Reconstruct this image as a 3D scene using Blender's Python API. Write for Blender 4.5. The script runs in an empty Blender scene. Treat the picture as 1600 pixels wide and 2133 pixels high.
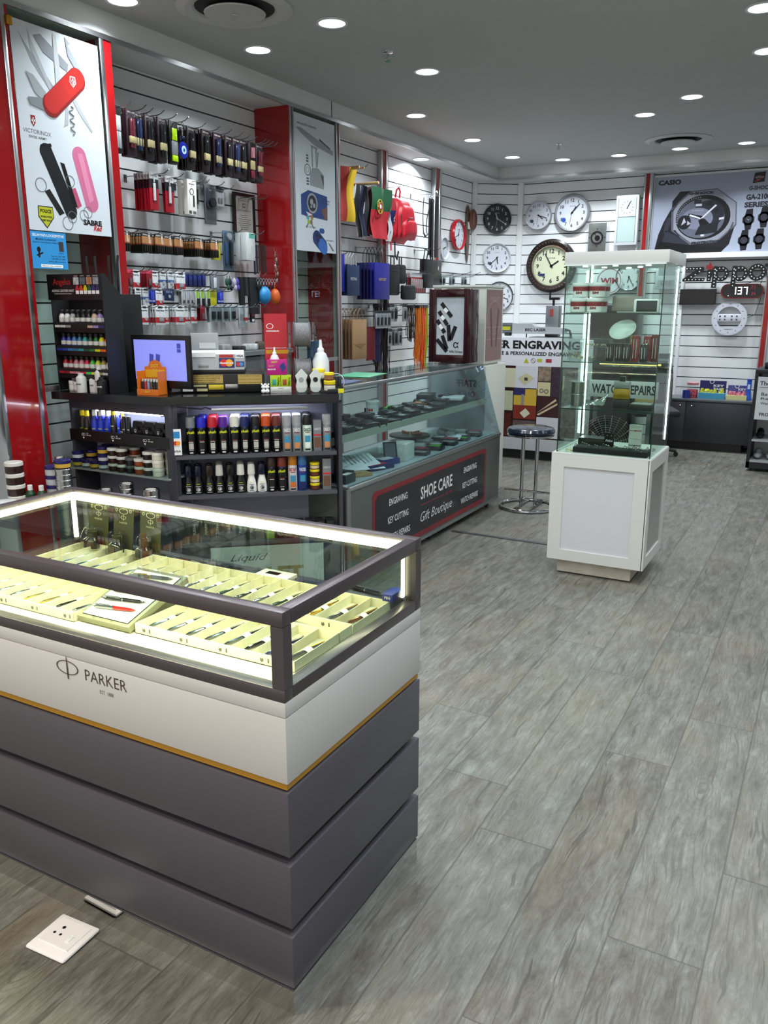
import bpy, bmesh, math, random
from mathutils import Matrix, Vector
R=math.radians; PI=math.pi; rnd=random.Random(7)
S=bpy.context.scene; COL=S.collection
# ---------------------------------------------------------------- camera, world, exposure
cd=bpy.data.cameras.new('camera'); cam=bpy.data.objects.new('camera',cd); COL.objects.link(cam); S.camera=cam
cd.sensor_fit='HORIZONTAL'; cd.sensor_width=36; cd.lens=1710/1600*36; cd.clip_start=.05
cam.location=(0,0,1.55); cam.rotation_euler=(R(90-14.147),0,R(28.588))
w=bpy.data.worlds.new('world'); S.world=w; w.use_nodes=True
w.node_tree.nodes['Background'].inputs[0].default_value=(1,.97,.94,1); w.node_tree.nodes['Background'].inputs[1].default_value=1.05
S.view_settings.view_transform='Standard'; S.view_settings.look='None'; S.view_settings.gamma=1; S.view_settings.exposure=.0
S.cycles.use_denoising=True; S.cycles.max_bounces=8; S.cycles.transparent_max_bounces=24; S.cycles.diffuse_bounces=4
S.cycles.glossy_bounces=4; S.cycles.caustics_reflective=False; S.cycles.caustics_refractive=False; S.cycles.sample_clamp_indirect=6
LAMP_W=11.; LAMPC=(.88,.955,1)
LAMPS=[(-3.39,4.585),(-2.72,4.38),(-2.68,5.53),(-3.34,6.69),(-3.33,7.89),(-3.32,8.97),(-2.89,9.375),(-2.29,9.40),(-1.655,9.31),(-1.03,9.30),(-1.65,7.57),(-1.21,7.12),(-.61,6.12),(-.57,5.27),(-3.49,3.56),
 (-2.7,3.2),(-2.5,1.9),(-1.2,3.5),(.1,2.6),(.6,4.2),(1.3,6),(1.3,8.4),(.5,.5),(0,9.3),(1.1,9.3),(2.3,3),(2.4,7),(-1.9,.5),(-2.9,-.3),(-.8,-.6),(-1.9,3.0),(-.4,3.6),(-1.1,1.7),(-.3,2.2)]  # unseen downlights, several added to brighten the foreground and camera-facing fronts
# ---------------------------------------------------------------- materials
def lin(h):
    h=h.lstrip('#'); c=[int(h[i:i+2],16)/255 for i in (0,2,4)]
    return tuple(v/12.92 if v<=.04045 else ((v+.055)/1.055)**2.4 for v in c)+(1,)
MC={}
def mat(hexc,rough=.5,metal=0,noise=0,bump=0,emit=0,coat=0,scale=40,alpha=1):
    k=(hexc,rough,metal,noise,bump,emit,coat,scale,alpha)
    if k in MC: return MC[k]
    m=bpy.data.materials.new('m_'+hexc+('_metal' if metal else '')); m.use_nodes=True; nt=m.node_tree; b=nt.nodes['Principled BSDF']
    c=lin(hexc); b.inputs['Base Color'].default_value=c; b.inputs['Roughness'].default_value=rough; b.inputs['Metallic'].default_value=metal
    if coat: b.inputs['Coat Weight'].default_value=coat; b.inputs['Coat Roughness'].default_value=.05
    if emit: b.inputs['Emission Color'].default_value=c; b.inputs['Emission Strength'].default_value=emit
    if alpha<1: b.inputs['Alpha'].default_value=alpha
    if noise or bump:
        t=nt.nodes.new('ShaderNodeTexCoord'); n=nt.nodes.new('ShaderNodeTexNoise'); n.inputs['Scale'].default_value=scale; n.inputs['Detail'].default_value=4
        nt.links.new(t.outputs['Object'],n.inputs['Vector'])
        if noise:
            r=nt.nodes.new('ShaderNodeValToRGB'); e=r.color_ramp.elements
            e[0].position=.3; e[1].position=.7
            e[0].color=tuple(v*(1-noise) for v in c[:3])+(1,); e[1].color=tuple(min(1,v*(1+noise)) for v in c[:3])+(1,)
            nt.links.new(n.outputs[0],r.inputs[0]); nt.links.new(r.outputs[0],b.inputs['Base Color'])
        if bump:
            u=nt.nodes.new('ShaderNodeBump'); u.inputs['Strength'].default_value=bump; u.inputs['Distance'].default_value=.002
            nt.links.new(n.outputs[0],u.inputs['Height']); nt.links.new(u.outputs[0],b.inputs['Normal'])
    MC[k]=m; return m
def glass(name,tint='#eef6f2',ior=1.45,rough=0.0,alpha=1.0):
    k=('g',name)
    if k in MC: return MC[k]
    m=bpy.data.materials.new(name); m.use_nodes=True; nt=m.node_tree; nt.nodes.clear()
    o=nt.nodes.new('ShaderNodeOutputMaterial'); x=nt.nodes.new('ShaderNodeMixShader'); t=nt.nodes.new('ShaderNodeBsdfTransparent'); g=nt.nodes.new('ShaderNodeBsdfGlossy'); f=nt.nodes.new('ShaderNodeMath'); lw=nt.nodes.new('ShaderNodeLayerWeight'); lw.inputs[0].default_value=.5; p=nt.nodes.new('ShaderNodeMath'); p.operation='POWER'; p.inputs[1].default_value=4.5
    f.operation='MULTIPLY_ADD'; f.inputs[1].default_value=.55; f.inputs[2].default_value=((ior-1)/(ior+1))**2*.45; nt.links.new(lw.outputs['Facing'],p.inputs[0]); nt.links.new(p.outputs[0],f.inputs[0])
    t.inputs[0].default_value=lin(tint); g.inputs['Roughness'].default_value=rough
    nt.links.new(f.outputs[0],x.inputs[0]); nt.links.new(t.outputs[0],x.inputs[1]); nt.links.new(g.outputs[0],x.inputs[2]); nt.links.new(x.outputs[0],o.inputs[0])
    MC[k]=m; return m
GL=glass('clear_glass'); GLG=glass('green_glass','#d9efe4'); PLS=glass('clear_plastic','#f4f6f6',1.5,.08); GLE=glass('glass_edge','#3f7f68',1.6,.1)
WHITE=mat('#e4e6e8',.35); BLACK=mat('#0c0c0e',.35); BLK2=mat('#17171a',.5); CHROME=mat('#d8dadd',.08,1); ALU=mat('#c4c6c8',.28,1); RED=mat('#931015',.14,coat=.5)
STEEL=mat('#a8aaac',.25,1); PAPER=mat('#e8eaee',.7); CREAMT=mat('#efe6b4',.5); GREY=mat('#5d6064',.45); GOLD=mat('#c9952f',.3,.8); WHT=mat('#f2f3f4',.3)
# ---------------------------------------------------------------- mesh builder
class MB:
    def __init__(s): s.bm=bmesh.new(); s.m=0; s.T=Matrix.Identity(4)
    def _v(s,p): return s.bm.verts.new(s.T@Vector(p))
    def _f(s,vs,m):
        try: f=s.bm.faces.new(vs); f.material_index=s.m if m is None else m; return f
        except ValueError: return None
    def b(s,x0,x1,y0,y1,z0,z1,m=None,bev=0):
        v=[s._v((x,y,z)) for z in (z0,z1) for y in (y0,y1) for x in (x0,x1)]
        fs=[s._f([v[i] for i in q],m) for q in ((0,2,3,1),(4,5,7,6),(0,1,5,4),(2,6,7,3),(0,4,6,2),(1,3,7,5))]
        if bev:
            es=list({e for f in fs for e in f.edges}); r=bmesh.ops.bevel(s.bm,geom=es,offset=bev,segments=2,affect='EDGES',profile=.5)
            for f in r['faces']: f.material_index=s.m if m is None else m
        return s
    def poly(s,pts,z0,z1,m=None):
        a=sum(pts[i][0]*pts[(i+1)%len(pts)][1]-pts[(i+1)%len(pts)][0]*pts[i][1] for i in range(len(pts)))
        if a<0: pts=pts[::-1]
        lo=[s._v((p[0],p[1],z0)) for p in pts]; hi=[s._v((p[0],p[1],z1)) for p in pts]; n=len(pts)
        s._f(hi,m); s._f(lo[::-1],m)
        for i in range(n): s._f([lo[i],lo[(i+1)%n],hi[(i+1)%n],hi[i]],m)
        return s
    def ring(s,cx,cy,r0,r1,z0,z1,m=None,seg=32,a0=0,a1=2*PI,sx=1):
        full=abs(a1-a0)>6.28; n=seg if full else seg+1; L=[]
        for i in range(n):
            a=a0+(a1-a0)*i/seg; c,q=math.cos(a)*sx,math.sin(a)
            L.append([s._v((cx+c*r,cy+q*r,z)) for r,z in ((r0,z0),(r1,z0),(r1,z1),(r0,z1))])
        for i in range(seg if full else seg):
            A=L[i];B=L[(i+1)%n]
            for j in range(4): s._f([A[j],A[(j+1)%4],B[(j+1)%4],B[j]],m)
        if not full: s._f(L[0][::-1],m); s._f(L[-1],m)
        return s
    def disc(s,cx,cy,r,z0,z1,m=None,seg=24,sx=1):
        return s.poly([(cx+math.cos(2*PI*i/seg)*r*sx,cy+math.sin(2*PI*i/seg)*r) for i in range(seg)],z0,z1,m)
    def lathe(s,prof,c=(0,0,0),seg=16,axis='z',ms=None,m=None,sx=1,sy=1):
        L=[]
        for r,h in prof:
            row=[]
            for i in range(seg):
                a=2*PI*i/seg; x,y=r*math.cos(a)*sx,r*math.sin(a)*sy
                p={'z':(x,y,h),'y':(x,h,y),'x':(h,x,y)}[axis]; row.append(s._v((p[0]+c[0],p[1]+c[1],p[2]+c[2])))
            L.append(row)
        for k in range(len(L)-1):
            mm=ms[k] if ms else m
            for i in range(seg):
                q=[L[k][i],L[k][(i+1)%seg],L[k+1][(i+1)%seg],L[k+1][i]]
                s._f(q if axis!='y' else q[::-1],mm)
        mm=ms[0] if ms else m; s._f(L[0][::-1],mm); mm=ms[-1] if ms else m; s._f(L[-1],mm); return s
    def cyl(s,p,q,r,seg=10,m=None,r2=None):
        return s.tube([p,q],r,seg,m,r2)
    def tube(s,pts,r,seg=6,m=None,r2=None,closed=False):
        P=[Vector(p) for p in pts]; L=[]; n=len(P); up=None
        for i in range(n):
            if closed: d=P[(i+1)%n]-P[i-1]
            else: d=P[min(i+1,n-1)]-P[max(i-1,0)]
            if d.length<1e-9: d=Vector((0,0,1))
            d.normalize()
            if up is None: up=Vector((0,0,1)) if abs(d.z)<.9 else Vector((1,0,0))
            a=d.cross(up)
            if a.length<1e-5: a=d.orthogonal()
            a.normalize(); b=a.cross(d).normalized(); up=b
            rr=r if r2 is None else r+(r2-r)*i/(n-1)
            L.append([s._v(P[i]+a*math.cos(2*PI*j/seg)*rr+b*math.sin(2*PI*j/seg)*rr) for j in range(seg)])
        for i in range(n if closed else n-1):
            A=L[i];B=L[(i+1)%n]
            for j in range(seg): s._f([A[j],B[j],B[(j+1)%seg],A[(j+1)%seg]],m)
        if not closed: s._f(L[0],m); s._f(L[-1][::-1],m)
        return s
    def sph(s,c,r,m=None,u=12,v=8):
        rx,ry,rz=(r,r,r) if not hasattr(r,'__len__') else r; L=[]
        for k in range(1,v):
            t=PI*k/v; L.append([s._v((c[0]+rx*math.sin(t)*math.cos(2*PI*i/u),c[1]+ry*math.sin(t)*math.sin(2*PI*i/u),c[2]+rz*math.cos(t))) for i in range(u)])
        top=s._v((c[0],c[1],c[2]+rz)); bot=s._v((c[0],c[1],c[2]-rz))
        for i in range(u):
            j=(i+1)%u; s._f([top,L[0][i],L[0][j]],m); s._f([bot,L[-1][j],L[-1][i]],m)
            for k in range(len(L)-1): s._f([L[k][i],L[k+1][i],L[k+1][j],L[k][j]],m)
        return s
    def line(s,p,q,wd,z0,z1,m=None):
        a=Vector(p[:2]);b=Vector(q[:2]);d=(b-a); 
        if d.length<1e-9: return s
        d.normalize(); n=Vector((-d.y,d.x))*wd/2
        return s.poly([tuple(a+n),tuple(a-n),tuple(b-n),tuple(b+n)],z0,z1,m)
    def cloth(s,f,nu,nv,m=None,mf=None,thick=0):
        V=[[s._v(f(i/nu,j/nv)) for i in range(nu+1)] for j in range(nv+1)]
        for j in range(nv):
            for i in range(nu): s._f([V[j][i],V[j][i+1],V[j+1][i+1],V[j+1][i]],mf(i/nu,j/nv) if mf else m)
        return s
    def done(s,name,mats,parent=None,mtx=None,kind=None):
        me=bpy.data.meshes.new(name); bmesh.ops.remove_doubles(s.bm,verts=s.bm.verts,dist=1e-6); bmesh.ops.recalc_face_normals(s.bm,faces=s.bm.faces)
        s.bm.to_mesh(me); s.bm.free()
        if not isinstance(mats,(list,tuple)): mats=[mats]
        for m in mats: me.materials.append(m)
        me.polygons.foreach_set('use_smooth',[True]*len(me.polygons)); me.set_sharp_from_angle(angle=R(28))
        o=bpy.data.objects.new(name,me); COL.objects.link(o)
        if parent: o.parent=parent
        if mtx is not None: o.matrix_basis=mtx
        if kind: o['kind']=kind
        return o
def tag(o,label,cat,group=None,kind=None):
    o['label']=label; o['category']=cat
    if group: o['group']=group
    if kind: o['kind']=kind
    return o
def thing(name,label,cat,M=None,group=None):
    o=bpy.data.objects.new(name,None); COL.objects.link(o); o.empty_display_size=.05
    if M is not None: o.matrix_basis=M
    return tag(o,label,cat,group)
def dup(o,M=None,label=None,parent=None,group=None):
    c=o.copy(); COL.objects.link(c); c.parent=parent
    if M is not None: c.matrix_basis=M
    if label: c['label']=label
    if group: c['group']=group
    for ch in o.children: 
        dup(ch,None,None,c)
    return c
def FR(o,right=(1,0,0),up=(0,0,1),rot=0):
    r=Vector(right).normalized(); u=Vector(up).normalized(); n=r.cross(u); m=Matrix((r,u,n)).transposed().to_4x4(); m.translation=Vector(o)
    return m@Matrix.Rotation(rot,4,'Z') if rot else m
def LW(x,y,z,rot=0): return FR((x,y,z),(0,1,0),rot=rot)      # faces +X, local x runs along +Y
def BW(x,y,z,rot=0): return FR((x,y,z),(1,0,0),rot=rot)      # faces -Y
def AT(x,y,z,rz=0): return Matrix.Translation((x,y,z))@Matrix.Rotation(rz,4,'Z')
def TX(body,size=None,w=None,bold=0,shear=0,res=2,sp=1,xs=1):
    k=('t',body,bold,shear,res,sp)
    if k not in MC:
        c=bpy.data.curves.new('t','FONT'); c.body=body; c.offset=bold; c.shear=shear; c.resolution_u=res; c.space_character=sp; c.align_x='CENTER'
        o=bpy.data.objects.new('t',c); COL.objects.link(o); me=bpy.data.meshes.new_from_object(o.evaluated_get(bpy.context.evaluated_depsgraph_get())); bpy.data.objects.remove(o)
        vs=[(v.co.x,v.co.y) for v in me.vertices]; fs=[tuple(p.vertices) for p in me.polygons]; bpy.data.meshes.remove(me)
        x0=min(v[0] for v in vs);x1=max(v[0] for v in vs);y0=min(v[1] for v in vs);y1=max(v[1] for v in vs)
        MC[k]=([((v[0]-(x0+x1)/2),(v[1]-(y0+y1)/2)) for v in vs],fs,x1-x0,y1-y0)
    return MC[k]
def text(s,body,cx,cy,h,w=None,z=0,m=None,bold=.01,shear=0,bend=None,res=2,rot=0,sp=1,flip=False,axis='z'):
    """lettering of cap height h (or fitted width w) added to MB s, on local plane z"""
    vs,fs,W,Hh=TX(body,None,None,bold,shear,res,sp); ky=h/Hh; kx=(w/W) if w else ky; ca,sa=math.cos(rot),math.sin(rot); P=[]
    for x,y in vs:
        x*=kx*(-1 if flip else 1); y*=ky; x,y=x*ca-y*sa,x*sa+y*ca; x+=cx; y+=cy
        if bend: 
            p=(bend*math.sin(x/bend),y,bend*math.cos(x/bend)); 
            if axis=='up': p=(p[0],-p[2],y)
        else: p=(x,y,z)
        P.append(s._v(p))
    for f in fs: s._f([P[i] for i in f],m)
    return s
MB.text=text
ORD='first second third fourth fifth sixth seventh eighth ninth tenth eleventh twelfth thirteenth fourteenth fifteenth sixteenth'.split()
def od(i): return ORD[i] if i<16 else str(i+1)+'th'
def struct(name,mb,mats,M=None): return mb.done(name,mats,None,M,'structure')
def solo(name,mb,mats,label,cat,M=None,group=None): return tag(mb.done(name,mats,None,M),label,cat,group)
# ---------------------------------------------------------------- floor: vinyl planks .2275 x 1.29 laid along Y
def floor_mat():
    m=bpy.data.materials.new('vinyl_planks'); m.use_nodes=True; nt=m.node_tree; N=nt.nodes; L=nt.links; b=N['Principled BSDF']
    uv=N.new('ShaderNodeUVMap'); uv.uv_map='plank'; rd=N.new('ShaderNodeAttribute'); rd.attribute_name='rand'; ed=N.new('ShaderNodeUVMap'); ed.uv_map='edge'
    def vm(op,a,bb): 
        n=N.new('ShaderNodeVectorMath'); n.operation=op
        for i,v in enumerate((a,bb)):
            if hasattr(v,'links'): L.new(v,n.inputs[i])
            elif v is not None: n.inputs[i].default_value=v
        return n.outputs[0]
    off=vm('MULTIPLY',rd.outputs['Vector'],(37,91,53)); p=vm('ADD',uv.outputs[0],off)
    def noise(v,sc,det,dist=0,rough=.6): 
        n=N.new('ShaderNodeTexNoise'); n.inputs['Scale'].default_value=sc; n.inputs['Detail'].default_value=det; n.inputs['Distortion'].default_value=dist; n.inputs['Roughness'].default_value=rough; L.new(v,n.inputs['Vector']); return n.outputs[0]
    def ramp(v,*st):
        r=N.new('ShaderNodeValToRGB'); e=r.color_ramp.elements
        while len(e)<len(st): e.new(.5)
        for k,(q,c) in zip(e,st): k.position=q; k.color=c if len(c)==4 else tuple(c)+(1,)
        L.new(v,r.inputs[0]); return r.outputs[0]
    def mix(a,c,f,mode='MIX'):
        n=N.new('ShaderNodeMix'); n.data_type='RGBA'; n.blend_type=mode
        if hasattr(f,'links'): L.new(f,n.inputs[0])
        else: n.inputs[0].default_value=f
        for i,v in ((6,a),(7,c)):
            if hasattr(v,'links'): L.new(v,n.inputs[i])
            else: n.inputs[i].default_value=v
        return n.outputs[2]
    warp=vm('ADD',p,vm('MULTIPLY',vm('SUBTRACT',noise(vm('MULTIPLY',p,(3,1.1,1)),1.6,3),(.5,.5,.5)),(.10,.0,0)))
    fine=noise(vm('MULTIPLY',warp,(95,3.2,1)),1.6,6,0,.7); mid=noise(vm('MULTIPLY',p,(12,3.4,1)),1.8,9,.3,.8); big=noise(vm('MULTIPLY',p,(2.2,1.1,1)),1.3,2,.3)
    spots=noise(vm('MULTIPLY',p,(30,9,1)),1.4,5,.2,.7); streak=noise(vm('MULTIPLY',warp,(42,2.6,1)),1.2,3,.25,.6)
    gate=noise(vm('MULTIPLY',p,(4,1.6,1)),1.0,2)
    def mth(op,a1,b1=None):
        n=N.new('ShaderNodeMath'); n.operation=op
        for i,v in enumerate((a1,b1)):
            if hasattr(v,'links'): L.new(v,n.inputs[i])
            elif v is not None: n.inputs[i].default_value=v
        return n.outputs[0]
    # knots: elongated cells, rings around some of their centres
    vo=N.new('ShaderNodeTexVoronoi'); vo.inputs['Scale'].default_value=1.0; L.new(vm('MULTIPLY',warp,(4.6,1.7,1)),vo.inputs['Vector'])
    vs=N.new('ShaderNodeSeparateXYZ'); L.new(vo.outputs['Color'],vs.inputs[0]); pick=mth('GREATER_THAN',vs.outputs[0],.62)
    d=mth('ADD',vo.outputs['Distance'],mth('MULTIPLY',spots,.02))
    near=mth('MULTIPLY',pick,ramp(d,(.05,(1,1,1)),(.30,(0,0,0)))); rings=mth('MULTIPLY',near,ramp(mth('SINE',mth('MULTIPLY',d,150)),(.35,(0,0,0)),(.9,(1,1,1)))); core=mth('MULTIPLY',pick,ramp(d,(.035,(1,1,1)),(.075,(0,0,0))))
    # long arched figure of flat sawn boards
    wv=N.new('ShaderNodeTexWave'); wv.wave_type='RINGS'; wv.rings_direction='Z'; wv.inputs['Scale'].default_value=5; wv.inputs['Distortion'].default_value=9; wv.inputs['Detail'].default_value=2; wv.inputs['Detail Scale'].default_value=.8; wv.inputs['Detail Roughness'].default_value=.6
    L.new(vm('MULTIPLY',p,(1.5,.16,1)),wv.inputs['Vector']); arch=mth('MULTIPLY',ramp(wv.outputs['Fac'],(.0,(.8,.8,.8)),(.07,(0,0,0))),ramp(gate,(.50,(0,0,0)),(.60,(1,1,1))))
    base=ramp(mid,(.34,lin('#35322e')),(.44,lin('#58564f')),(.55,lin('#6d6f6a')),(.70,lin('#8f918c')))
    base=mix(base,lin('#85775e'),ramp(big,(.50,(0,0,0)),(.85,(.6,.6,.6))))
    c=mix(base,lin('#403c36'),ramp(fine,(.38,(.62,.62,.62)),(.50,(0,0,0))))
    c=mix(c,lin('#3a3732'),mth('MULTIPLY',arch,.4))
    c=mix(c,lin('#2c2925'),mth('MULTIPLY',ramp(streak,(.33,(.9,.9,.9)),(.375,(0,0,0))),.8))
    c=mix(c,lin('#292622'),mth('MULTIPLY',ramp(spots,(.30,(.8,.8,.8)),(.36,(0,0,0))),ramp(gate,(.38,(1,1,1)),(.52,(0,0,0)))))
    c=mix(c,lin('#37332e'),mth('MULTIPLY',rings,.75)); c=mix(c,lin('#24211e'),mth('MULTIPLY',core,.85))
    sp=N.new('ShaderNodeSeparateXYZ'); L.new(rd.outputs['Vector'],sp.inputs[0])
    c=mix(c,mix(lin('#6f685d'),lin('#98998f'),sp.outputs[0]),.20)
    se=N.new('ShaderNodeSeparateXYZ'); L.new(ed.outputs[0],se.inputs[0])
    mn=mth('MINIMUM',se.outputs[0],se.outputs[1])
    c=mix(mix(c,lin('#3e3b36'),.75),c,ramp(mn,(.0004,(0,0,0)),(.0013,(1,1,1))))
    L.new(c,b.inputs['Base Color'])
    L.new(ramp(fine,(.3,(.50,)*3),(.7,(.24,)*3)),b.inputs['Roughness'])
    bu=N.new('ShaderNodeBump'); bu.inputs['Strength'].default_value=.35; bu.inputs['Distance'].default_value=.0015; L.new(fine,bu.inputs['Height']); L.new(bu.outputs[0],b.inputs['Normal'])
    return m
def build_floor():
    bm=bmesh.new(); W=.2275; Ln=1.29; cols=[]; anchor={-5:.03+2.71,-4:2.322,-3:2.072,-2:2.703,-1:1.811,0:2.204}
    u1=bm.loops.layers.uv.new('plank'); u2=bm.loops.layers.uv.new('edge'); ca=bm.loops.layers.float_color.new('rand')
    for k in range(-17,15):
        x0=-.115+W*k; x1=x0+W; a=anchor.get(k,rnd.random()*Ln)
        y=a-Ln*math.ceil((a+1.6)/Ln)
        while y<10:
            r=(rnd.random(),rnd.random(),rnd.random(),1); ys=[y,y+Ln/2,y+Ln]; xs=[x0,x0+W/2,x1]
            for i in range(2):
                for j in range(2):
                    q=[(xs[i],ys[j]),(xs[i+1],ys[j]),(xs[i+1],ys[j+1]),(xs[i],ys[j+1])]
                    f=bm.faces.new([bm.verts.new((a1,b1,0)) for a1,b1 in q])
                    for l,(a1,b1) in zip(f.loops,q): l[u1].uv=(a1-x0,b1-y); l[u2].uv=(min(a1-x0,x1-a1),min(b1-y,y+Ln-b1)); l[ca]=r
            y+=Ln
    bmesh.ops.remove_doubles(bm,verts=bm.verts,dist=1e-5)
    me=bpy.data.meshes.new('floor'); bm.to_mesh(me); me.materials.append(floor_mat()); o=bpy.data.objects.new('floor',me); COL.objects.link(o); o['kind']='structure'
build_floor()
CEIL=3.09; SOF=2.95
WALLM=mat('#dfe2e4',.38,noise=.02,scale=3); GRV=mat('#2e2f31',.7); CEILM=mat('#adb0ae',.85,noise=.015,scale=6)
struct('ceiling',MB().b(-4.2,3.4,-1.6,10.1,CEIL,CEIL+.1),CEILM)
SZ=[2.821-.1145*k for k in range(-1,26)]
def slat(name,M,L):
    mb=MB(); mb.b(0,L,0,3.09,-.1,0,1); z=3.09; lines=[q for q in SZ if 0<q<3.05]; top=3.09
    for q in lines: mb.b(0,L,q+.005,top,0,.012,0); top=q-.005
    mb.b(0,L,0,top,0,.012,0); return struct(name,mb,[WALLM,GRV],M)
slat('wall_left',LW(-4.012,-1.5,0),11.07)
cv=Vector((-3.53+3.99,9.9-9.55,0)); slat('wall_corner',FR((-3.99,9.56,0),cv.normalized()),cv.length)
slat('wall_back',BW(-3.56,9.912,0),2.86)
struct('wall_back_plain',MB().b(-.70,3.4,9.86,10.1,0,3.09),mat('#b9bdc0',.3))
struct('wall_right',MB().b(3.3,3.4,-1.5,10.1,0,3.09),mat('#d4d7d8',.5))
# bulkhead with an aluminium edge
BH=mat('#cfd2d1',.55); 
struct('trim_bulkhead_left',MB().b(-4.0,-3.7,-1.5,9.9,SOF,CEIL),BH); struct('trim_bulkhead_back',MB().b(-3.7,3.3,9.6,9.9,SOF,CEIL),BH)
struct('trim_edge_left',MB().b(-3.702,-3.692,-1.5,9.61,SOF-.004,SOF+.022),ALU); struct('trim_edge_back',MB().b(-3.7,3.3,9.592,9.602,SOF-.004,SOF+.022),ALU)
struct('trim_joint',MB().b(-3.701,-3.6985,5.93,5.938,SOF+.02,CEIL),BLK2)
struct('trim_corner_left',MB().b(-3.995,-3.955,9.5,9.56,0,SOF),WHITE); struct('trim_corner_right',MB().b(-3.56,-3.50,9.86,9.899,0,SOF),WHITE)
# red and aluminium columns of the shopfitting on the left
def col(name,M,strips,h=SOF,d=.012,label=''):
    t=thing(name,label,'column',M); mb={'r':MB(),'a':MB(),'d':MB()}
    for k,x0,x1,z0,z1 in strips: mb[k].b(x0,x1,0,h,z0,z1,bev=.002 if k=='a' else 0)
    if mb['r'].bm.faces: mb['r'].done('red_panel',RED,t)
    if mb['a'].bm.faces: mb['a'].done('aluminium_strip',ALU,t)
    if mb['d'].bm.faces: mb['d'].done('dark_strip',mat('#5b1218',.3),t)
    return t
col('red_column',LW(-4,2.76,0),[('r',0,.2,.0,.3),('a',-.025,0,.0,.305),('a',.2,.225,.27,.305),('r',.225,.245,.28,.302)],label='wide glossy red column at the left edge beside the shoehorn niche')
col('red_column',LW(-4,3.575,0),[('a',0,.028,.27,.305),('r',.02,.085,0,.30)],label='narrow red post at the right edge of the knife and pepper spray poster')
col('red_column',LW(-4,5.335,0),[('r',0,.012,.0,.3),('a',.012,.03,.26,.31),('r',.03,.045,.26,.303),('a',.045,.06,.26,.31)],label='red box column left of the engraving and key cutting poster')
col('red_column',LW(-4,5.98,0),[('a',0,.02,.26,.31),('r',.02,.04,.0,.303),('a',.04,.058,.26,.31)],label='slim red and aluminium post right of the engraving poster')
col('red_column',LW(-4,7.2,0),[('a',0,.02,0,.05),('r',.02,.085,0,.045),('a',.085,.115,0,.055),('d',.115,.15,0,.04)],label='red wall strip between the hanging flags and the red backpack')
col('red_column',LW(-4,8.38,0),[('a',0,.03,0,.05),('r',.03,.11,0,.045),('a',.11,.15,0,.055)],label='red wall strip between the black straps and the red rimmed clock')
col('red_column',BW(-2.1,9.9,0),[('a',0,.018,0,.05),('r',.018,.06,0,.045),('a',.06,.095,0,.055)],label='red vertical strip on the back wall left of the watch poster')
col('red_column',BW(-.765,9.9,0),[('a',0,.012,0,.05),('r',.012,.06,0,.06),('a',.06,.075,0,.06)],h=2.1,label='red vertical strip at the far right below the watch poster')
struct('trim_panel_edge',MB().b(-1.62,-1.59,9.83,9.9,.55,2.1),WHITE); struct('trim_panel_top',MB().b(-1.62,-.7,9.80,9.9,2.045,2.10),WHITE)
# ---------------------------------------------------------------- downlights and ceiling fittings
LENS=mat('#f4fbff',.3,emit=5.); RIM=mat('#d6d8d8',.3)
def lamp(x,y,z,label,r=.075,w=None,c=LAMPC,sp=150):
    t=thing('downlight',label,'ceiling light',AT(x,y,z),'recessed downlights')
    if not hasattr(lamp,'m'):
        lamp.r=MB().ring(0,0,.075,.09,-.006,.0,seg=32).done('trim_ring',RIM,t); lamp.l=MB().disc(0,0,.0755,-.004,-.001,seg=32).done('light_lens',LENS,t); lamp.m=1
    else:
        for s in (lamp.r,lamp.l): k=s.copy(); COL.objects.link(k); k.parent=t
    ld=bpy.data.lights.new('downlight_beam','AREA'); ld.shape='DISK'; ld.size=.14; ld.energy=w or LAMP_W; ld.color=c; ld.spread=R(sp)
    lo=bpy.data.objects.new('downlight_beam',ld); COL.objects.link(lo); lo.parent=t; lo.location=(0,0,-.008)
DL=['nearest of the row along the left bulkhead that shows whole','second from the camera in the inner left pair','lone one right of the sprinkler near the left bulkhead','above the hanging flags, third from the far corner','second from the far corner along the left bulkhead','last one of the left row before the far corner','leftmost of the row along the back bulkhead','second from the left along the back bulkhead','under the far air diffuser, third along the back bulkhead','fourth along the back bulkhead, at the right','lower left of the pair over the glass tower','upper right of the pair over the glass tower','cut by the right edge of the photo','at the top right corner of the photo','cut by the top edge beside the big diffuser']
for i,(x,y) in enumerate(LAMPS): lamp(x,y,CEIL,'round white recessed downlight, '+DL[i] if i<len(DL) else 'round white recessed downlight added in the unseen ceiling for light',w=11. if 5<=i<=9 else 22. if y<1 else None,c=(1,.84,.66) if y<1 and x<0 else LAMPC,sp=116 if 5<=i<=9 else 128 if i in (0,3,4,14) else 150)
lamp(-3.85,7.83,SOF,'round white recessed downlight under the left soffit above the red backpack',w=22)
def diffuser(x,y,r,label):
    t=thing('air_diffuser',label,'air vent',AT(x,y,CEIL)); m=mat('#b4b6b3',.5)
    MB().lathe([(r,0),(r,-.008),(r*.86,-.022),(r*.72,-.012),(r*.68,0)],seg=48).done('outer_ring',m,t)
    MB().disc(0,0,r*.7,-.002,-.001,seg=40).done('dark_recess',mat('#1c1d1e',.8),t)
    MB().lathe([(r*.02,-.03),(r*.52,-.034),(r*.53,-.028),(r*.50,-.022),(r*.02,-.02)],seg=48).done('centre_cone',m,t)
    MB().lathe([(.012,-.034),(.010,-.038),(.004,-.039)],seg=12).done('screw',ALU,t)
diffuser(-3.05,3.93,.31,'large round ceiling air diffuser at the top left'); diffuser(-1.59,8.82,.31,'round ceiling air diffuser near the back wall')
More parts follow.
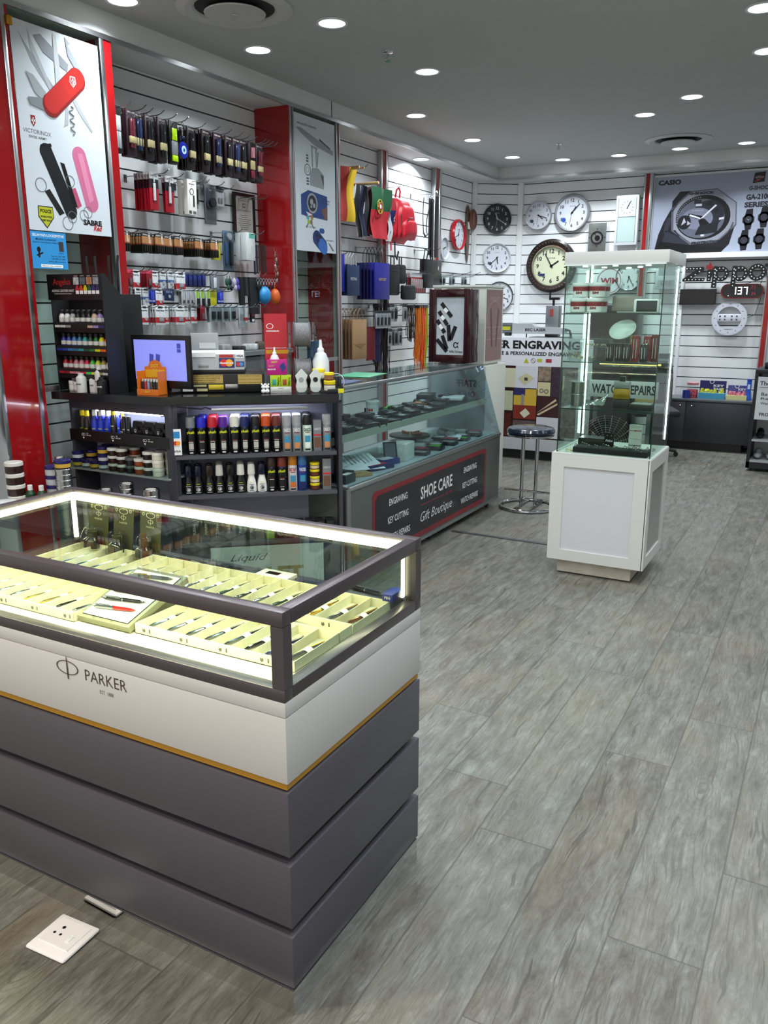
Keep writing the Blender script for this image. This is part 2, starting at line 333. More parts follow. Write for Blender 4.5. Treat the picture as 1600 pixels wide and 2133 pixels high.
def sprinkler(x,y,label):
    t=thing('sprinkler_head',label,'sprinkler',AT(x,y,CEIL)); MB().lathe([(.035,0),(.032,-.006),(.01,-.01)],seg=20).done('escutcheon',CHROME,t)
    MB().lathe([(.007,-.008),(.008,-.03),(.006,-.045)],seg=10).lathe([(.018,-.052),(.018,-.055)],seg=16).tube([(.012,0,-.03),(.014,0,-.042),(.003,0,-.052)],.002).tube([(-.012,0,-.03),(-.014,0,-.042),(-.003,0,-.052)],.002).done('sprinkler_body',CHROME,t)
sprinkler(-2.705,5.014,'small chrome sprinkler head in the ceiling between the near downlights'); sprinkler(-2.667,8.495,'small chrome sprinkler head far back near the corner')
# ---------------------------------------------------------------- pen counter in the foreground
LED=mat('#fff4cc',.4,emit=26.); LEDS=mat('#fff3c4',.4,emit=9.); CHAR=mat('#4d4b53',.42,noise=.03,scale=300,bump=.15); GUN=mat('#5b5458',.3,.55); MIRR=mat('#cfd0d0',.03,1); TAUPE=mat('#c4c4c3',.35)
X0,X1,Y0,Y1=-2.2,-.905,1.24,1.865
pc=thing('display_counter','long pen display counter with glass top, white band and charcoal boards in the foreground','display counter',AT(0,0,0))
MB().b(X0+.01,X1+.003,Y0-.006,Y1-.012,0,.0635).done('mirror_plinth',MIRR,pc)
MB().b(X0+.025,X1-.025,Y0+.025,Y1-.025,.066,.60).done('recessed_core',mat('#1b1a1e',.5),pc)
for z0,z1 in ((.064,.197),(.222,.378),(.402,.556)): MB().b(X0,X1,Y0,Y1,z0,z1,bev=.0012).done('cladding_board',CHAR,pc)
MB().b(X0+.004,X1-.004,Y0+.004,Y1-.004,.562,.579).done('gold_strip',mat('#b8882a',.4,.3),pc)
MB().b(X0,X1,Y0,Y1,.578,.729,bev=.0012).b(X0+.003,X1-.003,Y0+.003,Y1-.003,.727,.733).b(X0,X1,Y0,Y1,.731,.764,bev=.0012).done('white_band',TAUPE,pc)
fr=MB(); W=.03
for z0,z1 in ((.764,.792),(.928,.96)):
    fr.b(X0,X1,Y0,Y0+W,z0,z1,bev=.0015).b(X0,X1,Y1-W,Y1,z0,z1,bev=.0015).b(X0,X0+W,Y0+W+.0003,Y1-W-.0003,z0,z1,bev=.0015).b(X1-W,X1,Y0+W+.0003,Y1-W-.0003,z0,z1,bev=.0015)
for x,y in ((X0,Y0),(X1-W,Y0),(X0,Y1-W),(X1-W,Y1-W)): fr.b(x,x+W,y,y+W,.7925,.9275)
fr.done('metal_frame',GUN,pc)
MB().b(X0+.01,X1-.01,Y0+.01,Y1-.01,.764,.776).done('display_deck',mat('#f1ead2',.5),pc)
for n,a in (('top_glass',(X0+.02,X1-.02,Y0+.02,Y1-.02,.952,.957)),('front_glass',(X0+.03,X1-.03,Y0+.013,Y0+.017,.79,.93)),('back_glass',(X0+.03,X1-.03,Y1-.017,Y1-.013,.79,.93)),('side_glass',(X1-.017,X1-.013,Y0+.03,Y1-.03,.79,.93)),('side_glass',(X0+.013,X0+.017,Y0+.03,Y1-.03,.79,.93))):
    MB().b(*a).done(n,GL,pc)
MB().b(X0+.03,X1-.03,Y1-.042,Y1-.031,.929,.951).done('light_strip',LED,pc)
MB().b(X0+.03,X1-.03,Y0+.031,Y0+.046,.922,.928).done('light_strip',mat('#fff4cc',.4,emit=85.),pc)
MB().b(X0+.031,X0+.042,Y0+.05,Y1-.05,.93,.948).done('light_strip',LEDS,pc)
MB().b(X1-.036,X1-.031,Y1-.045,Y1-.033,.80,.925).done('light_strip',LEDS,pc); MB().b(X0+.031,X0+.04,Y1-.045,Y1-.033,.80,.925).done('light_strip',LEDS,pc)
lg=MB(); dk=mat('#4c4238',.4,.2)
F=FR((0,Y0-.0008,0),(1,0,0))
lo=MB(); lo.text('PARKER',-1.418,.6975,.028,.135,0,bold=-.005); lo.text('EST. 1888',-1.418,.664,.0095,.044,0,bold=-.01)
N=28; cx,cy=-1.545,.703
lo.ring(cx,cy,.0163,.0178,0,.0006,seg=36,sx=2.1); lo.poly([(cx-.0005,cy+.031),(cx+.001,cy+.024),(cx+.0022,cy),(cx+.0022,cy-.028),(cx+.001,cy-.031),(cx-.001,cy-.028),(cx-.0016,cy),(cx-.0012,cy+.024)],.0007,.0012)
lo.done('brand_lettering',dk,pc,F)
# trays
TR=mat('#efe7c4',.55); BAND=mat('#fdfcf2',.5); MK=mat('#5b5648',.6)
def tray(x0,y0,n,sw,ln,label,h=.026,band=True):
    t=thing('pen_tray',label,'tray',AT(x0,y0,.7765),'cream pen trays'); w=n*sw; mb=MB().b(0,w,0,ln,0,.002).b(0,w,0,.002,0,h).b(0,w,ln-.002,ln,0,h)
    for k in range(n+1): mb.b(min(k*sw,w-.0015),min(k*sw,w-.0015)+.0015,.001,ln-.001,.001,h)
    tb=mb.done('tray_body',TR,t); mk=MB()
    for k in range(0,n,2 if n>2 else 1):
        c=(k+.5)*sw; mk.poly([(c-.005,.4*h),(c-.003,.7*h),(c,.55*h),(c+.003,.7*h),(c+.005,.4*h),(c,.25*h)],0,.0004); mk.b(c+.016,c+.02,.3*h,.7*h,0,.0004)
    mk.done('crest_print',MK,tb,FR((0,-.0004,0),(1,0,0)))
    if band:
        for k in range(n):
            bm=MB(); cx=(k+.5)*sw; pts=[(cx+math.cos(a)*.0135,.004+math.sin(a)*.0125) for a in [PI*i/8 for i in range(9)]]; 
            P=[(p[0],p[1]) for p in pts]+[(cx+math.cos(a)*.0125,.004+math.sin(a)*.0117) for a in [PI*i/8 for i in range(8,-1,-1)]]
            bm.poly(P,-.011,.011); bm.done('paper_band',BAND,t,FR((0,ln*.5,0),(1,0,0),(0,0,1),0))
    return t
PENM=dict(steel=(mat('#7f8284',.15,1),CHROME,'brushed steel'),black=(mat('#101114',.12,coat=.6),CHROME,'glossy black'),gold=(mat('#c9a24e',.2,1),mat('#d8b04a',.2,1),'gold'),blue=(mat('#1f2650',.12,coat=.6),CHROME,'dark blue'),grey=(mat('#53565c',.2,.4),mat('#d8b04a',.2,1),'gunmetal grey'),bronze=(mat('#6b4527',.2,.7),mat('#d8b04a',.2,1),'bronze brown'),red=(mat('#a81a18',.12,coat=.6),CHROME,'red'),green=(mat('#24392e',.15,coat=.5),CHROME,'dark green'))
PP={}
def pen(kind,M,label,group=None,fountain=False):
    k=(kind,fountain)
    if k in PP: return dup(PP[k],M,label,group=group)
    a,c,_=PENM[kind]; t=thing('pen',label,'pen',M,group)
    MB().lathe([(.0012,-.066),(.0022,-.064),(.0045,-.052),(.0052,-.03),(.0053,.0)],seg=12,axis='y').done('barrel',a,t)
    MB().lathe([(.0056,0),(.0057,.003),(.0055,.004),(.0054,.05),(.0048,.058),(.0025,.062),(.002,.068)],seg=12,axis='y').done('upper_barrel',a if kind!='red' else c,t)
    MB().b(-.0013,.0013,.012,.056,.0065,.0078).b(-.0013,.0013,.050,.056,.003,.0078).done('clip',c,t)
    MB().lathe([(.0056,-.001),(.0059,.001),(.0056,.003)],seg=12,axis='y').done('metal_ring',c,t); MB().lathe([(.0008,-.069),(.0022,-.062)],seg=8,axis='y').done('pen_tip',c,t)
    PP[k]=t; return t
tray(-2.155,1.325,9,.0605,.20,'cream pen tray at the front left of the case, filled with steel and gold pens')
seq=['black','steel','black','steel','steel','gold','gold','black','steel']
def fill(x0,y0,sw,ln,seq,where,rot=-.28,z=.786):
    for i,k in enumerate(seq):
        if k: pen(k,AT(x0+(i+.5)*sw,y0+ln*.5,z,rot),f'{PENM[k][2]} pen in the {od(i)} slot from the left of the {where}','pens in the trays')
fill(-2.155,1.325,.0605,.20,seq,'front left tray')
tray(-1.423,1.348,8,.0585,.185,'cream pen tray at the front right corner, holding eight pens')
fill(-1.423,1.348,.0585,.185,['steel','steel','steel','steel','steel','black','blue','grey'],'front right tray',-.22)
tray(-2.09,1.602,15,.0603,.19,'long cream pen tray along the back of the case, in front of the ink bottles')
fill(-2.09,1.60,.0603,.19,['steel','steel','black','steel','grey','steel','steel','steel','black','steel','steel','green','black','steel','green'],'long back tray',-.25)
tray(-1.183,1.59,4,.058,.19,'cream pen tray at the back right, holding four pens')
fill(-1.183,1.59,.058,.19,['black','gold','grey','bronze'],'back right tray',-.2)
tray(-1.285,1.537,1,.33,.058,'narrow cream tray with one pen lying across it, behind the front right tray',band=False); pen('steel',AT(-1.12,1.566,.788,R(78)),'brushed steel pen lying crosswise in the narrow tray','pens in the trays')
tray(-1.47,1.537,1,.17,.058,'short cream tray with one pen lying across it, behind the tilted display box',band=False); pen('steel',AT(-1.385,1.566,.788,R(78)),'brushed steel pen lying crosswise in the short tray','pens in the trays')
# tilted presentation box
OL=mat('#8d8b70',.35,.2); M=AT(-1.515,1.335,.779)@Matrix.Rotation(R(17),4,'X')
t=thing('presentation_box','tilted grey presentation box with five pens laid on a white pad','display box',M)
MB().b(-.088,.088,0,.225,0,.018,bev=.002).done('box_body',OL,t); MB().b(-.077,.077,.01,.212,.0175,.0195).done('black_border',BLACK,t); MB().b(-.0755,.0755,.0115,.2105,.0178,.0205).done('white_pad',mat('#fbfaf0',.6),t)
MB().b(-.03,-.029,-.001,.012,.019,.027).b(.03,.031,0,.012,.019,.027).done('pen_rest',PLS,t)
for i,(k,y) in enumerate((('red',.045),('black',.08),('black',.115),('steel',.15),('grey',.185))):
    pen(k,M@Matrix.Translation((0,y,.0265))@Matrix.Rotation(R(97),4,'Z'),f'{PENM[k][2]} pen on the tilted white pad, {od(i)} from the front','pens on the tilted box')
# support block under the tilt
solo('wedge_stand',MB().poly([(0,0),(.0,.205),(.0,.205)][:0] or [(0,0),(.20,0),(.20,.058)],-.06,.06),OL,'small grey wedge holding up the tilted presentation box','stand',FR((-1.515,1.352,.7765),(0,1,0),(0,0,1)))
# ink bottle blisters
CARD=mat('#4f4c2c',.5); INKG=mat('#241f18',.1,coat=.8)
for i,x in enumerate((-2.045,-1.935,-1.82)):
    t=thing('ink_blister_pack','clear ink bottle blister pack standing at the back of the case, '+('leftmost','middle','rightmost')[i]+' of three','ink bottle pack',FR((x,1.808,.778),(1,0,.0),(0,.12,1)),'ink blister packs')
    c=MB().poly([(-.042,.0),(.042,.0),(.044,.145),(.038,.155),(-.038,.155),(-.044,.145)],0,.001).done('card',CARD,t)
    MB().ring(0,.138,.008,.0095,.0012,.0016,sx=2).ring(-.03,.14,.003,.005,.0012,.0016).ring(.03,.14,.003,.005,.0012,.0016).ring(0,.118,.005,.0062,.0012,.0018,sx=1.8).b(-.0007,.0007,.108,.128,.0012,.0018).text('PARKER',0,.101,.006,.034,.0016,bold=0).done('print',mat('#e8e3bd',.5),c)
    MB().lathe([(.024,.008),(.028,.012),(.028,.036),(.018,.044)],c=(0,0,.026),seg=20,axis='y').done('ink_bottle',INKG,t)
    MB().lathe([(.017,.044),(.018,.046),(.018,.064),(.016,.066)],c=(0,0,.026),seg=20,axis='y').done('bottle_cap',mat('#38351f',.25),t)
    MB().lathe([(.036,.004),(.036,.05),(.026,.074),(.02,.078)],c=(0,0,.026),seg=16,axis='y').done('blister',PLS,t)
# boxed pens at the back right
def pbox(x,y,w,d,h,c,lab,txt,rz=0,win=True,z=.7765):
    t=thing('pen_box',lab,'box',AT(x,y,z,rz),'boxed pens'); cb=MB().b(-w/2,w/2,-d/2,d/2,0,h,bev=.001).done('carton',mat(c,.35),t)
    if win: MB().b(-w*.28,w*.12,-d*.2,d*.2,h-.0005,h+.0006).done('window',mat('#14130f',.1),t)
    MB().text(txt,0,h*.5,h*.35,w*.55,0).done('lettering',mat('#e9e4cf' if c!='#efece0' else '#23211d',.5),cb,FR((0,-d/2-.0006,0),(1,0,0)))
    return t
pbox(-1.485,1.822,.14,.05,.018,'#1b1a1c','black boxed pen lying behind the long tray','PEN'); pbox(-1.345,1.82,.11,.055,.026,'#efece0','white boxed pen set behind the long tray','JOTTER'); pbox(-1.215,1.815,.12,.05,.02,'#2a2547','purple boxed pen right of the white box','PEN SET')
pbox(-1.03,1.815,.17,.07,.026,'#3b3a44','large dark boxed pen set in the back right corner','ORIGINALS'); pbox(-.955,1.80,.03,.06,.02,'#1f2d86','small blue box in the back right corner of the case','PEN',win=False,z=.8028)
pen('black',AT(-1.04,1.805,.809,R(80)),'glossy black pen resting on top of the dark boxed set'); pen('green',AT(-1.62,1.825,.783,R(84)),'dark green pen lying loose behind the long tray'); pen('red',AT(-1.72,1.83,.783,R(86)),'red pen lying loose behind the long tray, beside the ink packs')
# floor socket
t=thing('floor_socket','white three-pin power socket plate set in the floor before the pen counter','socket',AT(-1.543,1.143,0,R(3)))
MB().b(-.064,.064,-.062,.062,0,.010,bev=.006).done('cover_plate',WHT,t); MB().b(-.049,.049,-.034,.049,.0095,.0112).b(-.0475,.0475,-.0325,.0475,.0096,.0122).done('module',mat('#eceded',.35),t)
MB().disc(-.018,.022,.0048,.0122,.0126,seg=14).disc(-.028,.0,.0038,.0122,.0126,seg=14).disc(-.008,.0,.0038,.0122,.0126,seg=14).done('pin_hole',BLACK,t)
MB().b(.019,.031,-.013,.009,.0118,.0145,bev=.003).done('rocker_switch',WHT,t)
# ---------------------------------------------------------------- service counter: straight left unit and angled unit
GRAN=mat('#15151a',.18,noise=.5,scale=260); UNIT=mat('#3a3a42',.45,noise=.02,scale=100); UNI2=mat('#8f93a8',.5); ED=mat('#505058',.4)
A=Vector((-2.96,3.13)); B=Vector((-2.27,3.70)); Tt=(B-A).normalized(); Nn=Vector((Tt.y,-Tt.x)); UL=(B-A).length
U2=FR((A.x,A.y,0),(Tt.x,Tt.y,0))    # local x along the front, y up, z out of the front
def U2b(x,z,out): p=A+Tt*x+Nn*out; return Matrix.Translation((p.x,p.y,z))@Matrix.Rotation(math.atan2(Tt.y,Tt.x),4,'Z')
ct=MB().poly([(-3.695,3.04),(-2.965,3.10),(-2.272,3.675),(-2.31,3.76),(-2.46,3.96),(-3.05,3.62),(-3.66,3.62)],1.06,1.10)
solo('granite_worktop',ct,GRAN,'speckled black granite worktop over both shelf units of the service counter','worktop')
u=thing('shelf_unit','charcoal open shelf unit of the service counter at the left, below the paint rack','shelf unit',AT(-3.67,3.13,0))
MB().b(0,.02,0,.17,0,1.06).done('side_panel',UNIT,u); MB().b(.70,.73,-.01,.05,0,1.06).done('side_panel',UNIT,u); MB().b(.02,.70,.155,.165,0,1.06).done('back_panel',UNI2,u); MB().b(.02,.70,.0,.155,1.005,1.06).done('top_rail',UNIT,u)
MB().b(.0,.70,-.005,.155,.835,.848).done('shelf',UNIT,u); MB().b(.0,.72,-.012,-.006,.832,.892).done('shelf_lip',BLACK,u)
lm=MB()
for k,x in enumerate((.10,.32,.55)):
    for r0 in (.0,): lm.ring(x,.872,.006,.0075,0,.0006,a0=.6,a1=2*PI-.4); lm.ring(x+.011,.872,.006,.0075,0,.0006); lm.poly([(x-.002,.858),(x+.013,.858),(x+.006,.848)],0,.0006)
    lm.text('THE',x+.034,.879,.006,.014,0); lm.text('SHOE CARE',x+.044,.869,.006,.036,0,bold=.02)
lm.done('lip_lettering',WHT,u,FR((0,-.0128,-.005),(1,0,0)))
MB().b(-.02,.72,-.03,.155,.672,.680).done('shelf',mat('#9b9ca0',.3),u); MB().b(-.02,.72,-.032,-.028,.672,.735).done('clear_lip',GL,u)
MB().b(0,.70,.0,.155,.42,.44).done('shelf',UNIT,u)
MB().b(.25,.60,.02,.05,1.028,1.045,bev=.003).done('lamp_housing',ALU,u); MB().b(.12,.62,.05,.065,.99,1.003).done('light_tube',mat('#e8eeff',.4,emit=32),u); MB().tube([(.60,.035,1.03),(.62,.05,.99),(.68,.1,1.0)],.003).done('lamp_cable',BLACK,u)
v=thing('shelf_unit','charcoal open shelf unit set at an angle, holding rows of spray cans','shelf unit',U2)
MB().b(0.005,.03,0,1.06,-.20,0).done('side_panel',UNIT,v); MB().b(UL-.02,UL,0,1.06,-.23,0).done('side_panel',UNIT,v); MB().b(.03,UL-.02,0,1.06,-.23,-.215).done('back_panel',UNI2,v); MB().b(.0,UL,1.05,1.06,-.215,.0).done('top_rail',UNIT,v)
for z0 in (.775,.562): MB().b(.03,UL-.03,z0,z0+.018,-.215,.0).done('shelf',ED,v)
MB().b(.03,UL-.02,.30,.318,-.215,-.0).done('shelf',ED,v)
MB().b(.22,.72,1.018,1.034,-.05,-.01,bev=.002).done('lamp_housing',ALU,v); MB().b(.22,.72,1.012,1.017,-.09,-.07).done('light_tube',mat('#e8eeff',.4,emit=34),v); MB().tube([(.22,1.03,-.02),(.19,1.04,-.02),(.17,1.03,-.03),(.03,1.045,-.04)],.003).done('lamp_cable',BLACK,v)
st=MB().b(.015,.062,.80,.935,.0005,.002); 
t=thing('payment_sticker','white card payment sticker on the post left of the spray cans','sticker',U2)
st.done('backing',WHT,t); MB().b(.024,.055,.888,.922,.0021,.0026).done('blue_logo',mat('#2b86c9',.4),t)
MB().disc(.033,.862,.0115,.0021,.0026).done('red_circle',mat('#d8242b',.4),t); MB().disc(.045,.862,.0115,.0022,.0029).done('orange_circle',mat('#f09a2a',.4),t); MB().text('VISA',.039,.820,.011,.034,.0022,bold=.03,shear=.2).text('mastercard',.039,.846,.004,.03,.0022).done('lettering',mat('#151a33',.4),t)
# spray cans
YEL=mat('#d9e021',.4); CANB=mat('#121214',.25,.3)
def can(cap,body,M,label,group,brand='plush',small=False,pic='#c9c7c2',bcol=None,h=.195):
    k=('can',cap,body,brand,h)
    if k in PP: return dup(PP[k],M,label,group=group)
    t=thing('spray_can',label,'spray can',M,group); r=.0245; hb=h*.74
    cb=MB().lathe([(r*.95,0),(r,.003),(r,hb-.008),(r*.9,hb)],seg=20).done('can_body',mat(body,.28,.2),t)
    MB().lathe([(r*.98,hb-.004),(r*.99,hb),(r*.97,h-.006),(r*.86,h)],seg=20).done('cap',mat(cap,.35),t)
    p=MB(); c2=bcol or '#d9e021'
    p.text(brand,0,hb-.028,.019,.041,bend=r+.0006,axis='up',bold=.03); p.done('brand_lettering',mat(c2,.4),cb)
    q=MB(); q.T=FR((0,0,0),(1,0,0)); a=[(-.62,.62)]; 
    def patch(z0,z1,a0,a1,mm,rr=r+.0004):
        n=6; V=[]; 
        for i in range(n+1):
            an=a0+(a1-a0)*i/n; V.append([q._v((rr*math.sin(an),z,rr*math.cos(an))) for z in (z0,z1)])
        for i in range(n): q._f([V[i][0],V[i+1][0],V[i+1][1],V[i][1]],mm)
    if body=='#121214':
        patch(hb-.010,hb-.001,-.25,.2,0); patch(.030,.062,-.5,.5,2); patch(.024,.027,-.45,.45,1); patch(.066,.069,-.5,.5,1); patch(.073,.076,-.4,.4,3); patch(.008,.016,-.35,.35,1)
    else: patch(.05,.085,-.6,.6,1); patch(.02,.05,-.6,.6,2); patch(.10,.104,-.5,.5,3); patch(.006,.015,-.6,.6,4)
    q.done('label_print',[mat('#27407a',.4),mat('#cfcfcf' if body=='#121214' else '#3f8fb0',.4),mat(pic,.5),mat('#8a1f22',.4),mat('#1b1b1d',.4)],cb)
    PP[k]=t; return t
G='spray cans on the upper shelf'
row=[('#7f8489','grey'),('#1f22c8','bright blue'),('#c8202c','red'),('#5a1f9a','purple'),('#ecebdc','cream white'),('#15225c','navy blue'),('#111216','black'),('#d4521d','orange'),('#6e2a22','brown')]
xs=[.109,.164,.219,.275,.334,.386,.442,.496,.55]
for i,((c,n),x) in enumerate(zip(row,xs)):
    for j in range(3 if i in(1,2,4,5,6,7,8) else 2):
        can(c,'#121214',U2b(x+.012*j*0+.004*j,.793,-.05-.056*j),f'{n} capped black spray can, '+('front row','second row','third row')[j]+' of the upper shelf',G,pic='#b9b6b0' if i!=1 else '#121214')
for i,(x,cap,body,br,n) in enumerate([(.606,'#a7a9ac','#8d9094','DASCO','silver cleaner can with a silver cap, left of the pair'),(.658,'#a7a9ac','#8d9094','DASCO','silver cleaner can with a silver cap, right of the pair'),(.714,'#0e0e10','#cfe3d4','DASCO','pale green can with a black cap'),(.819,'#9fa1a4','#85878a','DASCO','silver can with a silver cap at the right end')]):
    for j in range(3 if i<3 else 1): can(cap,body,U2b(x+.004*j,.793,-.05-.056*j),n+(', front row',', second row back',', third row back')[j],G,brand=br,pic='#c98a55' if i!=2 else '#e9f1e6',bcol='#e8e8ea' if i!=2 else '#1c1c1e')
def carton(x,z,out,w,h,d,c,label,txt,c2,rz=0,M=None,group='cartons on the angled shelves'):
    t=thing('carton',label,'box',M or U2b(x,z,out),group); MB().b(-w/2,w/2,-d/2,d/2,0,h,bev=.0008).done('box',mat(c,.5),t)
    q=MB().text(txt,0,h*.72,h*.07,w*.8,.0006); q.done('lettering',mat('#e6e6e6',.5),t,FR((0,-d/2,0),(1,0,0)))
    MB().b(-w/2+.001,w/2-.001,h*.50,h*.55,0,.0006).done('band',mat(c2,.5),t,FR((0,-d/2,0),(1,0,0))); MB().b(-w*.4,w*.4,h*.12,h*.45,0,.0006).done('picture',mat('#6b4a38',.6),t,FR((0,-d/2,0),(1,0,0)))
    return t
carton(.767,.793,-.05,.042,.165,.04,'#77797c','tall grey leather cleaner carton on the upper shelf','DASCO','#c8202c'); carton(.814,.58,-.05,.045,.17,.04,'#77797c','tall grey leather cleaner carton at the right end of the lower shelf','DASCO','#c8202c')
# sponge-top shoe polish bottles
def polish(cap,body,M,label,lab2='#d9e021'):
    k=('pol',cap,body)
    if k in PP: return dup(PP[k],M,label)
    t=thing('polish_bottle',label,'bottle',M,'shoe polish bottles on the lower shelf')
    cb=MB().lathe([(.022,0),(.0255,.004),(.026,.03),(.022,.06),(.0155,.085),(.014,.098)],seg=18,sy=.75).done('bottle_body',mat(body,.25),t)
    MB().lathe([(.019,.096),(.0205,.1),(.0185,.145),(.016,.152),(.006,.156)],seg=18,sy=.8).done('cap',mat(cap,.22),t)
    MB().text('plush',0,.056,.007,.018,bend=.02,axis='up',bold=.02).done('brand_lettering',mat(lab2,.4),cb)
    MB().ring(0,.028,.008,.0105,0,.0006,seg=16).disc(.001,.027,.006,0,.0006,seg=10).b(-.012,.012,.010,.013,0,.0006).b(-.013,.013,.044,.0465,0,.0006).done('label_print',mat('#c9c9c7' if body=='#111113' else '#3a4250',.4),cb,FR((0,-.0205,0),(1,0,0)))
    PP[k]=t; return t
pb=[('#12142e','#111113','navy'),('#12142e','#111113','navy'),('#2a1a17','#111113','dark brown'),('#d6d6d2','#111113','white'),('#101012','#111113','black'),('#eceae6','#111113','white'),('#eceae6','#e9e9e6','white'),('#12142e','#e9e9e6','navy')]
for i,((c,b,n),x) in enumerate(zip(pb,[.083,.133,.191,.244,.299,.355,.411,.467])):
    for j in range(3 if i in(3,5) else 2): polish(c,b,U2b(x,.58,-.05-.052*j),f'{n} capped {"black" if b=="#111113" else "white"} polish bottle, {od(i)} column from the left, '+('front','second','third')[j]+' row')
for x,c,n in ((.518,'#33201c','dark brown'),(.573,'#7d3020','rust brown')):
    for j in range(2): can(c,'#121214',U2b(x,.58,-.05-.055*j),f'{n} capped black spray can on the lower shelf'+('',' behind the front one')[j],'spray cans on the lower shelf',pic='#121214',h=.186)
can('#c57a12','#d7d2d6',U2b(.631,.58,-.05),'white and orange instant cleaner can with an amber cap','spray cans on the lower shelf',brand='INSTANT',pic='#cf6a2b',bcol='#b02424'); can('#3a6ea5','#1a3f94',U2b(.683,.58,-.05),'blue water protector can with a clear blue cap','spray cans on the lower shelf',brand='WATER',pic='#0e1f55',bcol='#dfe8f5')
def jar(r,h,lid,body,M,label,group,band=None,cat='jar',name='polish_jar',clear=False):
    k=('jar',r,h,lid,body,band)
    if k in PP: return dup(PP[k],M,label,group=group)
    t=thing(name,label,cat,M,group); cb=MB().lathe([(r*.9,0),(r*.96,.003),(r*.97,h*.68)],seg=20).done('jar_body',mat(body,.22),t)
    MB().lathe([(r,h*.66),(r*1.02,h*.68),(r*1.02,h*.95),(r*.96,h),(r*.8,h*1.0)],seg=20).done('lid',mat(lid,.3),t)
    if band: MB().lathe([(r*.975,h*.15),(r*.975,h*.58)],seg=20).done('label_band',mat(band,.5),cb)
    PP[k]=t; return t
for k in range(4): jar(.026,.037,'#e3d21b','#4a2216',U2b(.75,.58+.0375*k,-.05),('bottom','third from top','second from top','topmost')[k]+' yellow lidded tin in the stack on the lower shelf','yellow lidded tins',band='#d9c9a0' if k%2 else '#5c2d18')
# bottom shelf: boxes of dye
for i in range(9):
    c='#15151a' if i!=0 else '#8cb53a'; x=.50+.055*i
    if x<.86 and i<7:
        for j in range(2):
            t=thing('dye_box',('green' if i==0 else 'black')+f' boxed shoe dye on the bottom shelf, {od(i)} from the left, '+('rear' if j else 'front')+' row','box',U2b(x,.319,-.05-.055*j),'boxed shoe dyes')
            cb=MB().b(-.021,.021,-.02,.02,0,.085,bev=.0008).done('carton',mat(c,.4),t); MB().text('plush',0,.055,.010,.034,0,bold=.03).done('brand_lettering',YEL,cb,FR((0,-.0206,0),(1,0,0))); MB().ring(0,.025,.009,.011,0,.0005,seg=16).done('print',mat('#b9bcb8',.4),cb,FR((0,-.0206,0),(1,0,0)))
for i in range(6):
    t=thing('dye_box',f'tall dark boxed dye with upright lettering, {od(i)} from the left end','box',U2b(.10+.06*i,.319,-.05),'tall boxed dyes'); MB().b(-.022,.022,-.02,.02,0,.12,bev=.0008).done('carton',mat('#1d1c1f',.4),t)
    MB().text('TUXAN',0,.07,.013,.06,0,rot=PI/2,bold=.02).done('brand_lettering',mat('#d5d5d0',.5),t,FR((0,-.0206,0),(1,0,0)))
t=thing('poster_board','pale poster board for a protector spray leaning on the front of the angled unit','poster',FR((A.x+Tt.x*.48+Nn.x*.03,A.y+Tt.y*.48+Nn.y*.03,.0),(Tt.x,Tt.y,0)))
MB().b(-.30,.30,.01,.30,0,.006).done('board',mat('#b9c0ba',.5),t); MB().text('Liquid',-.10,.235,.05,.2,.0065,shear=.45,bold=0).text('SUPER SPRAY',.10,.03,.026,.26,.0065,bold=.02).text('est 1988',.20,.10,.014,.09,.0065).done('lettering',mat('#4a4a44',.5),t)
MB().text('BULLET',-.02,.145,.075,.42,.0063,bold=.06).done('big_lettering',mat('#8a8a5c',.5),t)
# left unit, upper shelf (z .848)
def UA(x,y,z,rz=0): return AT(x,y,z,rz)
def bottle(prof,mats,ms,M,label,group,cat='bottle',name='bottle',cap=None,seg=16,txt=None,tc='#e8e6df',tz=.05,tr=.02,sx=1,sy=1):
    k=('bt',name,tuple(prof),tuple(mats),txt)
    if k in PP: return dup(PP[k],M,label,group=group)
    t=thing(name,label,cat,M,group); cb=MB().lathe(prof,seg=seg,ms=ms,sx=sx,sy=sy).done('bottle_body',[mat(m,.3) for m in mats],t)
    if cap: MB().lathe(cap[0],seg=seg,sx=sx,sy=sy).done('cap',mat(cap[1],.3),t)
    if txt: MB().text(txt,0,tz,.008,tr*1.6,bend=tr+.001,axis='up',bold=.03).done('brand_lettering',mat(tc,.4),cb)
    PP[k]=t; return t
GA='bottles on the upper left shelf'
for i,(x,y) in enumerate(((-3.62,3.17),(-3.575,3.16),(-3.60,3.24),(-3.555,3.25))):
    bottle([(.016,0),(.018,.004),(.018,.07),(.012,.10),(.011,.115)],['#2b1c12','#1a1a1a'],[0,1,0,0],AT(x,y,.849),f'dark brown polish bottle with a yellow cap, {("front left","front right","back left","back right")[i]} of the four',GA,cap=([(.0125,.112),(.013,.115),(.012,.14),(.009,.143)],'#e6cf16'),txt='plush',tc='#d9e021',tz=.045,tr=.018)
for i,(x,y) in enumerate(((-3.515,3.16),(-3.478,3.17),(-3.505,3.22),(-3.462,3.23),(-3.44,3.18),(-3.42,3.24))):
    bottle([(.017,0),(.019,.004),(.019,.095),(.014,.112),(.010,.12)],['#1b2ea8','#2a46d8'],[0,1,0,0],AT(x,y,.849),f'blue cleaner bottle with a white spray top, {od(i)} of the lit cluster',GA,cap=([(.0115,.118),(.0125,.12),(.011,.15),(.007,.157)],'#eef0f2'),txt='foam',tc='#e6e03a',tz=.05,tr=.019)
bottle([(.018,0),(.018,.11),(.013,.125),(.011,.13)],['#141416'],[0]*3,AT(-3.385,3.17,.849),'matte black bottle with a yellow cap beside the blue cleaners',GA,cap=([(.0115,.128),(.0115,.15),(.009,.153)],'#e6cf16'),txt='mp',tz=.07,tr=.018)
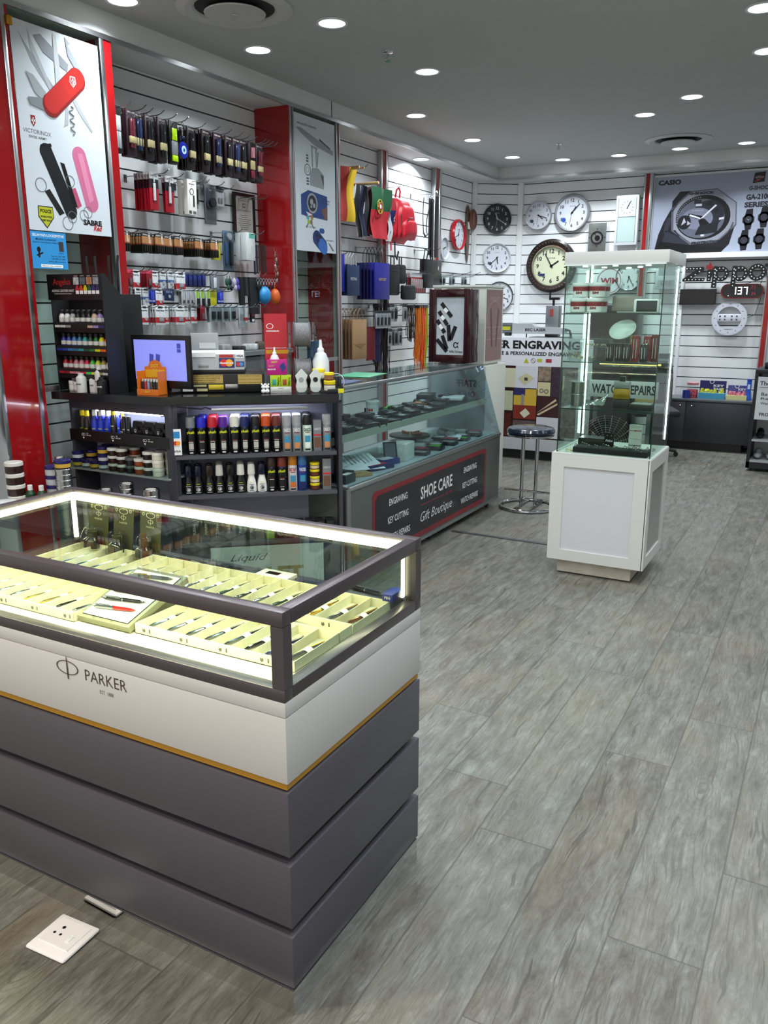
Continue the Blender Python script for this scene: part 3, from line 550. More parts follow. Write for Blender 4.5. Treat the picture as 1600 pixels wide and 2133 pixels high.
bottle([(.018,0),(.018,.04)],['#121214'],[0],AT(-3.425,3.145,.849),'small black jar standing in front of the blue cleaners',GA,cat='jar',name='jar',txt='mp',tz=.02,tr=.018)
bottle([(.019,0),(.019,.09),(.013,.108),(.011,.112)],['#3c2a7a','#141416'],[1,0,0],AT(-3.335,3.19,.849),'purple and black protector can with a yellow nozzle',GA,cap=([(.012,.11),(.006,.135)],'#e6cf16'),txt='mp',tz=.04,tr=.019)
for i,x in enumerate((-3.295,-3.262)): bottle([(.0115,0),(.0115,.12),(.009,.13)],['#111113'],[0,0],AT(x,3.16,.849),('left','right')[i]+' black shoe marker tube standing on the upper left shelf',GA,cat='marker',name='marker_tube',txt='mark',tz=.06,tr=.0115)
for i,x in enumerate((-3.205,-3.125,-3.045,-2.965-.02)):
    t=thing('shoe_care_kit',f'black boxed shoe care kit with a rounded top, {od(i)} from the left','box',AT(x,3.165,.849),'shoe care kits on the upper left shelf')
    sh=MB(); P=[(-.037,0),(.037,0),(.037,.095),(.030,.108),(-.030,.108),(-.037,.095)]; sh.poly(P,-.03,.0); sh.done('case',mat('#121316',.35),t,FR((0,-.0,0),(1,0,0)))
    MB().poly([(-.037,0),(.037,0),(.037,.06),(.012,.06),(.006,.078),(-.028,.078),(-.037,.07)],0,.012).done('sleeve',BLACK,t,FR((0,-.0,0),(1,0,0)))
    MB().b(-.034,.0,.002,.028,.0121,.0128).b(.024,.036,.0,.03,.0121,.0128).done('amber_print',mat('#c07a22',.4),t,FR((0,0,0),(1,0,0))); MB().b(.003,.022,.004,.03,.0122,.0132).ring(-.008,.06,.005,.0065,.0121,.0128).text('mp',-.008,.05,.006,.012,.0124).done('label_print',WHT,t,FR((0,0,0),(1,0,0)))
# left unit, jars on the clear shelf (z .68)
GJ='polish jars on the clear left shelf'; nj=0
def J(x,y,z,kind):
    global nj
    k=dict(n=('#1c1a5e','#14152a','#c9a43c','navy lidded'),w=('#1c1a5e','#14152a','#c9ccd6','navy lidded labelled'),b=('#d9d8d4','#2c1712',None,'white lidded dark brown'),k=('#d9d8d4','#17120f',None,'white lidded black'),o=('#d9d8d4','#8a3f1c',None,'white lidded rust'),c=('#e2e1da','#d8d6c6',None,'white lidded cream'),g=('#5b5d60','#17191f',None,'grey lidded'))[kind]
    nj+=1; col_=int((x+3.75)/.075); row_='front' if y<3.17 else 'back'; lev='bottom' if z<.70 else 'middle' if z<.74 else 'upper'
    jar(.031,.0415,k[0],k[1],AT(x,y,z),f'{k[3]} jar, {lev} layer, {row_} row, {od(max(0,col_))} from left on clear shelf',GJ,band=k[2])
lay=[('n',2),('w',1),('n',1),('n',3),('w',1),('w',1),('n',2),('w',2),('b',2),('b',2),('g',1)]
for i in range(4):
    x=-3.655+.0655*i
    if i<6:
        for lv in range((2,1,1,3,1,2)[i]): J(x,3.145+.004*(i%2),.681+.0417*lv,'nwnwwn'[(i+lv)%6])
        for lv in range((2,1,3,1,1,2)[i]): J(x+.03,3.215,.681+.0417*lv,'wnwnnw'[(i+lv)%6])
for i,(k,n) in enumerate((('b',3),('b',3),('g',2),('o',2),('k',3),('c',3))):
    x=-3.375+.064*i
    for lv in range(n): J(x,3.14,.681+.0417*lv,k)
    for lv in range(n if k!='g' else 1): J(x+.02,3.212,.681+.0417*lv,'boobkc'[i])
# low left: silver tins and stacks on a dark plinth table
lt=thing('low_table','low dark display table below the left shelf unit, holding stacks of tins','table',AT(0,0,0))
MB().b(-3.685,-2.98,2.50,3.10,.50,.54).done('table_top',BLK2,lt)
for x,y in ((-3.66,2.55),(-3.04,2.55),(-3.66,3.04),(-3.04,3.04)): MB().b(x-.02,x+.02,y-.02,y+.02,0,.50).done('leg',BLK2,lt)
def tin(r,h,M,label,group='silver polish tins'):
    k=('tin',r,h)
    if k in PP: return dup(PP[k],M,label,group=group)
    t=thing('polish_tin',label,'tin',M,group); MB().lathe([(r*.97,0),(r*.97,h*.5),(r,h*.52),(r,h*.9),(r*.96,h),(r*.9,h*.97)],seg=24).done('tin_body',mat('#b7b9bb',.22,1),t); MB().disc(0,0,r*.6,h*.97,h*.985).done('lid_print',mat('#c9c6bf',.4),t); PP[k]=t; return t
for s,(x,y,n,r,h) in enumerate(((-3.42,2.84,7,.042,.028),(-3.57,2.95,8,.026,.028),(-3.30,3.0,3,.036,.024),(-3.20,3.05,4,.038,.026),(-3.12,2.98,2,.036,.026),(-3.03,3.05,3,.045,.03))):
    for k in range(n): tin(r,h,AT(x,y,.541+k*(h+.0005)),f'silver polish tin, {od(k)} from the bottom in the {od(s)} stack on the low table')
for k in range(4): jar(.045,.058,'#d6d4cf','#2c1712',AT(-3.64,2.72,.541+k*.0585),f'large white lidded brown jar, {od(k)} from the bottom, at the left edge','large brown jars',band=None)
for k in range(4): jar(.042,.05,'#1c1a5e','#c3c6d0',AT(-3.52,2.86,.541+k*.0505),f'navy lidded white tub, {od(k)} from the bottom, before the red column','navy lidded tubs')
jar(.04,.045,'#1c1a5e','#14152a',AT(-3.42,2.84,.541+7*.0285),'navy lidded jar with a gold band on top of the tall tin stack',None,band='#c9a43c')
for i,(x,y) in enumerate(((-3.585,2.76),(-3.525,2.78))): bottle([(.022,0),(.024,.004),(.024,.065),(.012,.085)],['#17452b','#e0dc2a','#17452b'],[0,0,0],AT(x,y,.541),('left','right')[i]+' green bottle with a white cap on the low table','green bottles',cap=([(.013,.083),(.013,.108),(.011,.11)],'#e4e4e2'),txt='plush',tc='#e0dc2a',tz=.045,tr=.024)
jar(.075,.05,'#e4e5e6','#dcdedf',AT(-3.60,2.60,.541),'wide white tub with printed rim at the left edge of the low table',None,name='wide_tub'); jar(.046,.04,'#b9bbc2','#2e5f9a',AT(-3.17,2.92,.541),'silver tin with a blue rim among the tins on the low table',None,name='blue_tin'); jar(.046,.04,'#2a2a35','#4d8a4a',AT(-3.11,2.88,.541),'flat green and blue tin at the front of the low table',None,name='green_tin')
carton(0,0,0,.16,.03,.1,'#8a5a34','wooden brush box with a white top on the low table','SHOE BRUSH','#e8e8e8',M=AT(-3.03,2.83,.541),group=None)
# ---------------------------------------------------------------- on the worktop (z 1.10)
T0=1.1005
rk=thing('paint_display_rack','black stepped display rack of acrylic leather paints standing on the worktop','display rack',AT(-3.70,3.10,T0))
# local: x right, y back, z up
MB().poly([(0,0),(.125,0),(.125,.50),(.02,.605),(0,.605)],-.006,0).done('side_panel',BLK2,rk,FR((.385,0,0),(0,1,0),(0,0,1)))
MB().poly([(0,0),(.125,0),(.125,.50),(.02,.605),(0,.605)],0,.006).done('side_panel',BLK2,rk,FR((.0,0,0),(0,1,0),(0,0,1)))
MB().b(0.007,.378,.112,.122,0,.50).done('back_panel',BLK2,rk); hd=MB().b(-.005,.386,-.01,.0,.475,.605).done('header_board',BLACK,rk)
q=FR((0,-.0105,0),(1,0,0)); 
MB().text('Angelus',.105,.562,.042,.13,0,bold=.0,sp=.95).done('brand_lettering',mat('#c01f25',.5),hd,q)
MB().text('ACRYLIC LEATHER PAINT',.11,.522,.012,.165,0,bold=.02).text('FLEXIBLE NON-CRACKING FORMULA',.11,.507,.005,.13,0).text('SHOES',.212,.594,.006,.025,0).text('JACKETS',.258,.594,.006,.028,0).text('BAGS',.305,.594,.006,.022,0).text('FURNITURE',.352,.594,.006,.036,0).done('lettering',mat('#dcdcdc',.5),hd,q)
for i,c in enumerate(('#b9bcc2','#5a6470','#a9785a','#8a8f98')): MB().b(.193+.047*i,.232+.047*i,.552,.588,0,.0006).done('picture',mat(c,.6,noise=.5,scale=60),hd,q)
for i,c in enumerate(('#b8303a','#c8442a','#d8c81e','#2a5a34','#3a2a7a','#3c2a60')):
    MB().b(.205+.029*i,.230+.029*i,.515,.535,0,.0006).poly([(.207+.029*i,.535),(.228+.029*i,.535),(.224+.029*i,.548),(.211+.029*i,.548)],0,.0006).done('printed_bottle',mat(c,.5),hd,q); MB().b(.206+.029*i,.229+.029*i,.505,.522,.0004,.001).done('printed_label',WHT,hd,q)
rows=[(.365,['#e4e4e4','#dcdcdc','#9a9c9e','#141416','#17181a','#1c1a1a','#c2a88e','#9a83c0','#2e2a6a']),(.245,['#28309a','#2c3fa8','#3a7ac0','#2a6f9c','#2a9c9c','#1f4636','#1f7034','#d6cf22','#d65a1e']),(.125,['#b02030','#8e1622','#c87a8a','#d08aa0','#d81e50','#3cc04a','#c8d42a','#9c9048','#b9bcc4'])]
for r,(z,cs) in enumerate(rows):
    MB().b(.007,.378,.0,.10,z-.030,z-.004).done('shelf_step',BLK2,rk)
    MB().b(.007,.378,.0,.012,z-.055,z-.03).done('shelf_lip',BLACK,rk)
    for i,c in enumerate(cs):
        MB().b(.014+.0405*i,.052+.0405*i,z-.030,z-.018,0,.0006).done('colour_chip',mat(c,.5),rk,FR((0,-.0005,0),(1,0,0)))
for r,(z,cs) in enumerate(rows):
    for i,c in enumerate(cs):
        nm='white grey black red orange'.split(); k=('pb',c); M=AT(-3.70+.033+.0405*i,3.10+.035,T0+z-.0035)
        lab=f'small paint bottle with a black cap, {od(i)} from the left on the {("top","middle","lower")[r]} rack step'
        t=thing('paint_bottle',lab,'paint bottle',M,'acrylic paint bottles'); 
        if not hasattr(jar,'pbm'): jar.pbm={}
        cb=MB().lathe([(.0145,0),(.016,.002),(.016,.030),(.010,.042),(.0095,.046)],seg=12,ms=[0,0,0,0]).done('bottle_body',mat(c,.25),t)
        MB().lathe([(.0163,.004),(.0163,.024)],seg=12).done('paper_label',mat('#d6d6d4',.5),cb); MB().lathe([(.011,.045),(.012,.047),(.012,.062),(.010,.064)],seg=12).done('cap',BLK2,t)
base=[(.05,.16,.022,.03,.05),(.085,.16,.022,.03,.05),(.12,.16,.022,.03,.05),(.165,.12,.02,.028,.07),(.21,.12,.02,.03,.07)]
for i,(x,y,r,h,_) in enumerate(((.045,.075,.019,.045,0),(.088,.075,.019,.045,0),(.130,.075,.019,.048,0))): jar(r,h,'#1a1a1c','#c9cacc',AT(-3.70+x,3.10+y,T0+.05),f'small white finisher jar on the rack floor, {od(i)} from the left in the back row',None,band='#e6e6e4')
MB().b(.007,.378,.052,.11,.0,.048).done('base_step',BLK2,rk)
for i,(x,r,h) in enumerate(((.075,.017,.055),(.112,.016,.05),(.15,.019,.05))): jar(r,h,'#e2e2e2' if i!=2 else '#141414','#c9cacc',AT(-3.70+x,3.124,T0),f'white labelled jar standing in front of the rack, {od(i)} from the left',None,band='#e6e6e4')
for i,(x,r,h,c) in enumerate(((.198,.027,.10,'#dcdcda'),(.25,.023,.085,'#1c1c1e'),(.298,.025,.135,'#e2e2e0'),(.345,.028,.085,'#141416'))):
    bottle([(r*.95,0),(r,.003),(r,h*.78),(r*.55,h*.9)],['#d9d9d7' if i!=3 else '#17171a'],[0]*3,AT(-3.70+x,3.085 if i==3 else 3.12-(.04 if i==0 else .005),T0),('wide white leather preparer bottle','dark capped white deglazer bottle','tall white finisher bottle','square black CLEAR lacquer bottle')[i]+' in front of the paint rack',None,name='finisher_bottle',cap=([(r*.55,h*.89),(r*.56,h),(r*.5,h*1.02)],c),txt=('PREPARER','DEGLAZER','FINISHER','CLEAR')[i],tc='#2a2a2c' if i!=3 else '#e8e8e8',tz=h*.45,tr=r)
for i,(x,a) in enumerate(((.15,-.10),(.21,-.08),(.30,.0),(.355,.08))):
    solo('black_rod',MB().tube([(0,0,0),(a*.2,0,.66),(a*.25+.004,0,.70)],.006,8),BLK2,f'black rod sticking up behind the paint rack, {od(i)} from the left','rod',AT(-3.70+x-a*.1,3.236,T0),'black rods behind the rack')
for x in (.15,.21,.30,.355): pass
# black cabinet beside the rack and the monitor
bx=thing('media_cabinet','tall black cabinet standing behind the paint rack and the monitor','cabinet',AT(-3.52,3.24,T0)); MB().b(0,.19,0,.14,0,.505,bev=.003).done('case',BLACK,bx); MB().b(.17,.175,-.004,0,.1,.4).done('door_handle',BLK2,bx)
mo=thing('monitor','black flat monitor showing a boot advertisement on a violet screen','monitor',AT(-3.285,3.237,T0))
MB().b(0,.40,.0,.02,.03,.30,bev=.003).done('bezel',BLACK,mo); sc=MB().b(.022,.375,-.0015,0,.07,.275).done('screen',mat('#7f86dd',.3,emit=.75),mo)
bt=MB(); bt.T=FR((0,-.002,0),(1,0,0))
for dx in (0,.045): bt.poly([(.10+dx,.085),(.165+dx,.085),(.165+dx,.135),(.152+dx,.16),(.158+dx,.20),(.13+dx,.205),(.125+dx,.15),(.098+dx,.11)],0,.0006+.0003*(dx>0))
bt.b(.32,.345,.235,.26,0,.0006).b(.32,.345,.215,.232,0,.0006).done('screen_boots',mat('#3f47a8',.3,emit=.35),sc); 
b2=MB(); b2.T=FR((0,-.0022,0),(1,0,0)); b2.b(.10,.168,.079,.088,0,.001).b(.148,.212,.079,.088,0,.0012).done('screen_soles',mat('#a9b0f0',.3,emit=.6),sc)
MB().b(.12,.28,.0,.12,0,.012).done('foot',BLACK,mo); MB().b(.18,.22,.018,.05,.01,.2).done('stand_neck',BLACK,mo)
# orange lighter display
dp=thing('lighter_display','orange cardboard counter display of pocket lighters with a rounded header','display box',AT(-3.10,3.185,T0,R(8)))
OR=mat('#d9711c',.45); hb=MB(); hb.poly([(-.065,.0),(.065,.0),(.065,.14),(.042,.142),(.03,.165),(.0,.175),(-.03,.165),(-.042,.142),(-.065,.14)],-.004,0); hb.done('header_card',OR,dp,FR((0,.03,0),(1,0,0)))
MB().b(-.065,.065,-.045,-.04,0,.03).done('front_lip',OR,dp); MB().b(-.065,-.062,-.04,.03,0,.12).done('side_flap',OR,dp); MB().b(.062,.065,-.04,.03,0,.12).done('side_flap',OR,dp); MB().b(-.065,.065,-.04,.03,0,.003).done('base',OR,dp)
MB().b(-.060,.060,.085,.125,0,.0006).done('yellow_panel',mat('#e0a81e',.5),dp,FR((0,.029,0),(1,0,0)))
MB().text('DOT',0,.145,.018,.045,.0008,bold=.03).text('DOT-602',0,.128,.006,.03,.0008).done('lettering',mat('#e9c23c',.5),dp,FR((0,.029,0),(1,0,0))); MB().text('DOT',0,.018,.011,.03,.0006,bold=.03).done('lettering',mat('#e9c23c',.5),dp,FR((0,-.0455,0),(1,0,0)))
for r in range(2):
    for i,c in enumerate(('#14162e','#b02428','#7f8ab0','#4a4238','#17120f','#2a2a2e')):
        t=thing('pocket_lighter',f'pocket lighter in the orange display, {od(i)} from the left, '+('front row','back row')[r],'lighter',AT(-3.10-.05+.02*i+.004,3.185-.02+.025*r,T0+.0035,R(8)),'lighters in the orange display')
        MB().b(-.0075,.0075,-.005,.005,0,.062,bev=.002).done('body',mat(c,.25),t); MB().b(-.0075,.0075,-.005,.005,.0625,.078,bev=.001).done('metal_head',CHROME,t)
# cash drawer and printer
an=math.atan2(3.67-3.335,-2.719+3.014)-.35
W0=Vector((-3.008,3.29)); Wt=Vector((-2.655-W0.x,3.545-W0.y)); WL=Wt.length; an=math.atan2(Wt.y,Wt.x)
cdw=thing('cash_drawer','black cash drawer with gold notice plates on its front','cash drawer',AT(W0.x,W0.y,T0,an))
MB().b(0,WL,0,.34,.004,.10,bev=.003).done('case',BLACK,cdw)
for x in (.03,WL-.03): MB().lathe([(.01,0),(.01,.005)],c=(x,.04,0),seg=10).done('rubber_foot',BLK2,cdw)
F0=FR((0,-.0005,0),(1,0,0)); GP=mat('#b39a5c',.3,.7)
g1=MB().b(.008,.222,.050,.095,0,.001).done('notice_plate',GP,cdw,F0); g2=MB().b(.30,.425,.045,.095,0,.001).done('notice_plate',GP,cdw,F0)
MB().text('NO REFUNDS ON NON DEFECTIVE GOODS',.115,.0885,.0055,.205,.0012,bold=.02).text('EXCHANGES WITHIN 7 DAYS MUST BE',.115,.0775,.0055,.185,.0012,bold=.02).text('ACCOMPANIED BY A RECEIPT',.115,.0665,.0055,.145,.0012,bold=.02).text('BY ORDER OF MANAGEMENT',.115,.0555,.0055,.14,.0012,bold=.02).done('lettering',BLACK,g1)
MB().text('No Credit cards under',.3625,.0875,.005,.105,.0012,bold=.02).text('R50-00 will be accepted',.3625,.070,.005,.112,.0012,bold=.02).text('by order of Management',.3625,.0525,.005,.115,.0012,bold=.02).done('lettering',BLACK,g2)
MB().disc(.038,.035,.011,0,.001).b(.012,.065,.010,.024,0,.001).done('white_tag',WHT,cdw,F0)
MB().b(.065,.135,.034,.044,0,.001).b(.085,.140,.010,.024,0,.001).done('pale_plate',mat('#b9b48c',.3,.5),cdw,F0); MB().b(.146,.224,.018,.044,0,.002,bev=.0009).done('yellow_plate',mat('#d0bc3c',.3,.6),cdw,F0); MB().b(.232,.298,.022,.046,0,.002,bev=.0009).done('silver_plate',STEEL,cdw,F0)
pr=thing('cheque_printer','grey till printer with card stickers on top of the cash drawer','printer',AT(W0.x,W0.y,T0+.1005,an))
PG=mat('#b4b7ba',.4); MB().poly([(.01,.02),(.20,.02),(.20,.055),(.17,.10),(.03,.12),(.01,.10)],.045,.335).done('body',PG,pr,FR((0,0,0),(0,1,0),(0,0,1)))
MB().b(.043,.337,.01,.21,.0,.022,bev=.004).done('base',BLK2,pr); MB().b(.055,.20,.105,.118,.105,.205,bev=.003).done('raised_cover',mat('#9b9ea2',.4),pr); MB().b(.10,.185,.100,.105,.125,.155).done('cover_window',mat('#b9bcc0',.3),pr)
MB().b(.08,.16,.03,.09,.118,.1195).done('paper_slot',mat('#eef0f2',.3),pr) if False else None
pf=FR((0,.009,0),(1,0,0)); MB().b(.06,.19,.085,.108,0,.002).done('bright_label',mat('#e8eaec',.3),pr,pf); MB().b(.10,.15,.035,.05,0,.003,bev=.001).done('button_plate',mat('#9ea1a4',.3),pr,pf)
s1=MB().b(.205,.285,.03,.080,0,.0012).done('blue_sticker',mat('#1b2f6e',.4),pr,pf); MB().disc(.230,.055,.019,.0013,.002).done('red_circle',mat('#d8242b',.4),s1); MB().disc(.258,.055,.019,.0014,.0023).done('yellow_circle',mat('#f0a92a',.4),s1); MB().text('MasterCard',.244,.055,.010,.07,.0026,bold=.03).done('lettering',WHT,s1)
MB().b(.207,.28,.083,.098,0,.0012).done('red_sticker',mat('#b02c30',.4),pr,pf); s2=MB().b(.292,.335,.080,.10,0,.0012).done('white_sticker',WHT,pr,pf); MB().text('VISA',.3135,.09,.012,.035,.0016,bold=.04,shear=.2).done('lettering',mat('#1b2350',.4),s2)
s3=MB().b(.292,.334,.035,.062,0,.0012).done('navy_sticker',mat('#1b2f6e',.4),pr,pf); MB().disc(.305,.048,.010,.0013,.002).done('red_circle',mat('#d8242b',.4),s3); MB().disc(.320,.048,.010,.0014,.0022).done('blue_circle',mat('#3a8ad0',.4),s3)
pen('black',AT(W0.x+.02,W0.y+.03,T0+.107,R(40)),'glossy black pen lying on the front edge of the cash drawer')
pen('gold',AT(W0.x-.06,W0.y+.16,T0+.008,R(80)),'orange pen lying on the worktop beside the cash drawer')
# vape boxes
def at(u,out,z,rz=0): return U2b(u,z,out)   # along the angled front edge
vp=thing('vape_display','stack of pink and green vape packs on a white warning card','display box',at(.585,-.09,T0))
def nb(x0,x1,z0,z1,c,y=0.0,d=.03): return MB().b(x0,x1,y,y+d,z0,z1,bev=.0008).done('pack',mat(c,.4),vp)
nb(-.055,.055,0,.032,'#d9dad8'); a1=nb(-.055,-.001,.0325,.092,'#a4c41a'); a2=nb(.001,.055,.0325,.092,'#a4c41a'); a3=nb(-.07,.035,.093,.172,'#b3167a',.005)
f=FR((0,-.0006,0),(1,0,0)); MB().text('WARNING:',0,.024,.005,.03,0).text('This product contains nicotine',0,.015,.004,.085,0).text('Nicotine is an addictive substance',0,.008,.004,.095,0).done('lettering',BLACK,vp,f)
MB().b(-.045,-.025,.04,.07,0,.001,bev=.0004).done('printed_device',mat('#2f9a8a',.3),a1,f); MB().b(.010,.03,.04,.07,0,.001,bev=.0004).done('printed_device',mat('#a04a22',.3),a2,f)
MB().text('NASTY',-.012,.060,.010,.045,0,rot=1.4,bold=.03).text('NASTY',.045,.060,.010,.045,0,rot=1.4,bold=.03).done('lettering',BLACK,vp,f); MB().text('NASTY',-.03,.160,.010,.032,-.005,bold=.03).text('RASTY',-.045,.14,.006,.03,-.005).done('lettering',mat('#d8d024',.4),a3,FR((0,-.0006,0),(1,0,0))); MB().text('PEACH ICE',-.045,.122,.007,.04,-.005,bold=.03).done('lettering',WHT,a3,f)
MB().poly([(-.005,.14),(.018,.158),(.03,.13),(.01,.108)],-.005,-.004).done('printed_device',mat('#23327a',.3),a3,f)
# connoisseurs red pack in clear stand, cord reels, bottles, watch oilers
rp=thing('polishing_cloth_pack','tall red polishing cloth pack in a clear stand behind the vape packs','pack',at(.575,-.235,T0)); RC=mat('#b3202c',.3)
c=MB().b(-.06,.06,0,.004,.16,.405).done('red_card',RC,rp); MB().ring(-.03,.34,.012,.0145,0,.0006,seg=20,sx=1.3).text('CONNOISSEURS.',-.015,.315,.008,.07,0,bold=.02).text('JEWELLERY POLISHING CLOTH',0,.225,.006,.11,0).done('lettering',WHT,c,FR((0,-.0006,0),(1,0,0))); MB().b(-.055,.065,.195,.215,0,.0006).done('gold_band',GOLD,c,FR((0,-.0006,0),(1,0,0)))
MB().b(-.085,.085,-.01,-.007,0,.17).b(-.085,.085,.02,.023,0,.36).b(-.085,.085,-.01,.023,0,.003).done('clear_stand',PLS,rp)
rl=thing('cord_dispenser','clear stand holding two spools of grey cord','cord spools',at(.712,-.22,T0))
for z in (.105,.295): MB().lathe([(.065,-.045),(.07,-.042),(.062,-.035),(.064,0),(.062,.035),(.07,.042),(.065,.045)],c=(0,0,z),axis='x',seg=24).done('cord_spool',mat('#6f6d70',.6,noise=.4,scale=200),rl)
for z in (.025,.215,.36): MB().b(-.065,.065,-.055,.06,z,z+.003).done('clear_shelf',PLS,rl)
for x in (-.066,.063): MB().b(x,x+.003,-.055,.06,0,.363).done('clear_side',PLS,rl)
def squeeze(M,lab,s=1.0): return bottle([(.03*s,0),(.034*s,.006),(.034*s,.07*s),(.022*s,.10*s),(.012*s,.108*s)],['#d5dade'],[0]*4,M,lab,None,name='squeeze_bottle',cap=([(.014*s,.106*s),(.014*s,.118*s),(.008*s,.125*s),(.005*s,.155*s)],'#e8eaec'))
squeeze(at(.81,-.19,T0+.06),'large clear squeeze bottle with a white nozzle behind the yellow tubs',1.35); squeeze(at(.56,-.15,T0+.11),'small white squeeze bottle between the vape packs and the cord spools',.8)
solo('plinth_block',MB().b(-.05,.05,-.04,.04,0,.06),BLK2,'small dark block under the large squeeze bottle','block',at(.81,-.19,T0)); solo('plinth_block',MB().b(-.03,.03,-.03,.03,0,.11),PLS,'clear block under the small squeeze bottle','block',at(.56,-.15,T0))
solo('blue_mug',MB().lathe([(.03,0),(.034,.004),(.036,.13),(.033,.128),(.03,.01)],seg=20),mat('#2a4a66',.3),'dark blue beaker of pens right of the cord spools','beaker',at(.78,-.27,T0+.13)); solo('plinth_block',MB().b(-.04,.04,-.04,.04,0,.13),BLK2,'dark block under the blue beaker','block',at(.78,-.27,T0))
pen('black',at(.79,-.265,T0+.28)@Matrix.Rotation(R(80),4,'X'),'black pen standing in the blue beaker')
trr=thing('clear_tray','clear plastic tray holding white dispensers and yellow tubs','tray',at(.76,-.08,T0)); MB().b(-.10,.12,-.055,.055,0,.003).done('tray_base',PLS,trr); MB().b(-.10,.13,-.056,-.053,0,.03).done('tray_lip',PLS,trr)
for i,(x,y,c) in enumerate(((-.075,-.03,'#8f9898'),(-.0,-.03,'#0f1114'))):
    for j in range(2):
        t=thing('thread_dispenser','white thread dispenser with a '+('grey','black')[i]+' disc, '+('front','rear')[j]+' one','dispenser',at(.765+x+.008*j,-.08-y+.0-.0-.033*j-.03,T0+.004),'thread dispensers')
        MB().poly([(-.028,.03),(-.024,.008),(-.012,0),(.012,0),(.024,.008),(.028,.03),(.022,.06),(.030,.085),(.0,.118),(-.030,.085),(-.022,.06)],0,.022).done('case',mat('#cfd4cf',.4),t,FR((0,0,0),(1,0,0))); MB().disc(0,.065,.013,.0221,.0235).done('coloured_disc',mat(c,.3),t,FR((0,0,0),(1,0,0)))
jar(.031,.06,'#e6cf16','#4a2a33',at(.84,-.06,T0+.0035),'lower yellow lidded tub of the counter stack','yellow tubs',band='#e3dcd0'); jar(.026,.04,'#e6cf16','#6b3a1e',at(.837,-.06,T0+.065),'upper yellow lidded tub of the counter stack','yellow tubs',band='#8a5a3a'); jar(.034,.05,'#e6cf16','#e6e2d4',at(.79,-.125,T0+.07),'pale tub with a yellow lid at the back of the counter stack','yellow tubs',band='#e8e4da')
solo('plinth_block',MB().b(-.03,.03,-.025,.025,0,.066),PLS,'clear block under the pale yellow lidded tub','block',at(.79,-.125,T0+.0035))
for k in range(3): solo('bangle',MB().tube([(math.cos(a)*.045,0,.047+math.sin(a)*.045) for a in [2*PI*i/24 for i in range(24)]],.0025,6,closed=True),PLS if k else mat('#d8dadc',.15),'clear bracelet standing in the coil, '+('front','middle','back')[k],'bracelet',at(.885+.004*k,-.14-.012*k,T0,0)@Matrix.Rotation(R(-20),4,'Z'),'clear bracelets')
for k in range(6):
    solo('key_blank_pack',MB().b(-.003,.003,-.02,.02,0,.06,bev=.001),mat('#33353a',.3),f'small dark sachet standing in the black rack, {od(k)} from the left','sachet',at(.865+.008*k,-.11,T0+.02),'dark sachets')
solo('sachet_rack',MB().b(-.028,.03,-.028,.028,0,.018,bev=.002).b(-.028,.03,-.030,-.028,0,.03),BLK2,'low black rack holding the dark sachets at the worktop end','rack',at(.885,-.11,T0))
t=thing('superglue_box','yellow tag box on the glass top beside the worktop end','box',at(.875,-.035,T0)); MB().b(-.05,.03,-.012,.012,0,.02,bev=.001).done('box',BLK2,t); MB().b(.005,.035,-.015,-.012,0,.022).done('yellow_tag',mat('#d8cf20',.4),t)
for i,x in enumerate((.552,.572)):
    solo('bead_ornament',MB().sph((0,0,.012),.012).sph((0,0,.033),.011).sph((-.007,-.0,.047),.005).sph((.007,0,.047),.005),WHT,('left','right')[i]+' little white beaded ornament beside the vape packs','ornament',at(x-.045,-.08,T0+.1005) if False else at(x-.06,-.07,T0),'white ornaments')
for i,(x,c) in enumerate(((.64,'#c86a1e'),(.665,'#c9a81e'))): solo('small_bottle',MB().lathe([(.01,0),(.012,.003),(.012,.03),(.006,.04),(.006,.05)],seg=12),mat(c,.3),('orange','yellow')[i]+' little bottle beside the cord spools','bottle',at(x+.115,-.145,T0),None)
# back ledge with grinding things behind the till
bs=thing('back_bench','low grey bench along the slat wall behind the till with workshop clutter','bench',AT(-3.98,3.70,0)); MB().b(0,.30,0,1.6,1.20,1.23).done('bench_top',mat('#6b6e70',.4),bs); MB().b(.0,.28,0.02,1.58,0,1.19).done('bench_body',GREY,bs)
for i in range(9):
    y=3.80+.16*i; c=('#3a3c40','#c9cdd0','#55585c','#d8c21e','#2a2b2e','#8a8d90','#1d1d20','#b4b8bb','#4a3c30')[i]
    solo('tool_pouch',MB().b(-.05,.05,-.055,.055,0,.035+.01*(i%3),bev=.01),mat(c,.4,noise=.3,scale=30),('dark grey','pale','grey','yellow','black','silver grey','jet black','light grey','brown')[i]+' bagged workshop part lying on the bench behind the till','bag',AT(-3.80,y,1.2305,.3*i),'bagged workshop parts')
# ---------------------------------------------------------------- sloping glass counter with the shop banner
gc=thing('glass_counter','long grey glass-fronted counter with a dark services banner on its side','display counter',AT(0,0,0)); gx=-2.267; ya,yb=3.76,6.07
GM=mat('#5d625f',.35,.2,noise=.03,scale=60); AF=mat('#9ea1a2',.3,.8)
MB().b(-2.86,gx,ya,yb,.06,.555).done('base_body',GM,gc); MB().b(-2.88,gx+.006,ya,yb+.004,.555,.58,bev=.003).done('deck_frame',AF,gc); MB().b(gx-.004,gx+.005,ya-.03,ya+.01,.06,.57).done('corner_strip',AF,gc)
MB().b(-2.86,gx+.004,ya,yb+.002,.05,.072).done('bottom_strip',AF,gc)
for y in (ya+.1,4.9,yb-.12):
    for x in (gx-.05,-2.8): MB().lathe([(.024,-.01),(.025,0),(.024,.01)],c=(x,y,.025),axis='x',seg=14).done('castor_wheel',BLACK,gc); MB().b(x-.012,x+.012,y-.01,y+.01,.03,.06).done('castor_bracket',STEEL,gc)
MB().b(-2.85,gx-.02,ya,yb-.01,.58,.583).done('deck_sheet',mat('#aeb6bd',.3),gc)
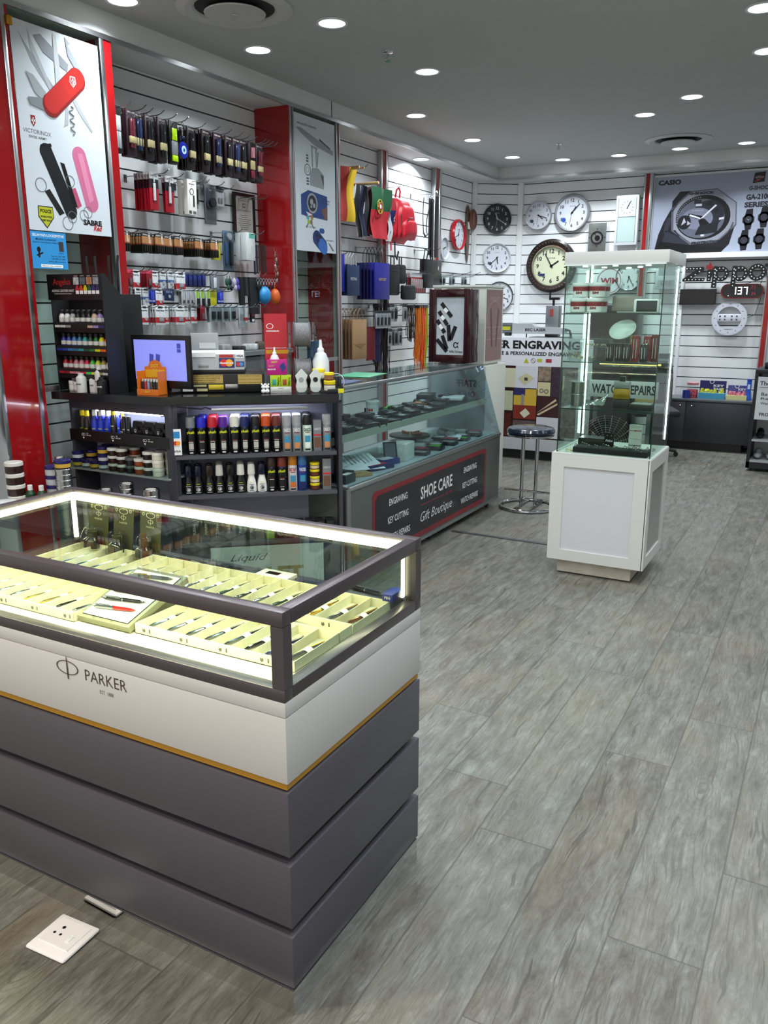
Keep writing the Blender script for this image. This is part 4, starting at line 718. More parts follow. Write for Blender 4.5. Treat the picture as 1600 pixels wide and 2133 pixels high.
tx=-2.43
MB().poly([(gx-.008,.58),(gx-.003,.58),(tx+.003,1.095),(tx-.003,1.095)],ya,yb).done('front_glass',glass('counter_glass','#e6f0ef'),gc,FR((0,0,0),(1,0,0),(0,0,1))@Matrix.Rotation(0,4,'Z')@Matrix.Scale(-1,4,(0,0,1)))
MB().b(-2.88,tx,ya,yb,1.095,1.103).done('top_glass',glass('counter_glass','#e6f0ef'),gc); MB().b(tx-.018,tx+.004,ya,yb+.003,1.085,1.106,bev=.002).done('top_rail',AF,gc)
MB().poly([(gx-.004,.58),(tx,1.095),(-2.88,1.095),(-2.88,.58)],-yb,-yb+.006).done('end_glass',glass('end_glass','#dfe6ee',1.55),gc,FR((0,0,0),(1,0,0),(0,0,1)))
MB().b(-2.875,-2.86,ya,yb,.58,1.09).done('back_glass',GL,gc) if False else None
MB().b(-2.84,-2.385,ya,yb-.02,.825,.833).done('glass_shelf',glass('shelf_glass','#cfe3da'),gc); MB().b(-2.39,-2.382,ya,yb-.02,.80,.842).done('shelf_edge',mat('#a9b3a4',.3),gc)
e=MB(); e.text('STAFF',0,0,.055,.17,0,flip=True,bold=.02).text('ONLY',.0,-.085,.05,.15,0,flip=True,bold=.02); e.done('reversed_lettering',mat('#3d434b',.5),gc,FR((-2.56,yb-.008,.95),(1,0,0)))
# banner
bn=thing('services_banner','dark banner with red border listing services, stuck on the glass counter','banner',LW(gx+.001,4.02,.085))
MB().poly([(.0,.02),(.02,0),(1.74,0),(1.76,.02),(1.76,.395),(1.74,.415),(.02,.415),(0,.395)],0,.0012).done('red_border',mat('#7e1a24',.35),bn)
pn=MB().poly([(.03,.06),(.06,.035),(1.70,.035),(1.73,.06),(1.73,.36),(1.70,.385),(.06,.385),(.03,.36)],.0012,.002).done('dark_panel',mat('#191820',.22),bn)
MB().text('SHOE CARE',.88,.285,.085,.50,.0025,bold=.02).text('Gift Boutique',.88,.115,.085,.50,.0025,shear=.35,bold=-.005).text('ENGRAVING',.32,.315,.042,.24,.0025,bold=.01).text('KEY CUTTING',.32,.205,.042,.27,.0025,bold=.01).text('WATCH REPAIRS',.32,.095,.042,.32,.0025,bold=.01).text('ENGRAVING',1.45,.315,.042,.24,.0025,bold=.01).text('KEY-CUTTING',1.45,.205,.042,.27,.0025,bold=.01).text('WATCH REPAIRS',1.45,.095,.042,.32,.0025,bold=.01).done('lettering',mat('#e8e8ea',.4),pn)
MB().b(.63,1.0,.205,.2085,.0025,.003).text('Est. 1988',1.08,.208,.018,.10,.0025).done('red_rule',mat('#b02c44',.4),pn)
# contents of the glass shelf: rows of wallets and belts
r5=random.Random(11); WL_=['#15151a','#1b1a20','#101013','#232228','#1c1715']
n=0
for i in range(15):
    for j in range(4):
        y=3.86+.142*i; x=-2.44-.095*j; n+=1
        if i>10 and j==0: continue
        if (i in (9,10) and j==3) or (i==6 and j==3): continue
        k=('wal',n%15); M=AT(x,y,.8335,r5.uniform(-.5,.5))
        lab=f'dark wallet on the glass shelf, {od(i)} row from the left, '+('front','second','third','back')[j]+' line'
        if k in PP: dup(PP[k],M,lab); continue
        t=thing('wallet',lab,'wallet',M,'dark wallets on the glass shelf'); cb=MB().b(-.044,.044,-.058,.058,0,.020+.012*(n%3),bev=.005).done('leather_cover',mat(WL_[n%5],.25,bump=.4,scale=300),t); MB().b(-.02,.015,-.02,.012,.0205+.012*(n%3),.0212+.012*(n%3)).done('card_label',mat(('#9fa3a8','#5d6166','#c9cdd2','#33353a','#7a7d82')[n%5],.3),cb); PP[k]=t
for i in range(8):
    y=4.0+.20*i; k=('wal2',i%2); M=AT(-2.50,y,.878,.6+.2*i)
    t=solo('belt_roll',MB().tube([(math.cos(a)*(.018+.004*a/3),math.sin(a)*(.018+.004*a/3),.014) for a in [i2*.5 for i2 in range(20)]],.0045,6).b(-.01,.01,-.004,.004,.006,.022),mat('#1b1a1c',.3),f'coiled black belt lying on the wallets, {od(i)} from the left','belt',M,'coiled belts')
t=thing('white_tub','white tub with a red printed mark standing on the glass shelf','tub',AT(-2.66,4.72,.8335)); MB().lathe([(.036,0),(.040,.004),(.043,.095)],seg=24).done('tub_body',WHT,t); MB().lathe([(.045,.09),(.046,.105),(.043,.108)],seg=24).done('lid',WHT,t); MB().text('SM',0,.05,.02,.05,bend=.0425,axis='up',bold=.03).done('lettering',mat('#b02424',.4),t)
for i,(x,y,c,w_,d,h,lab) in enumerate(((-2.68,5.05,'#3fae2a',.10,.17,.012,'bright green card lying on the glass shelf'),(-2.62,5.38,'#a8683a',.09,.16,.018,'tan leather case lying on the glass shelf'),(-2.70,5.62,'#1f2024',.12,.2,.05,'black strap case near the right end of the glass shelf'),(-2.55,5.78,'#c6cbd0',.16,.22,.02,'silver tray of papers at the right end of the glass shelf'))):
    solo('leather_case' if i!=0 else 'green_card',MB().b(-w_/2,w_/2,-d/2,d/2,0,h,bev=.003),mat(c,.4),lab,'case' if i else 'card',AT(x,y,.8545,.3))
# contents of the deck
def sheet(x,y,w,d,rz,lab,z=.5835,c='#e6eaf2',lines=True,tilt=0):
    t=thing('paper_sheet',lab,'paper',AT(x,y,z,rz)@Matrix.Rotation(tilt,4,'Y'))
    s=MB().cloth(lambda a,b:((a-.5)*w,(b-.5)*d,.002+.012*math.sin(a*2.6)*math.sin(b*3)),6,6).done('paper',mat(c,.6),t)
    if lines:
        l=MB()
        for k in range(7): l.b(-w*.36,w*(.1+.05*(k%3)),d*(.33-.1*k),d*(.33-.1*k)+.004,.016,.0165)
        l.done('printed_lines',mat('#5a5f70',.6),s)
    return t
sheet(-2.48,4.20,.21,.30,-.5,'white printed invoice leaning in the left half of the counter',z=.625,tilt=R(18)); solo('paper_support',MB().b(-.08,.08,-.1,.1,0,.035,bev=.004),mat('#c8cdd6',.5),'pale pad under the printed invoice','notepad',AT(-2.52,4.21,.5835,-.5))
sheet(-2.60,4.95,.25,.32,.5,'blank white sheet in the middle of the counter',lines=False); sheet(-2.44,5.55,.12,.2,.3,'small white slip beside the thin black cases',z=.60); sheet(-2.62,4.45,.2,.3,.2,'second printed sheet behind the invoice')
def flat(x,y,w,d,h,c,lab,cat='box',rz=0,z=.5835,name='carton',lid=None):
    t=thing(name,lab,cat,AT(x,y,z,rz)); cb=MB().b(-w/2,w/2,-d/2,d/2,0,h,bev=.002).done('box_body',mat(c,.4,noise=.15,scale=40),t)
    if lid: MB().b(-w*.35,w*.35,-d*.35,d*.3,h,h+.001).done('top_print',mat(lid,.4),cb)
    return t
flat(-2.40,4.30,.12,.20,.03,'#20265e','red and navy box near the left front of the deck',lid='#c2323c',rz=-.3); flat(-2.42,4.46,.1,.16,.035,'#2b2f78','blue box with pale print behind the red one',lid='#d8dae6',rz=-.3)
flat(-2.39,4.05,.10,.16,.02,'#a98e5e','kraft envelope box at the left front','box',rz=-.5); flat(-2.44,3.90,.14,.18,.045,'#17181a','black curled pouch at the left end of the deck','pouch',name='pouch'); flat(-2.34,3.86,.05,.11,.05,'#34383a','small dark box with a white side at the left end',lid='#e6e8e4')
flat(-2.41,4.66,.12,.17,.11,'#d4dbd8','white printed carton standing in the middle of the deck',lid='#f0f2f0',rz=.15); flat(-2.42,4.47,.02,.02,.01,'#222222','small black knob by the mirror stand','knob',name='knob')
mr=thing('mirror_stand','black framed tilted display stand in the middle of the deck','display stand',AT(-2.41,4.52,.5835,.9)); MB().b(-.045,.045,-.003,.003,.0,.008).b(-.045,-.037,-.004,.004,0,.13).b(.037,.045,-.004,.004,0,.13).b(-.045,.045,-.004,.004,.122,.13).done('frame',BLACK,mr,Matrix.Rotation(R(-15),4,'X')); MB().b(-.037,.037,-.001,.001,.008,.122).done('pane',mat('#8a92a0',.05,1),mr,Matrix.Rotation(R(-15),4,'X')); MB().b(-.045,.045,0,.05,0,.006).done('foot',BLACK,mr)
for i in range(10):
    c=('#1b1c20','#2a2b30','#16171a')[i%3]; flat(-2.37-.05*(i%2),4.86+.115*i,.11,.095,.02+.004*(i%3),c,f'thin dark boxed case on the deck, {od(i)} from the middle towards the right end',lid=('#8d9096','#a8283a','#3fae2a','#c6cad0')[i%4],rz=.12)
for i in range(5): flat(-2.52-.03*(i%2),5.10+.19*i,.1,.12,.025,('#b9bec4','#8f959c','#1d1e22')[i%3],f'grey boxed item on the second line of the deck, {od(i)} from the left',lid='#d4d8dc',rz=.2)
flat(-2.52,4.72,.07,.07,.05,'#16171a','black watch winder with a pale top on the deck',lid='#e0e4e8',rz=.4)
tt=thing('turntable','round wooden turntable with orange handled tools at the back of the deck','turntable',AT(-2.70,5.35,.5835)); MB().lathe([(.05,0),(.05,.03),(.15,.032),(.152,.045),(.148,.046)],seg=32).done('plate',mat('#4a3a30',.4),tt)
for a in (0,1.3,2.6): MB().tube([(.02*math.cos(a),.02*math.sin(a),.052),(.10*math.cos(a),.10*math.sin(a),.056)],.009).done('tool_handle',mat('#c8642a',.4),tt)
solo('spray_can_lying',MB().lathe([(.030,-.09),(.032,-.085),(.032,.05),(.022,.062),(.014,.085)],axis='y',c=(0,0,.033)),STEEL,'silver aerosol can lying beside the turntable','spray can',AT(-2.55,5.62,.5835,.9))
solo('green_cutting_mat',MB().b(-.12,.12,-.17,.17,0,.004,bev=.001),mat('#3f8f6a',.5),'green cutting mat lying on the glass counter top','mat',AT(-2.74,4.72,1.1035,.15)); solo('blue_folder',MB().b(-.10,.10,-.12,.12,0,.005),mat('#4a5070',.5),'blue grey folder on the glass counter top near the worktop','folder',AT(-2.60,4.22,1.1035,.1))
t=bottle([(.02,0),(.022,.004),(.022,.05),(.016,.06),(.014,.075)],['#2a7a9a'],[0]*4,AT(-2.50,3.83,.8335),'teal bottle with a yellow cap at the left end of the glass shelf',None,name='teal_bottle',cap=([(.015,.074),(.015,.09),(.008,.096)],'#d8c21e'))
# watch strap cabinet and pale tower behind
al=thing('strap_display_case','dark maroon display case with a watch strap poster, on a turntable','display case',AT(-2.80,5.86,1.104)); MH=mat('#2e0d14',.2,coat=.5)
MB().lathe([(.12,0),(.12,.012),(.10,.015)],c=(.185,.07,0),seg=32).done('swivel_base',STEEL,al)
MB().b(-.01,.355,.02,.14,.018,.56,bev=.006).done('case_body',MH,al); MB().b(0,.06,.0,.02,.018,.565,bev=.004).b(.29,.35,.0,.02,.018,.565,bev=.004).b(.0603,.2897,.0,.02,.505,.565,bev=.004).b(.0603,.2897,.0,.02,.018,.075,bev=.004).done('door_frame',MH,al)
ps=MB().b(.055,.295,.012,.02,.07,.51).done('strap_poster',mat('#b4bcc2',.5,noise=.06,scale=25),al); fq=FR((0,.0115,0),(1,0,0)); sb=MB()
for (x0,y0,x1,y1) in ((.10,.46,.185,.36),(.08,.40,.15,.30),(.065,.335,.13,.24),(.16,.30,.17,.18),(.22,.29,.18,.19),(.065,.19,.15,.10),(.11,.22,.15,.12)): sb.line((x0,y0),(x1,y1),.03,0,.002)
sb.done('printed_strap',mat('#1b1a20',.4),ps,fq); MB().line((.125,.42),(.15,.395),.028,.002,.0026).line((.10,.365),(.125,.34),.028,.002,.0026).line((.085,.30),(.11,.27),.028,.002,.0026).done('printed_collar',WHT,ps,fq)
MB().text('α',.225,.15,.045,.045,.0006,bold=.01).text('Alfa Straps',.225,.098,.024,.11,.0006,bold=.01).done('lettering',BLACK,ps,fq)
wt=thing('pale_cabinet','pale cream two-tier cabinet behind the maroon case, with a watch strap advert','cabinet',AT(-2.94,6.25,0)); CRM=mat('#cfd1c8',.4)
MB().b(-.01,.475,-.02,.43,0,1.075,bev=.003).done('lower_box',CRM,wt); MB().b(.0,.445,.0,.40,1.09,1.685,bev=.004).done('upper_box',CRM,wt); MB().b(-.01,.452,-.01,.41,1.685,1.705,bev=.002).done('top_board',mat('#d6d9d2',.4),wt); MB().b(.02,.42,.02,.38,1.075,1.09).done('plinth',CRM,wt)
ad=MB().b(.03,.37,1.11,1.67,0,.003).done('advert_sheet',mat('#8d6f6c',.35,noise=.05,scale=9),wt,LW(.4455,0,0))
MB().text('MORELLATO',.2,1.60,.03,.2,.0035,bold=-.01).b(.03,.37,1.375,1.378,.003,.0034).b(.03,.37,1.28,1.283,.003,.0034).ring(.2,1.45,.13,.133,.003,.0034,seg=24,sx=1.2).done('print_lines',mat('#c2aeb0',.4),ad)
MB().poly([(.10,1.52),(.13,1.52),(.17,1.22),(.14,1.22)],.003,.0034).poly([(.27,1.52),(.30,1.52),(.26,1.22),(.23,1.22)],.003,.0034).done('printed_straps',mat('#5d484f',.4),ad)
# threshold strip on the floor
solo('floor_cable_strip',MB().b(-2.255,-1.30,5.125,5.155,0,.006,bev=.002),mat('#45474a',.4),'dark flat cable strip running over the floor from the glass counter','cable strip')
# ---------------------------------------------------------------- tall glass showcase on a white pedestal
TW=mat('#d3d4d0',.32); TP=mat('#cdcfd4',.4)
tw=thing('glass_showcase','tall square glass showcase with lit shelves on a white panelled pedestal','showcase',AT(-1.387,4.57,0)); w_,d_=.548,.54
MB().b(.052,.482,.045,d_-.045,.008,.095).done('wood_plinth',mat('#c3bdb0',.5,noise=.12,scale=14),tw)
MB().b(0,w_,.008,d_-.008,.093,.72).done('pedestal_core',TP,tw)
pr_=.075
for n_,y0,y1 in (('front_frame',0,.012),('rear_frame',d_-.012,d_)): MB().b(0,pr_,y0,y1,.092,.723).b(w_-pr_,w_,y0,y1,.092,.723).b(pr_,w_-pr_,y0,y1,.092,.155).b(pr_,w_-pr_,y0,y1,.65,.723).done(n_,TW,tw)
fm=MB(); fm.b(w_-.004,w_+.008,.0,.075,.092,.723).b(w_-.004,w_+.008,d_-.075,d_,.092,.723).b(w_-.004,w_+.008,.075,d_-.075,.092,.155).b(w_-.004,w_+.008,.075,d_-.075,.65,.723); fm.done('side_frame',TW,tw)
MB().b(w_-.002,w_+.001,.075,d_-.075,.155,.65).done('side_panel',mat('#9a9b9c',.12,.6),tw)
MB().b(.0,w_+.005,0,d_,.7235,.728).done('pedestal_top',TW,tw)
MB().b(.008,w_+.012,.035,d_+.01,1.765,1.83,bev=.002).done('top_cap',TW,tw); MB().b(.01,w_,.03,d_,1.758,1.7645).done('cap_lining',mat('#e8eeec',.3),tw)
gx0,gx1,gy0,gy1=.018,w_-.005,.032,d_-.01; 
GLG=glass('showcase_glass','#f1f9f5')
for n_,a in (('front_pane',(gx0,gx1,gy0,gy0+.005,.728,1.758)),('back_pane',(gx0,gx1,gy1-.005,gy1,.728,1.758)),('side_pane',(gx0,gx0+.005,gy0+.005,gy1-.005,.728,1.758)),('side_pane',(gx1-.005,gx1,gy0+.005,gy1-.005,.728,1.758))): MB().b(*a).done(n_,GLG,tw)
DG=mat('#14352c',.15)
for x,y in ((gx0-.001,gy0-.001),(gx1-.004,gy0-.001),(gx0-.001,gy1-.004)): MB().b(x,x+.0055,y,y+.0055,.728,1.758).done('glass_edge',DG,tw)
for z in (1.503,1.238,.975): MB().b(gx0+.006,gx1-.006,gy0+.006,gy1-.006,z,z+.006).done('glass_shelf',glass('showcase_shelf','#eef8f3'),tw); MB().b(gx0+.006,gx1-.006,gy0+.0055,gy0+.0075,z,z+.006).done('shelf_edge',DG,tw)
LW2=mat('#f4fbff',.3,emit=14)
for x in (gx0+.012,gx1-.018): MB().b(x,x+.007,gy1-.014,gy1-.009,.77,1.75).done('light_strip',LW2,tw)
for i,(x,y) in enumerate(((.10,.12),(.27,.10),(.44,.12),(.16,.30),(.36,.30),(.27,.42))): MB().disc(x,y,.014,1.754,1.7575,seg=20).done('cap_downlight',mat('#f4fbff',.3,emit=12),tw)
MB().b(gx0+.15,gx1-.03,.30,.306,1.216,1.226).done('yellow_tube',mat('#f0dc7a',.4,emit=2.),tw)
def TWA(x,y,z,rz=0): return AT(-1.387+x,4.57+y,z+.0005,rz)
for lv in range(2):
    for i,(x,y) in enumerate(((.07,.13),(.165,.12))):
        for j in range(2):
            lab=f'white tub with a red band, {("lower","upper")[lv]} {("left","right")[i]}, {("front","rear")[j]} row in the showcase'; k=('smtub',); M=TWA(x+.01*lv,y+.10*j,1.509+.082*lv)
            if k in PP: dup(PP[k],M,lab); continue
            t=thing('white_tub',lab,'tub',M,'white tubs in the showcase'); cb=MB().lathe([(.040,0),(.043,.003),(.045,.064)],seg=24).done('tub_body',WHT,t); MB().lathe([(.0475,.062),(.048,.072),(.046,.078)],seg=24).done('lid',WHT,t)
            MB().lathe([(.0447,.034),(.0449,.058)],seg=24).done('red_band',mat('#8e2024',.4),cb); MB().text('SM',0,.025,.013,.035,bend=.0455,axis='up',bold=.04).done('lettering',mat('#8e2024',.4),cb); PP[k]=t
sp=thing('speaker','flat silver speaker on the top shelf of the showcase','speaker',TWA(.24,.2,1.509)); MB().b(0,.165,0,.04,.008,.088,bev=.006).done('body',mat('#a9a29c',.35,.4),sp); MB().b(.03,.13,.0,.05,0,.008).done('foot',STEEL,sp)
ck=thing('desk_clock','white framed dark digital desk clock on the top shelf of the showcase','clock',TWA(.40,.10,1.509)); MB().b(-.02,.115,0,.05,.0,.072,bev=.008).done('case',WHT,ck); MB().b(-.005,.105,-.001,.004,.006,.064,bev=.002).done('dark_face',mat('#34373a',.3),ck)
rt=thing('router','round white oval device leaning on the second shelf','device',TWA(.30,.25,1.41)@Matrix.Rotation(R(60),4,'X')@Matrix.Rotation(R(25),4,'Z')); MB().lathe([(.05,0),(.074,.004),(.076,.014),(.06,.02)],seg=32,sx=1,sy=.75).done('shell',WHT,rt); MB().ring(0,0,.035,.037,.018,.019,seg=28).done('ring_mark',STEEL,rt)
solo('wire_easel',MB().tube([(-.04,0,0),(0,.02,.16),(.04,0,0)],.002).tube([(0,.02,.16),(0,.06,0)],.002),STEEL,'small wire easel holding the white oval device','stand',TWA(.30,.24,1.2445))
for i,(x,y,c,h) in enumerate(((.27,.10,'#101013',.10),(.315,.12,'#141417',.10),(.36,.10,'#1a1a1e',.10),(.40,.14,'#7a1f1e',.145),(.375,.2,'#7c7a1c',.14),(.455,.10,'#17171b',.10),(.50,.16,'#5d1c1c',.15),(.45,.2,'#8c2a22',.14))):
    t=thing('manicure_case',f'{("small black","glossy black","dark","red and black","green striped","black zipped","dark red marbled","red marbled")[i]} manicure case standing on the second shelf','case',TWA(x,y,1.2445),'manicure cases in the showcase'); MB().b(-.021,.021,-.012,.012,0,h,bev=.006).done('case_body',mat(c,.2,noise=.5 if i in(3,6,7) else .1,scale=22,coat=.4),t)
    MB().b(-.012,-.008,-.0135,-.012,.02,h-.02).b(.004,.007,-.0135,-.012,.02,h-.02).done('tools',STEEL,t)
for i,(x,y,w0,h,z) in enumerate(((.09,.12,.14,.07,1.2445),(.16,.18,.15,.045,1.3195),(.03,.2,.06,.13,1.2445))):
    t=thing('acrylic_box',('wide clear box of jewellery, lower','clear box of jewellery stacked on the wide one','narrow clear box at the left')[i]+', second shelf','box',TWA(x,y,z)); MB().b(-w0/2+.02,w0/2+.02,-.05,.05,0,h).done('clear_box',PLS,t); q=MB()
    rr=random.Random(i)
    for _ in range(14): a=rr.uniform(-w0/2+.03,w0/2+.01); b_=rr.uniform(-.04,.04); q.ring(a,b_,.006,.008,.004+rr.random()*h*.3,.006+rr.random()*h*.3,seg=10)
    q.done('jewellery_chains',mat('#d8d2b8',.2,.8),t)['kind']='stuff'
# third shelf
t=thing('flask','square bottle with an amber half and black base on the third shelf','bottle',TWA(.345,.13,.9815)); MB().b(-.045,.045,-.02,.02,0,.055,bev=.006).done('black_base',BLACK,t); MB().b(-.045,.045,-.02,.02,.056,.115,bev=.006).done('amber_section',mat('#9a7d22',.15,.4),t); MB().b(-.044,.044,-.019,.019,.116,.155,bev=.005).done('grey_shoulder',mat('#8b8f90',.25,.4),t); MB().b(-.016,.016,-.012,.012,.155,.182,bev=.003).done('stopper',BLACK,t)
t=thing('steel_cylinder_case','clear case holding a brushed steel cylinder on the third shelf','cylinder',TWA(.09,.15,.9815)); MB().lathe([(.038,.003),(.038,.07),(.036,.073),(.038,.076),(.038,.14)],seg=28).done('steel_cylinder',mat('#a4a5a0',.2,.9),t); MB().b(-.05,.05,-.045,.045,0,.148).done('clear_case',PLS,t)
t=thing('foil_packet','crumpled clear packet beside the amber bottle','packet',TWA(.20,.14,.9815)); rr=random.Random(3); MB().cloth(lambda a,b:((a-.5)*.11+rr.uniform(-.004,.004),(b-.5)*.07,.012+.05*a*b+rr.uniform(0,.012)),8,6).done('foil',mat('#b9bfbd',.12,.7),t)
t=thing('knife_box','black open box with a pale lining on the third shelf','box',TWA(.465,.14,.9815)); MB().b(-.07,.055,-.05,.06,0,.035,bev=.002).done('tray',BLACK,t); MB().b(-.06,.045,-.04,.05,.035,.037).done('pale_lining',mat('#8d9190',.4),t); MB().b(-.06,.05,.055,.065,.038,.055).done('wood_rule',mat('#a08a5c',.5),t)
# bottom: ring trays etc
for i in range(4):
    t=thing('ring_tray',f'black velvet tray of rings at the bottom of the showcase, {od(i)} from the left','tray',TWA(.155+.105*i,.11-.003*i,.7285)); MB().b(-.052,.052,-.05,.06,0,.030,bev=.002).done('velvet_tray',mat('#0b0b0c',.8),t); 
    for j in range(5):
        x=-.038+.019*j; y=-.035+.022*((j*7+i)%4); MB().ring(x,0,.006,.0085,-.002,.002,seg=14).sph((x,.009,0),(.0045,.003,.004),u=8,v=5).done('ring_band',mat('#d8d4c6',.12,1),t,FR((0,y,.037),(1,0,0)))
t=thing('black_gift_box','wide black box behind the ring trays','box',TWA(.15,.30,.7285)); MB().b(-.07,.10,-.05,.06,0,.05,bev=.002).done('box_body',BLACK,t); MB().b(-.068,.098,-.048,.058,.0505,.056).done('lid',mat('#2a2b2d',.3),t)
t=thing('brand_card','small black card with pale script standing behind the ring trays','card',TWA(.27,.22,.7285)); c=MB().b(-.028,.028,0,.006,0,.10).done('card',BLACK,t); MB().text('Police',0,.055,.014,.04,.0003,shear=.3).disc(-.012,.085,.002,0,.0004).disc(.012,.085,.002,0,.0004).done('lettering',WHT,c,FR((0,-.0006,0),(1,0,0)))
t=thing('bracelet_card','white bracelet stand with three bracelets behind the ring trays','bracelet stand',TWA(.42,.20,.7285)); MB().b(-.035,.035,0,.02,.0,.16,bev=.002).done('card',mat('#c9cdc8',.5),t)
for z,c in ((.125,'#9a2024'),(.08,'#c9cdc8'),(.04,'#1a1a1c')): MB().b(-.036,.036,-.0015,.0,z,z+.003).sph((0,-.002,z+.0015),.004,u=8,v=5).done('bracelet',mat(c,.3),t)
t=thing('woven_bracelet','pale woven bracelets in the front left corner of the showcase','bracelet',TWA(.075,.09,.7285)); MB().tube([(math.cos(a)*(.02+.004*math.sin(3*a)),math.sin(a)*.03,.006+.004*math.sin(5*a)) for a in [2*PI*i/30 for i in range(30)]],.003,6,closed=True).done('woven_band',mat('#c9c6a4',.5),t)
t=thing('loose_necklace','silver chain lying in the front right corner of the showcase','necklace',TWA(.49,.30,.7285)); MB().tube([(math.cos(a)*(.02+.008*math.sin(2*a)),math.sin(a)*.06,.004+.003*math.sin(7*a)) for a in [2*PI*i/40 for i in range(40)]],.0022,6,closed=True).done('chain',CHROME,t)
# ---------------------------------------------------------------- bar stool
so=thing('bar_stool','chrome bar stool with a round navy padded seat beside the glass counter','stool',AT(-2.02,6.08,0))
CH=mat('#c9ccd0',.06,1)
MB().tube([(math.cos(a)*.215,math.sin(a)*.215,.013) for a in [2*PI*i/48 for i in range(48)]],.0125,12,closed=True).done('base_ring',CH,so)
for s_ in (-1,1): MB().tube([(.057*s_,-.205,.014),(.057*s_,.205,.014)],.009,10).done('base_bar',CH,so); MB().tube([(.057*s_,-.0,.016),(.057*s_,0,.575)],.0145,14).done('leg',CH,so)
MB().tube([(-.19,-.02,.135),(.19,-.02,.135)],.009,10).done('footrest',CH,so)
MB().lathe([(.175,.572),(.18,.576),(.18,.586),(.175,.59)],seg=40).done('seat_rim',CH,so); MB().lathe([(.170,.588),(.182,.598),(.184,.612),(.174,.632),(.14,.641),(.02,.643)],seg=40).done('seat',mat('#1a2436',.18,coat=.3),so)
# ---------------------------------------------------------------- engraving desk and sign
ed=thing('engraving_desk','white desk carrying the laser engraver and the engraving sign','desk',AT(-3.05,8.06,0)); MB().b(-.30,.82,.02,.55,.16,1.20,bev=.002).done('desk_body',WHITE,ed); MB().b(-.30,.82,.05,.55,0,.16).done('recessed_base',BLK2,ed)
sg=thing('engraving_sign','large laser engraving sign with a collage of photos on the desk front','sign',BW(-3.05,8.05,0)); SW=.83
bd=MB().b(-.30,SW,.10,1.235,-.006,0.006,bev=.001).done('board',mat('#cfd1d8',.4),sg); MB().b(-.30,SW,.225,.955,.006,.007).done('collage_ground',mat('#2a0f14',.3),bd)
MB().text('LASER ENGRAVING',.31,1.165,.083,1.05,.0065,bold=.04).text('INTRICATE & PERSONALIZED ENGRAVING',.31,1.078,.038,1.04,.0065,bold=.03).done('lettering',mat('#131316',.4),bd)
def P(nm,x0,x1,z0,z1,c,par=bd,zz=.007,ns=0): return MB().b(x0,x1,z0,z1,zz,zz+.0008).done(nm,mat(c,.35,noise=ns,scale=30),par)
MB().poly([(.27,.985),(.325,.985),(.2975,1.035)],.006,.007).done('warning_triangle',mat('#b8b92a',.4),bd); MB().ring(.37,1.01,.02,.024,.006,.007,seg=24).line((.355,1.025),(.385,.995),.004,.006,.007).done('prohibition_mark',mat('#5a1f3a',.4),bd)
P('yellow_notice',.41,.46,1.0,1.03,'#b9bf3a'); P('red_notice',.50,.56,.995,1.03,'#a83040')
P('picture',.0,.19,.735,.93,'#cfcdb0'); a=P('picture',.19,.425,.725,.955,'#d3d4dc'); MB().poly([(.22,.83),(.30,.885),(.39,.84),(.29,.765)],.0079,.009).done('printed_tile',mat('#c6c29a',.4),a); MB().b(.285,.32,.81,.84,.009,.0095).done('printed_emblem',mat('#3a3a3a',.4),a)
P('picture',.43,.56,.81,.955,'#8d7a6a',ns=.5); P('picture',.57,.66,.66,.95,'#3a2a3a',ns=.4); b=P('picture',.43,.56,.665,.80,'#d0c59a'); MB().ring(.47,.715,.012,.024,.0079,.0088,seg=18).ring(.52,.71,.012,.024,.0079,.0088,seg=18).done('printed_ring',mat('#7f7a70',.4),b)
P('picture',.0,.17,.50,.70,'#b5b99c',ns=.1); c=P('picture',.18,.42,.42,.735,'#c9a83c'); MB().b(.18,.42,.42,.56,.0079,.0085).done('printed_red_block',mat('#7c2a1c',.4),c); MB().b(.26,.29,.56,.67,.0079,.009).done('printed_post',mat('#8a8a86',.3),c); MB().poly([(.25,.48),(.31,.53),(.36,.48),(.30,.43)],.0085,.0092).done('printed_card',mat('#cfcdb4',.4),c); MB().b(.18,.30,.66,.735,.0079,.0085).done('printed_blue_block',mat('#2d2a5c',.4),c)
d=P('picture',.43,.66,.46,.655,'#3a1a20'); MB().poly([(.43,.475),(.64,.60),(.64,.58),(.45,.465)],.0079,.0086).poly([(.43,.49),(.62,.64),(.63,.62)],.0079,.0086).done('printed_pen',mat('#cdbf9a',.3),d)
e=P('picture',.43,.66,.24,.45,'#c9ccd2'); MB().ring(.50,.29,.03,.036,.0079,.0088,seg=22,sx=1.3).ring(.56,.30,.03,.036,.0079,.0088,seg=22,sx=1.2).done('printed_ring',mat('#a8863c',.3),e); P('picture',.0,.16,.235,.47,'#4a1a14',ns=.3); P('picture',.18,.42,.235,.405,'#5a4a4c',ns=.3); P('picture',.68,.83,.24,.95,'#7a6a6a',ns=.5)
le=thing('laser_engraver','grey benchtop laser engraver with a vertical column and crank on the desk','laser engraver',AT(-3.05,8.2,1.2005)); LG=mat('#a9adb0',.35,.2)
MB().b(.25,.62,.02,.30,0,.035,bev=.004).done('base_plate',mat('#6a6e70',.4,.4),le); MB().b(.375,.51,.16,.26,.035,.345,bev=.002).done('column',mat('#94999d',.3,.6),le)
hdm=MB().poly([(.06,.065),(.60,.065),(.61,.09),(.60,.125),(.30,.135),(.27,.165),(.06,.17)],-.16,-.05).done('laser_head',LG,le,FR((0,0,0),(1,0,0))); MB().text('BEC LASER',.31,.105,.028,.22,-.0495,bold=.03).done('lettering',BLACK,hdm)
